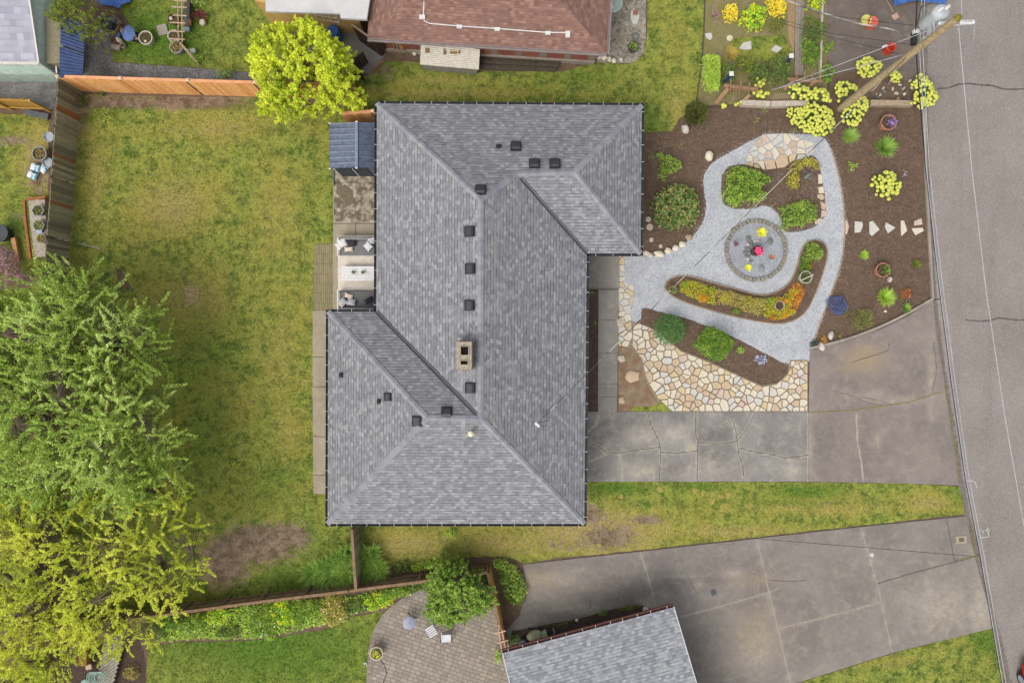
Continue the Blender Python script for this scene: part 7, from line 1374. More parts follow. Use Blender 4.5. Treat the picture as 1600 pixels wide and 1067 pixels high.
# western yard
pot(61, 240, 11.5, .55, M('grey_fabric_bag', ['#9a9a98', '#888886'], (6,), .9, (20, .1)), 'grey round grow bag of straw soil by the old fence', 'heath', dens=.5, leaf=.07, ph=.05)
g = G(); pl_ = [(53, 252), (63, 254), (66, 266), (58, 274), (45, 270), (47, 263)]
for k, (cx_, cy_, rz, lb) in enumerate([(56, 262, -.35, 'white and teal soil bag lying uppermost by the grow bag'), (51, 274, -.45, 'white and teal soil bag half under the other one'), (69, 263, .9, 'crumpled white soil bag against the old fence')]):
    bm = bmesh.new(); bmesh.ops.create_grid(bm, x_segments=12, y_segments=12, size=.5); t_ = NT('soil_bag_%d' % k); s_ = t_.n('ShaderNodeSeparateXYZ'); t_.l(t_.co, s_.inputs[0])
    for v in bm.verts: u, w2 = v.co.x * 2, v.co.y * 2; v.co = Vector((v.co.x * .5, v.co.y * .38, max(0, (1 - u ** 4) * (1 - w2 ** 4)) ** .5 * .12 + .02 * noise.noise(v.co * 6)))
    me = bpy.data.meshes.new('soil_bag'); bm.to_mesh(me); bm.free(); band = t_.math('MULTIPLY', t_.math('GREATER_THAN', s_.outputs[0], -.02), t_.math('LESS_THAN', s_.outputs[0], .12)); c_ = t_.mix(t_.math('MULTIPLY', band, t_.ramp(t_.noise(9, 3), .45, .55)), lin('#d7dde0'), lin('#2f8f9e')); c_ = t_.mix(t_.math('GREATER_THAN', s_.outputs[0], .17), c_, lin('#7fb3c8')); t_.bsdf(c_, .5, None, 0, .4); me.materials.append(t_.m); me.polygons.foreach_set('use_smooth', np.ones(len(me.polygons), dtype=bool))
    o = bpy.data.objects.new('soil_bag', me); COL.objects.link(o); o.location = P(cx_, cy_, .1 + .12 * (k == 0)); o.rotation_euler = (0, .05, rz); tagit(o, lb, 'bag', 'soil bags by the old fence')
for px, py, lb in ((76, 214, 'grey bucket tucked against the old fence above the grow bag'), (74, 254, 'pale bucket tucked against the old fence beside the grow bag')): pot(px, py, 8, .35, M('grey_bucket', ['#a9aeb2', '#989da1'], (4,), .5, None), lb, soil=False, name='bucket', cat='bucket')
pot(-2, 364, 14, .6, M('black_bin', ['#3c4145', '#4a4f53'], (4,), .5, None), 'black bin at the edge of the western yard', soil=False, name='bin', cat='bin')
g = G(); g.bar(P(22, 372, .2), P(28, 404, .2), .22, .2); tagit(g.build('timber', CED, org=P(25, 388, .05)), 'upright cedar edging board beside the pink shrub', 'timber'); g = G(); g.bar(P(18, 410, .2), P(31, 403, .2), .14, .15); tagit(g.build('timber', CED, org=P(25, 407, .05)), 'short cedar board under the pink shrub corner', 'timber')
pb = thing('planter_bench', 'timber framed planting bench along the old fence in the western yard', 'planting bench', P(57, 350))
g = G(); g.prism([(p.x, p.y) for p in PL([(44, 312), (70, 312), (75, 400), (54, 402), (47, 350)], .3)], .02, .3); g.build('bench_top', M('silver_board', ['#a89c8a', '#94897a', '#b7ac9b'], (4, 9), .9, (30, .2)), pb)
for a, b in (((38, 314), (40, 344)), ((40, 344), (48, 404)), ((40, 312), (72, 308))): g = G(); g.bar(P(*a, .35), P(*b, .35), .12, .12); g.build('frame_board', M('red_board', ['#a5693f', '#8f5832'], (5,), .85, (30, .2)), pb)
for k, (px, py, rx, m) in enumerate([(59, 329, 10, 'bright'), (60, 352, 9.5, 'fuzz'), (64, 373, 8.5, 'heath')]): pot(px, py, rx, .3, M('grey_hex_pot', ['#a3a7a8', '#929697'], (4,), .6, (20, .05)), ['grey hexagonal pot of bright green leaves on the planting bench', 'grey hexagonal pot of sparse greens in the middle of the bench', 'grey hexagonal pot of dry yellowish plant lowest on the bench'][k], m, dens=.5, n=6, base=.3, group='hexagonal pots on the bench')
g = G(); g.box(P(62, 362, .4), (.28, .16, .1), .2); tagit(g.build('box', M('pale_blue_box', ['#a9c2cf']), org=P(62, 362, .3), bevel=.01), 'small pale blue box between two hexagonal pots', 'box')
g = G(); g.bar(P(122, 380, .04), P(158, 389, .04), .07, .05); tagit(g.build('branch', M('grey_branch', ['#8c8879', '#9b978a'], (6,), .9, (30, .2)), org=P(140, 385, .01)), 'thin grey stake lying on the lawn near the old fence', 'stake')
g = G(); g.bar(P(42, 176, .12), P(76, 183, .12), .3, .1); tagit(g.build('drain_grate', M('dark_grate', ['#4f5356', '#5e6265'], (6,), .6, None), org=P(60, 180, .02)), 'dark metal channel lying under the yellow slat fence', 'channel')
# under the yellow-green tree
sb = thing('slatted_deck', 'grey slatted timber deck half hidden under the yellow-green tree', 'deck', P(185, 1030)); SLB = M('grey_slat', ['#9a9488', '#86806f', '#aaa498'], (5, 9), .9, (30, .15), island=('#77715f', .5))
g = G()
for k in range(17): x = 188 - k * 1.6; y = 985 + k * 6.4; g.bar(P(x - 22, y + 16, .3), P(x + 12, y - 8, .3), .12, .03)
g.build('slat', SLB, sb); g = G(); g.bar(P(172, 1000, .24), P(150, 1085, .24), .08, .1); g.bar(P(196, 990, .24), P(172, 1075, .24), .08, .1); g.build('joist', SLB, sb)
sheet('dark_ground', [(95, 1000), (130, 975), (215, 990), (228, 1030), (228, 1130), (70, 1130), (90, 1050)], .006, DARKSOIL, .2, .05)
g = G(); g.box(P(134, 1025, .3), (.42, .75, .5), -.1); tagit(g.build('crate', M('ochre_board', ['#8f6f34', '#7d5f2a'], (5,), .85, (30, .2)), org=P(134, 1025, .05), bevel=.01), 'upright ochre wooden crate in dark ground under the tree', 'crate')
g = G(); g.box(P(139, 1041, .2), (.3, .26, .1), .15); tagit(g.build('brick', M('pale_brick', ['#cdb097', '#bb9d84'], (6,), .85, (30, .1)), org=P(139, 1041, .1), bevel=.01), 'pale square brick at the foot of the ochre crate', 'brick')
hr = thing('hose_reel', 'pale green coiled garden hose heap near the slatted deck', 'hose', P(145, 1060)); HOS = M('pale_hose', ['#a3c0b4', '#91afa3'], (4,), .5, None, spec=.4); g = G()
pts = [P(142 + 2.6 * k / 12 + 8 * math.cos(k * .55), 1058 + 9 * math.sin(k * .55), .15 + .006 * k) for k in range(70)]; g.tube(pts, .02, 6); g.build('hose', HOS, hr); g = G(); g.lathe(P(136, 1066, .05), [(.2, 0), (.24, .16), (.15, .22)], 18); g.build('reel', HOS, hr, smooth=True)
# ---------------------------------------------------------------- paver patio things
rt = thing('round_table', 'small round blue-grey table standing alone on the paver patio', 'table', P(641, 972)); g = G(); g.lathe(P(639.5, 973, .7), [(.32, 0), (.33, .02), (.3, .03)], 28); g.build('table_top', M('blue_grey_top', ['#83879a', '#777b8e'], (5,), .4, (20, .06), spec=.5), rt, smooth=True)
g = G(); cc2 = P(639.5, 973, .7); g.tube([cc2, Vector((cc2.x, cc2.y, .1))], .03, 8); g.build('pedestal', BLK, rt); g = G(); g.lathe(cc2 + Vector((.02, 0, .031)), [(.02, 0), (.02, .03)], 10); g.build('hub', BLK, rt)
for a in (0, 2.1, 4.2): g = G(); g.tube([Vector((cc2.x, cc2.y, .14)), Vector((cc2.x + .3 * math.cos(a), cc2.y + .3 * math.sin(a), .05))], .02, 6); g.build('leg', BLK, rt)
WHM = M('white_seat', ['#cfd0d2', '#c2c3c6'], (5,), .5, (20, .04), spec=.4)
ch1 = thing('patio_chair', 'white fabric metal framed chair standing on the paver patio', 'chair', P(697, 995)); g = G(); c = P(697, 995, .45); g.box(c, (.5, .5, .03), .08); g.build('seat', WHM, ch1, bevel=.01)
g = G(); g.box(c + Vector((.04, .28, .2)), (.48, .03, .42), .08, ); g.build('backrest', WHM, ch1, bevel=.01)
for s in (-1, 1): g = G(); g.tube([c + Vector((s * .28, .26, .22)), c + Vector((s * .28, -.2, .2)), c + Vector((s * .28, -.26, -.42))], .014, 6); g.build('armrest', BLK, ch1)
for s, t_ in ((-1, -1), (1, -1), (-1, 1), (1, 1)): g = G(); g.tube([c + Vector((s * .23, t_ * .22, 0)), c + Vector((s * .25, t_ * .25, -.41))], .013, 6); g.build('leg', BLK, ch1)
ch2 = thing('slatted_chair', 'white slatted chair turned toward the magnolia tree edge', 'chair', P(674, 986)); c = P(674, 986, .42)
for k in range(5): g = G(); d = Vector((math.cos(.55), math.sin(.55), 0)); n_ = Vector((-d.y, d.x, 0)); p = c + n_ * (.22 - k * .11); g.bar(p - d * .24, p + d * .24, .07, .025); g.build('seat_slat', WHM, ch2)
for s, t_ in ((-1, -1), (1, -1), (-1, 1), (1, 1)): g = G(); p = c + d * s * .2 + n_ * t_ * .2; g.tube([p, p - Vector((0, 0, .37))], .018, 6); g.build('leg', WHM, ch2)
g = G(); g.tube([P(594, 1030, .06), P(601, 1040, .06), P(604, 1052, .06), P(600, 1062, .06), P(592, 1085, .06)], .015, 6); tagit(g.build('garden_hose', BLK, org=P(600, 1050, .04)), 'thin dark hose curling away from the cream planter', 'hose')
g = G(); g.tube([P(569, 1037, .1), P(572, 1034, .16), P(573, 1040, .1)], .02, 6); g.blob(P(570, 1036, .1), .07, .05, .05, 1, 2); tagit(g.build('sprinkler', WHT, org=P(570, 1036, .02)), 'small white sprinkler on the grass beside the cream planter', 'sprinkler')
# trellis at the garage corner
tr = thing('timber_trellis', 'raw timber trellis with two crossbars next to the garage corner', 'trellis', P(786, 1005)); TRW = M('raw_timber', ['#cfae90', '#bd9b7c'], (5,), .8, (30, .1)); z = 1.5
for a, b in (((779, 982), (784, 1018)), ((784, 982), (791, 1018)), ((779.5, 975), (780, 984)),): g = G(); g.bar(P(*a, z), P(*b, z), .05, .05); g.build('rail', TRW, tr)
for a, b in (((773, 989), (790, 985)), ((777, 1004), (794, 1000))): g = G(); g.bar(P(*a, z + .05), P(*b, z + .05), .06, .04); g.build('crossbar', TRW, tr)
for a in ((779, 984), (791, 1017), (784, 1016), (784, 984)): g = G(); g.bar(P(*a, z), P(a[0], a[1], z) - Vector((0, 0, z - .05)), .05, .05); g.build('post', TRW, tr)
shrub('shrub', 'green plant growing at the trellis foot by the garage', 'plant', ell(778, 1026, 6, 12, seed=140, wob=.2), .5, LM['bladel'], 1000, .08, seed=140)
# mulch strip beside the garage
shrub('shrub', 'dark green plant behind the covered mower', 'plant', ell(803, 998, 10, 9, seed=141, wob=.2), .4, LM['dkg'], 1200, .08, seed=141); shrub('shrub', 'small fern clump in the mulch strip above the gutter', 'plant', ell(942, 957, 10, 6, seed=142, wob=.2), .3, LM['dkg'], 1200, .07, seed=142)
shrub('shrub', 'low moss green clump at the tip of the mulch strip', 'plant', ell(985, 948, 18, 5, rot=-.15, seed=143, wob=.2), .15, LM['olive'], 1500, .05, seed=143); shrub('shrub', 'thin mossy strip along the driveway edge of the mulch', 'plant', ell(880, 974, 20, 3, rot=-.25, seed=144, wob=.2), .1, LM['olive'], 1500, .05, seed=144)
mw = thing('lawn_mower', 'old pale olive lawn mower parked between mulch and garage gutter', 'mower', P(838, 994)); OLP = M('olive_plastic', ['#a3a584', '#949676'], (4,), .5, (20, .06), spec=.4); c = P(836, 993, .3)
g = G(); g.blob(c, .42, .3, .22, 3, 2, .05, .2); g.build('body', OLP, mw, smooth=True); g = G(); g.box(c + Vector((.5, .06, .02)), (.26, .4, .3), .2); g.build('hopper', OLP, mw, bevel=.04); g = G(); g.box(c + Vector((.78, .12, -.05)), (.26, .46, .28), .2); g.build('grass_box', BLK, mw, bevel=.03)
for s, t_ in ((-.3, -.28), (.25, -.26), (-.3, .28), (.3, .3)): g = G(); p = c + Vector((s, t_, -.19)); g.tube([p - Vector((0, .03, 0)), p + Vector((0, .03, 0))], .09, 14); g.build('wheel', BLK, mw)
g = G(); g.tube([c + Vector((-.35, -.2, .05)), c + Vector((-.75, -.3, .3)), c + Vector((-.75, .1, .3)), c + Vector((-.35, .2, .05))], .014, 6); g.build('handle', BLK, mw)
g = G(); g.lathe(P(817, 1001, .05), [(.18, 0), (.2, .3), (.15, .34)], 14); tagit(g.build('bucket', M('slate_bucket', ['#5c6470', '#4f5763'], (4,), .5, None), org=P(817, 1001, .05)), 'slate grey bucket by the mower handle', 'bucket')
g = G(); g.blob(P(865, 985, .15), .05, .2, .05, 1, 3, .2, .3); g.blob(P(866, 988, .15), .04, .14, .04, 1, 5, .2, -.5); tagit(g.build('glove', M('grey_cloth', ['#a89c8c']), org=P(865, 986, .1)), 'crumpled grey cloth scrap beside the mower grass box', 'cloth')
rock(901, 968, 2.5, 2.5, .08, M('white_rock', ['#ded6c8']), 'white pebble on the concrete edge above the garage gutter'); rock(1008, 952, 5, 5, .12, ROCKM, 'pale boxy stone at the tip of the mulch strip'); rock(1017, 954, 4, 3, .12, M('white_rock', ['#ded6c8']), 'white rock at the far tip of the mulch strip'); rock(851, 984, 2, 2, .2, M('white_rock', ['#ded6c8']), 'white knob behind the mower grass box')
# covers in the drives
g = G(); g.box(P(1115, 925, .047), (.26, .3, .02), .3); tagit(g.build('drain_cover', M('dark_iron', ['#4a4a4c', '#5a5a5c'], (6,), .6, (30, .2)), org=P(1115, 925, .04)), 'small dark square drain cover in the south driveway', 'drain cover')
g = G(); g.lathe(P(1362, 866.5, .045), [(.11, 0), (.11, .012), (.07, .014), (.06, .01)], 24); tagit(g.build('cleanout_cap', M('pale_cap_metal', ['#b9b6b1', '#cbc8c3'], (5,), .6, None), org=P(1362, 866.5, .04)), 'round pale cap set in the south driveway', 'cap')
wm = thing('meter_box', 'rectangular concrete meter box lid with dark window near the kerb', 'meter box', P(1502, 843, .04)); g = G(); g.box(P(1502, 843, .05), (.55, .38, .02), .08); g.build('lid', CONC_W, wm); g = G(); g.box(P(1502.5, 843, .062), (.26, .2, .01), .08); g.build('window', M('lid_window', ['#6b645c', '#5e5750'], (5,), .8, None), wm)
# white topped blue posts
for px, py, fx, fy, lb in ((1142.5, 116, 1130, 130, 'white-topped blue post by the lime hedge'), (1236, 88, 1226, 103, 'white-topped blue post beside the boardwalk')):
    r = thing('garden_post', lb, 'post', P(fx, fy), 'blue garden posts'); t_ = P(px, py, 1.1); g = G(); g.bar(P(fx, fy, .0), t_, .14, .14, up=(0, 1, 0)); g.build('post', M('navy_paint', ['#2c4a7a', '#25406b'], (4,), .5, None), r); g = G(); g.box(t_ + Vector((0, 0, .04)), (.22, .22, .06), .05); g.lathe(t_ + Vector((.02, .02, .07)), [(.025, 0), (.02, .02)], 8); g.build('cap', WHT, r, bevel=.01)
# timber steps / rung frame by the garden
def rungs(label, rails_, posts_, mat, z=.6):
    r = thing('timber_trellis', label, 'trellis', P(*posts_[0][1])); 
    for a, b, z0, z1, wd in rails_: g = G(); g.bar(P(*a, z0), P(*b, z1), wd, .09); g.build('rail', mat, r)
    for a, b, z1 in posts_: g = G(); g.bar(P(*b, .0), P(a[0], a[1], z1), .07, .07, up=(1, 0, 0)); g.build('post', mat, r)
    return r
RCED = M('reddish_timber', ['#8f6f54', '#7e6048', '#a08062'], (5,), .85, (30, .2)); PST = M('pale_post', ['#b29c86', '#a08a74'], (5,), .85, (30, .15))
rungs('reddish timber frame with pale upright posts beside the blue posts', [((1131, 134), (1182, 140), .5, .5, .16), ((1134, 139), (1170, 143), .3, .3, .08), ((1118, 162), (1138, 138), .1, .5, .2), ((1154, 166), (1172, 148), .1, .5, .18)], [((1142, 124), (1141, 148), 1.1), ((1158, 127), (1154, 152), 1.1), ((1171, 130), (1169, 152), 1.1), ((1184, 131), (1182, 155), 1.1)], RCED)
rungs('second timber frame with pale posts between boardwalk and planted strip', [((1230, 124), (1285, 128), .5, .5, .14), ((1225, 140), (1240, 126), .2, .5, .16), ((1262, 138), (1272, 128), .2, .5, .14)], [((1245, 111), (1244, 134), 1.1), ((1257.5, 112), (1256, 136), 1.1), ((1269, 114), (1268, 138), 1.1), ((1282, 115), (1281, 140), 1.1)], RCED)
rw = M('pale_sleeper', ['#b3a696', '#a09383', '#c2b6a7'], (3, 8), .9, (30, .15))
for a, b, lb in (((1158, 162), (1202, 164), 'pale sleeper edging the mulch nearest the timber frame'), ((1203, 164), (1262, 163), 'pale sleeper between the timber frame and the ball-headed plants'), ((1358, 162), (1424, 163), 'brownish sleeper edging the mulch between pole foot and kerb')): g = G(); g.bar(P(*a, .18), P(*b, .18), .28, .34); tagit(g.build('sleeper', rw if a[0] < 1300 else TLW, org=P(*a, 0), bevel=.01), lb, 'sleeper', 'sleepers along the mulch bed')
bw = thing('boardwalk', 'weathered grey narrow boardwalk running up the flower garden', 'boardwalk', P(1248, 60)); g = G()
for k in range(4): x = 1243 + k * 3.4; g.bar(P(x + 3, -60, .1), P(x, 118, .1), .1, .04)
g.build('board', M('grey_board', ['#968c80', '#857b70', '#a59b8f'], (3, 9), .9, (30, .2), island=('#7a7166', .6)), bw)
ph = thing('pale_rail', 'pale grey timber rail along the narrow planted strip', 'rail', P(1280, 50)); g = G(); g.bar(P(1286, -60, .25), P(1281, 120, .25), .09, .2); g.build('rail', M('pale_sleeper', []), ph)
sheet('bark_path', [(1228, -60), (1242, -60), (1243, 30), (1240, 90), (1232, 60), (1230, 20)], .014, M('orange_bark', ['#9a7f60', '#88704f', '#ac9373'], (8, 20), .95, (50, .3), (30, .8, .03)), .1, .03)
for k in range(12): g = G(); a = P(1206 + k * 3.2, 158, .12); b = P(1212 + k * 3.2, 146, .3); g.bar(a, b, .04, .02); tagit(g.build('lath', PST, org=(a.x, a.y, .02)), f'thin slanting lath behind the pale sleeper, {ORD[k]} to the timber frame'.replace('closest', 'nearest'), 'lath', 'slanting laths behind the sleeper')
# rubble bed around pole foot
for k in range(26):
    px, py = R.uniform(1366, 1425), R.uniform(126, 156); rock(px, py, R.uniform(1.5, 3.5), R.uniform(1.5, 3), .08, [ROCKM, ROCKD, M('brown_rock', []), ROCKC][k % 4], '', R.uniform(0, 3), 'rubble stone', 'rubble_stone', 'rubble stones between pole and kerb')
rb = [o for o in COL.objects if o.name.startswith('rubble_stone')]; rb.sort(key=lambda o: o.location.x)
for k, o in enumerate(rb): o['label'] = f"{['pale grey', 'dark grey', 'brown', 'cream'][[ROCKM, ROCKD, M('brown_rock', []), ROCKC].index(o.data.materials[0])]} rubble stone, {words_n(k + 1)} steps from the pole foot toward the kerb"
# asphalt yard: stools, cone bucket, shovel
def stack(px, py, fx, fy, r_, mat, label, name, cat, h=.45, n=20, hollow=True):
    c = P(fx, fy, .02); t_ = P(px, py, h); r = thing(name, label, cat, c); g = G(); Rr = r_ * S0
    V = []; pr = [(0, .95), (.25, .9), (.5, .95), (.75, .98), (1, 1.0)]
    for t, k in pr: cc_ = c.lerp(t_, t); V.append((cc_, Rr * k))
    for cc_, rr in V: g.v += [tuple(cc_ + Vector((rr * math.cos(2 * math.pi * i / n), rr * math.sin(2 * math.pi * i / n), 0))) for i in range(n)]
    for j in range(len(V) - 1): g.f += [(j * n + i, j * n + (i + 1) % n, (j + 1) * n + (i + 1) % n, (j + 1) * n + i) for i in range(n)]
    m_ = len(g.v); g.v += [tuple(t_ + Vector((Rr * .78 * math.cos(2 * math.pi * i / n), Rr * .78 * math.sin(2 * math.pi * i / n), 0))) for i in range(n)]; j = (len(V) - 1) * n; g.f += [(j + i, j + (i + 1) % n, m_ + (i + 1) % n, m_ + i) for i in range(n)]
    b2 = len(g.v); dz = h * .75 if hollow else .02; g.v += [tuple(t_ + Vector((Rr * .7 * math.cos(2 * math.pi * i / n), Rr * .7 * math.sin(2 * math.pi * i / n), -dz))) for i in range(n)]; g.f += [(m_ + i, m_ + (i + 1) % n, b2 + (i + 1) % n, b2 + i) for i in range(n)] + [tuple(b2 + i for i in range(n))]
    g.build('body', mat, r, smooth=True); return r
stack(1354, 31, 1351, 34, 8, M('yellow_plastic', ['#c8c46a', '#b7b35b'], (9,), .4, None, spec=.4), 'pale yellow round bucket touching the red one on the asphalt', 'bucket', 'bucket', hollow=False)
stack(1364, 34, 1360, 40, 8.5, M('red_plastic', ['#cf6a58', '#be5a49'], (9,), .4, None, spec=.4), 'coral red round bucket touching the yellow one', 'bucket', 'bucket', hollow=False)
stack(1393, 74, 1386, 80, 7.5, M('vivid_red_plastic', ['#d1452e', '#b93a26'], (5,), .4, None, spec=.5), 'vivid red bucket leaning below the guy wires on the asphalt', 'bucket', 'bucket')
sh = thing('flat_shovel', 'long handled flat shovel lying on the asphalt by the blue tarp', 'shovel', P(1395, 20, .02)); g = G(); g.box(P(1399, 26, .06), (.32, .28, .02), .55); g.build('blade', M('pale_pink_wood', ['#c2a190', '#b39180'], (5,), .7, None), sh); g = G(); g.tube([P(1396, 20, .07), P(1384, -2, .1)], .018, 6); g.build('handle', PST, sh)
# ---------------------------------------------------------------- utility pole and wires
pb_, pt_ = P(1313, 170, 0), P(1497, 28, 9.5)
def pole_at(t): return pb_.lerp(pt_, t)
up_ = thing('utility_pole', 'leaning wooden utility pole rising over the yellow ball-headed plants', 'utility pole', pb_); PW_ = M('pole_wood', ['#a3906c', '#8d7b5a', '#b5a27e'], (3, 9), .9, (30, .2), (14, .6, .02)); g = G(); g.tube([pole_at(t) for t in np.linspace(0, 1, 9)], [.19 - .05 * t for t in np.linspace(0, 1, 9)], 18); g.build('pole', PW_, up_, smooth=True)
g = G(); g.lathe(pt_ + Vector((0, 0, -.02)), [(.15, 0), (.14, .05), (.08, .08)], 14); g.build('moss_cap', M('mossy_top', ['#6f6a2c', '#8a8434'], (12, 20), .95, (40, .3)), up_)
GALV = M('transformer_grey', ['#b3b8ba', '#a6abae', '#bfc4c6'], (3,), .45, (20, .05), spec=.5); PORC = M('white_porcelain', ['#d5d5d2', '#c6c6c3'], (5,), .25, None, spec=.6)
tc_ = P(1473, 18, 8.3); tb_ = Vector((tc_.x, tc_.y, 7.15)); g = G(); g.lathe(tb_, [(.26, 0), (.30, .08), (.30, .95), (.33, .97), (.33, 1.03), (.28, 1.12), (.12, 1.18)], 28); trf = g.build('transformer', GALV, up_, smooth=True)
for dx, dy in ((.12, .1), (-.14, .02)): g = G(); p = Vector((tc_.x + dx, tc_.y + dy, 8.3)); g.lathe(p, [(.05, 0), (.08, .04), (.04, .08), (.08, .12), (.04, .16), (.07, .2), (.03, .26)], 12); g.build('bushing', PORC, trf, smooth=True)
g = G(); g.tube([Vector((tc_.x - .1, tc_.y + .1, 7.9)), pole_at(.84)], .03, 6); g.bar(Vector((tc_.x, tc_.y, 7.5)), pole_at(.8), .08, .16); g.build('bracket', GALV, up_)
for px, py, z in ((1475, 37, 8.3), (1509, 35, 8.9), (1514, 35, 8.9)): g = G(); p = P(px, py, z); g.tube([p + Vector((-.2, 0, 0)), p + Vector((.2, .02, 0))], [.05, .05], 8); [g.lathe(p + Vector((k * .1 - .15, 0, -.08)), [(.03, 0), (.085, .04), (.085, .1), (.03, .14)], 12) for k in range(4)]; g.build('insulator', PORC, up_, smooth=True)
g = G(); g.bar(pole_at(.93), P(1512, 38, 8.85), .05, .05); g.bar(pole_at(.86), P(1476, 38, 8.2), .05, .05); g.build('arm', GALV, up_)
g = G(); g.tube([P(1509, 37, 8.8), P(1523, 45, 8.6), P(1520, 65, 8.2), P(1510, 80, 7.6)], .012, 5); g.build('jumper_wire', MATS['galvanised'], up_)
g = G(); p = P(1428, 60, 6.6); g.box(p, (.16, .55, .3), -.05); g.build('splice_box', BLK, up_, bevel=.03); g = G(); g.box(P(1431, 50, 6.7), (.22, .18, .2), .1); g.build('connector', PORC, up_, bevel=.02)
g = G(); g.tube([P(1437, 64, 6.5), P(1445, 60, 6.9)], .06, 8); g.build('clamp', PORC, up_, smooth=True)
g = G(); g.tube([pole_at(.3) + Vector((.12, .12, 0)), pole_at(.5) + Vector((.13, .13, 0)), pole_at(.7) + Vector((.12, .12, 0))], .02, 6); g.tube([pole_at(.05) + Vector((-.16, .1, .05)), pole_at(.25) + Vector((-.14, .12, .05)), pole_at(.62) + Vector((-.14, .12, .05))], .025, 6); g.build('riser_cable', M('cable_grey', ['#6b6862', '#7d7a74'], (6,), .6, None), up_)
WB = M('black_cable', ['#26262a', '#303034'], (6,), .6, None); WG = M('grey_wire', ['#9fa2a6', '#b1b4b8'], (6,), .4, None, spec=.5)
def wire(label, pts, r_, mat, sag=0.0, wav=0.0):
    w_ = [P(a, b, z) if not isinstance(a, Vector) else a for a, b, z in pts]; q = []
    for a, b in zip(w_, w_[1:]):
        m = max(2, int((b - a).length / .8))
        for j in range(m): t = j / m; p = a.lerp(b, t); p.z -= sag * 4 * t * (1 - t); p += Vector((wav * math.sin(p.y * 4 + p.x * 3), 0, 0)); q.append(p)
    q.append(w_[-1]); g = G(); g.tube(q, r_, 6); return tagit(g.build('wire', mat, org=tuple(q[0])), label, 'wire', 'overhead wires at the street')
wire('thick black telecom cable running beside the street kerb below the pole', [(1436, -60, 6.0), (1433, 0, 6.1), (1430, 60, 6.3), (1435, 130, 6.2), (1446, 260, 5.9), (1464, 420, 5.8), (1487, 600, 5.8), (1508, 745, 5.9), (1532, 870, 6.0), (1568, 1080, 6.1)], .028, WB)
for k, (dx, z) in enumerate([(0, 7.0), (5, 7.2)]):
    wire(['pale wire running nearest the thick black kerb cable', 'pale wire farthest out over the street from the black cable'][k], [(1441 + dx, -60, z), (1440 + dx, 0, z), (1437 + dx, 80, z), (1447 + dx, 260, z - .3), (1466 + dx, 430, z - .4), (1488 + dx, 600, z - .4), (1509 + dx, 745, z - .3), (1533 + dx, 870, z - .2), (1569 + dx, 1080, z)], .014, WG)
wire('single pale primary wire crossing the street from the pole top', [(1500, -60, 9.3), (1503, 20, 9.3), (1498, 45, 9.3), (1518, 260, 9.0), (1540, 450, 8.9), (1570, 650, 8.9), (1605, 850, 9.0)], .016, WG)
wire('thin grey lower wire between primary wire and kerb cable, next to pole', [(1457, 5, 7.8), (1440, 10, 7.4), (1430, 48, 6.8)], .018, WB)
wire('upper guy wire slanting from transformer level to the garden soil', [(1459, 45, 7.6), (1215, 138, .05)], .016, WG); wire('lower guy wire slanting from mid pole to the garden soil', [(1411, 86, 5.6), (1205, 141, .05)], .016, WG)
g = G(); g.box(P(1382, 73, 5.5), (.22, .1, .1), .4); tagit(g.build('guy_insulator', PORC, org=P(1382, 73, 5.5), bevel=.02), 'white insulator strung on the upper guy wire above the red bucket', 'insulator')
wire('braided service drop heading over the asphalt to the upper garden', [(1425, 58, 6.5), (1392, 46, 6.2), (1340, 37, 5.9), (1290, 22, 5.5), (1225, 0, 5.0), (1190, -20, 4.8)], .03, M('braided_cable', ['#b5b0a6', '#57534e'], (2,), .6, None))
wire('thin black service wire passing above the two buckets', [(1426, 40, 6.4), (1370, 34, 6.2), (1290, 24, 5.9), (1250, 10, 5.6)], .012, WB); wire('thin black wire crossing the asphalt above the vivid red bucket', [(1424, 70, 6.4), (1350, 60, 6.0), (1295, 52, 5.7), (1180, 20, 5.0)], .01, WB)
wire('lowest thin black wire dipping behind the vivid red bucket', [(1404, 85, 5.4), (1370, 75, 5.2), (1295, 58, 5.0), (1200, 30, 4.6)], .012, WB)
w2 = []; a = P(1424, 82, 6.3); b = MASTP
for j in range(41): t = j / 40; p = a.lerp(b, t); p.z -= 4 * .35 * t * (1 - t); w2.append(p)
g = G(); g.tube(w2, .016, 6); tagit(g.build('wire', M('service_drop', ['#b8b5ae', '#3f3c39'], (.8,), .5, None, thr=.03), org=tuple(w2[0])), 'long diagonal service drop from the pole across the garden to the roof mast', 'wire', 'overhead wires at the street')
wire('thin dark line spanning the south driveway to the street kerb', [(1180, 841, .9), (1340, 854, 1.0), (1525, 869, 1.0)], .012, WB)
# ---------------------------------------------------------------- red car at the frame edge
car = thing('parked_car', 'red car parked on the street, only one corner in view', 'car', P(1622, 1110)); RED = M('red_paint', ['#b3261e', '#a8231c'], (1,), .25, None, spec=.7); hd = Vector((.17, -.985, 0)).normalized(); sd_ = Vector((.985, .17, 0)); CC = P(1622, 1092, 0)
def cp(x, y, z): return CC + sd_ * x - hd * y + Vector((0, 0, z))
sec = [(2.25, .62, .35, .55), (2.15, .78, .3, .68), (1.6, .86, .28, .82), (.9, .88, .28, .92), (0, .89, .28, .95), (-1.2, .89, .28, .97), (-1.9, .86, .3, .95), (-2.2, .78, .34, .85)]
g = G(); ring = 12
for y, hw, z0, z1 in sec:
    for k, (fx, fz) in enumerate([(-1, .25), (-1, .6), (-.97, .85), (-.85, 1), (-.4, 1.04), (0, 1.05), (.4, 1.04), (.85, 1), (.97, .85), (1, .6), (1, .25), (0, 0)]): g.v.append(tuple(cp(fx * hw, y, z0 + (z1 - z0) * fz)))
for i in range(len(sec) - 1): g.f += [(i * ring + k, i * ring + (k + 1) % ring, (i + 1) * ring + (k + 1) % ring, (i + 1) * ring + k) for k in range(ring)]
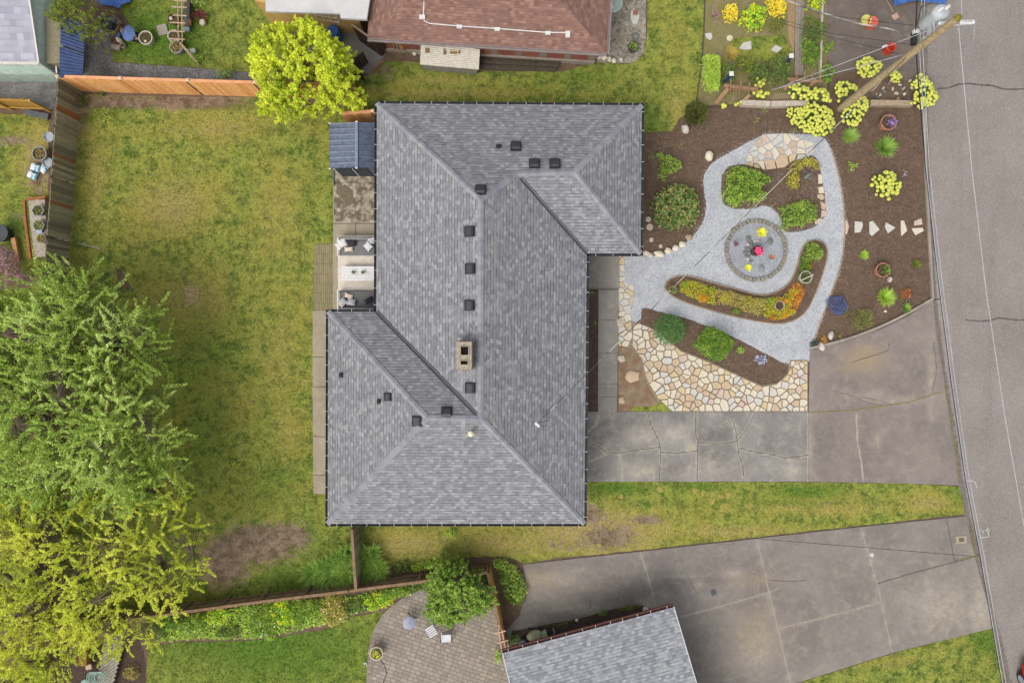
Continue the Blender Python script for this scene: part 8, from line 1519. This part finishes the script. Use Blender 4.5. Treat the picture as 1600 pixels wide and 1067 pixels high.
g.f += [tuple(range(ring))[::-1], tuple((len(sec) - 1) * ring + k for k in range(ring))]; g.build('body', RED, car, smooth=True)
g = G(); cab = [(1.0, .72, .95), (.4, .64, 1.32), (-1.2, .64, 1.36), (-1.9, .70, .98)]
for y, hw, z in cab: g.v += [tuple(cp(-hw, y, z)), tuple(cp(hw, y, z))]
bq = len(g.v); g.v += [tuple(cp(s * .8, y, .9)) for y in (1.05, -1.95) for s in (-1, 1)]; g.f = [(0, 1, 3, 2), (2, 3, 5, 4), (4, 5, 7, 6), (0, 2, 4, 6, bq + 2, bq), (1, bq + 1, bq + 3, 7, 5, 3)]; g.build('glasshouse', GLASS, car); g = G(); g.add([cp(-.6, .35, 1.335), cp(.6, .35, 1.335), cp(.6, -1.15, 1.375), cp(-.6, -1.15, 1.375)], [(0, 1, 2, 3)]); g.build('roof', RED, car)
for s, y in ((-1, 1.35), (1, 1.35), (-1, -1.3), (1, -1.3)): g = G(); p = cp(s * .8, y, .32); g.tube([p - sd_ * .1, p + sd_ * .1], .32, 20); wh = g.build('wheel', BLK, car); g = G(); q_ = p + sd_ * s * .105; g.tube([q_ - sd_ * .01, q_ + sd_ * .01], .2, 16); g.build('rim', MATS['galvanised'], wh)
for s in (-1, 1):
    g = G(); g.blob(cp(s * .62, 2.08, .58), .16, .1, .09, 2, 1, 0); g.build('headlight', PORC, car, smooth=True); g = G(); g.blob(cp(s * .98, .75, .95), .1, .07, .07, 2, 1, 0); g.build('mirror', BLK, car, smooth=True)
g = G(); g.bar(cp(-.6, 2.27, .42), cp(.6, 2.27, .42), .04, .16); g.build('bumper', BLK, car, bevel=.02)
# ---------------------------------------------------------------- loose bits: stones kicked off the path, mulch chips, litter
def bits(name, label, cat, X, size, mat, z=.02, flat=.5):
    n = len(X); a = rng.uniform(0, 6.28, n); s = size * rng.uniform(.5, 1.4, n); V = np.empty((n, 5, 3)); 
    for k in range(4):
        an = a + k * math.pi / 2 + rng.uniform(-.3, .3, n); V[:, k, 0] = X[:, 0] + np.cos(an) * s * (1 if k % 2 else .6); V[:, k, 1] = X[:, 1] + np.sin(an) * s * (1 if k % 2 else .6); V[:, k, 2] = z
    V[:, 4, :2] = X; V[:, 4, 2] = z + s * flat; b = np.arange(n) * 5; F = np.concatenate([np.stack([b + k, b + (k + 1) % 4, b + 4], 1) for k in range(4)])
    o = np_mesh(name, V.reshape(-1, 3), F, mat); return tagit(o, label, cat, None, 'stuff')
def along(poly, n, sp, smooth=1, closed=True):
    q = poly_px(smooth_poly(poly, smooth), 0); m = len(q); i = rng.integers(0, m if closed else m - 1, n); t = rng.random((n, 1)); p = q[i] * (1 - t) + q[(i + 1) % m] * t
    L = np.linalg.norm(q[(i + 1) % m] - q[i], axis=1); keep = rng.random(n) < L / L.max(); p = p[keep]; return p + rng.normal(size=p.shape) * sp
GB = leafmat('gravel_bit', ['#8f9194', '#b3b4b6', '#ced0d2', '#bdbdbb'], 0, .8); MB = leafmat('mulch_bit', ['#493a2f', '#5f4e40', '#7a6656', '#8d7a66'], 0, .8); LB = leafmat('litter_bit', ['#a8a08a', '#c9c2b0', '#8c7a4c', '#d8d4c8'], 0, .8)
gp = np.array([[p.x, p.y] for p in PL(GRV)]); X = np.vstack([along(GRV, 7000, .09), along(ISL_A, 2500, .08), along(KID, 1500, .05), sample_poly(gp, 9000)])
isl = [poly_px(p, 0) for p in (KID, ISL_B)]; ok = np.ones(len(X), bool)
isl = isl[1:]
for q in isl: ok &= ~in_poly(X[:, 0], X[:, 1], q)
bits('gravel', 'loose pale gravel chips over and beside the garden path', 'gravel', X[ok], .016, GB, .024)
mb = poly_px([(1006, 209), (1050, 206), (1062, 190), (1100, 168), (1240, 166), (1438, 170), (1442, 250), (1450, 380), (1454, 464), (1420, 488), (1380, 508), (1330, 526), (1270, 543), (1300, 455), (1320, 350), (1310, 270), (1290, 211), (1200, 206), (1145, 234), (1100, 270), (1102, 345), (1045, 393), (1006, 396)], 0)
bits('mulch', 'loose bark and soil crumbs over the mulch beds', 'mulch', np.vstack([sample_poly(mb, 6000), sample_poly(poly_px(ISL_A, 0), 1500), sample_poly(poly_px(ISL_B, 0), 1500), along(GRV, 1500, .1)]), .022, MB, .014)
kd = sample_poly(poly_px(KID, 0), 1500); bits('mulch', 'bark crumbs on the raised kidney bed soil', 'mulch', kd, .02, MB, .092)
lw = sample_poly(poly_px([(118, 150), (580, 170), (500, 480), (490, 780), (510, 820), (545, 900), (250, 940), (118, 700)], 0), 900)
bits('leaf_litter', 'scattered pale leaf flecks on the back lawn', 'leaf litter', lw, .018, LB, .03, .2)
ds = np.vstack([along(BARE_EDGE, 1200, .12) for BARE_EDGE in ([(330, 860), (400, 815), (470, 825), (480, 850), (410, 890), (340, 900)],)] + [sample_poly(poly_px([(335, 845), (400, 820), (470, 825), (470, 850), (400, 885), (330, 900)], 0), 1800), sample_poly(poly_px([(125, 150), (400, 155), (395, 172), (125, 170)], 0), 1200)])
bits('soil_crumb', 'earth crumbs and dry stalks on the bare patches of lawn', 'soil', ds, .028, MB, .02)
dr = np.vstack([sample_poly(poly_px([(1270, 560), (1450, 500), (1490, 750), (1270, 750)], 0), 260), sample_poly(poly_px([(1000, 870), (1500, 815), (1540, 975), (1240, 1060), (1110, 960)], 0), 700), sample_poly(poly_px([(925, 650), (1255, 650), (1255, 745), (925, 745)], 0), 160), sample_poly(poly_px([(1460, 0), (1650, 0), (1650, 1067), (1585, 1067), (1480, 560)], 0), 250)])
bits('grit', 'pale grit flecks over driveways and street', 'grit', dr, .012, LB, .056, .3)
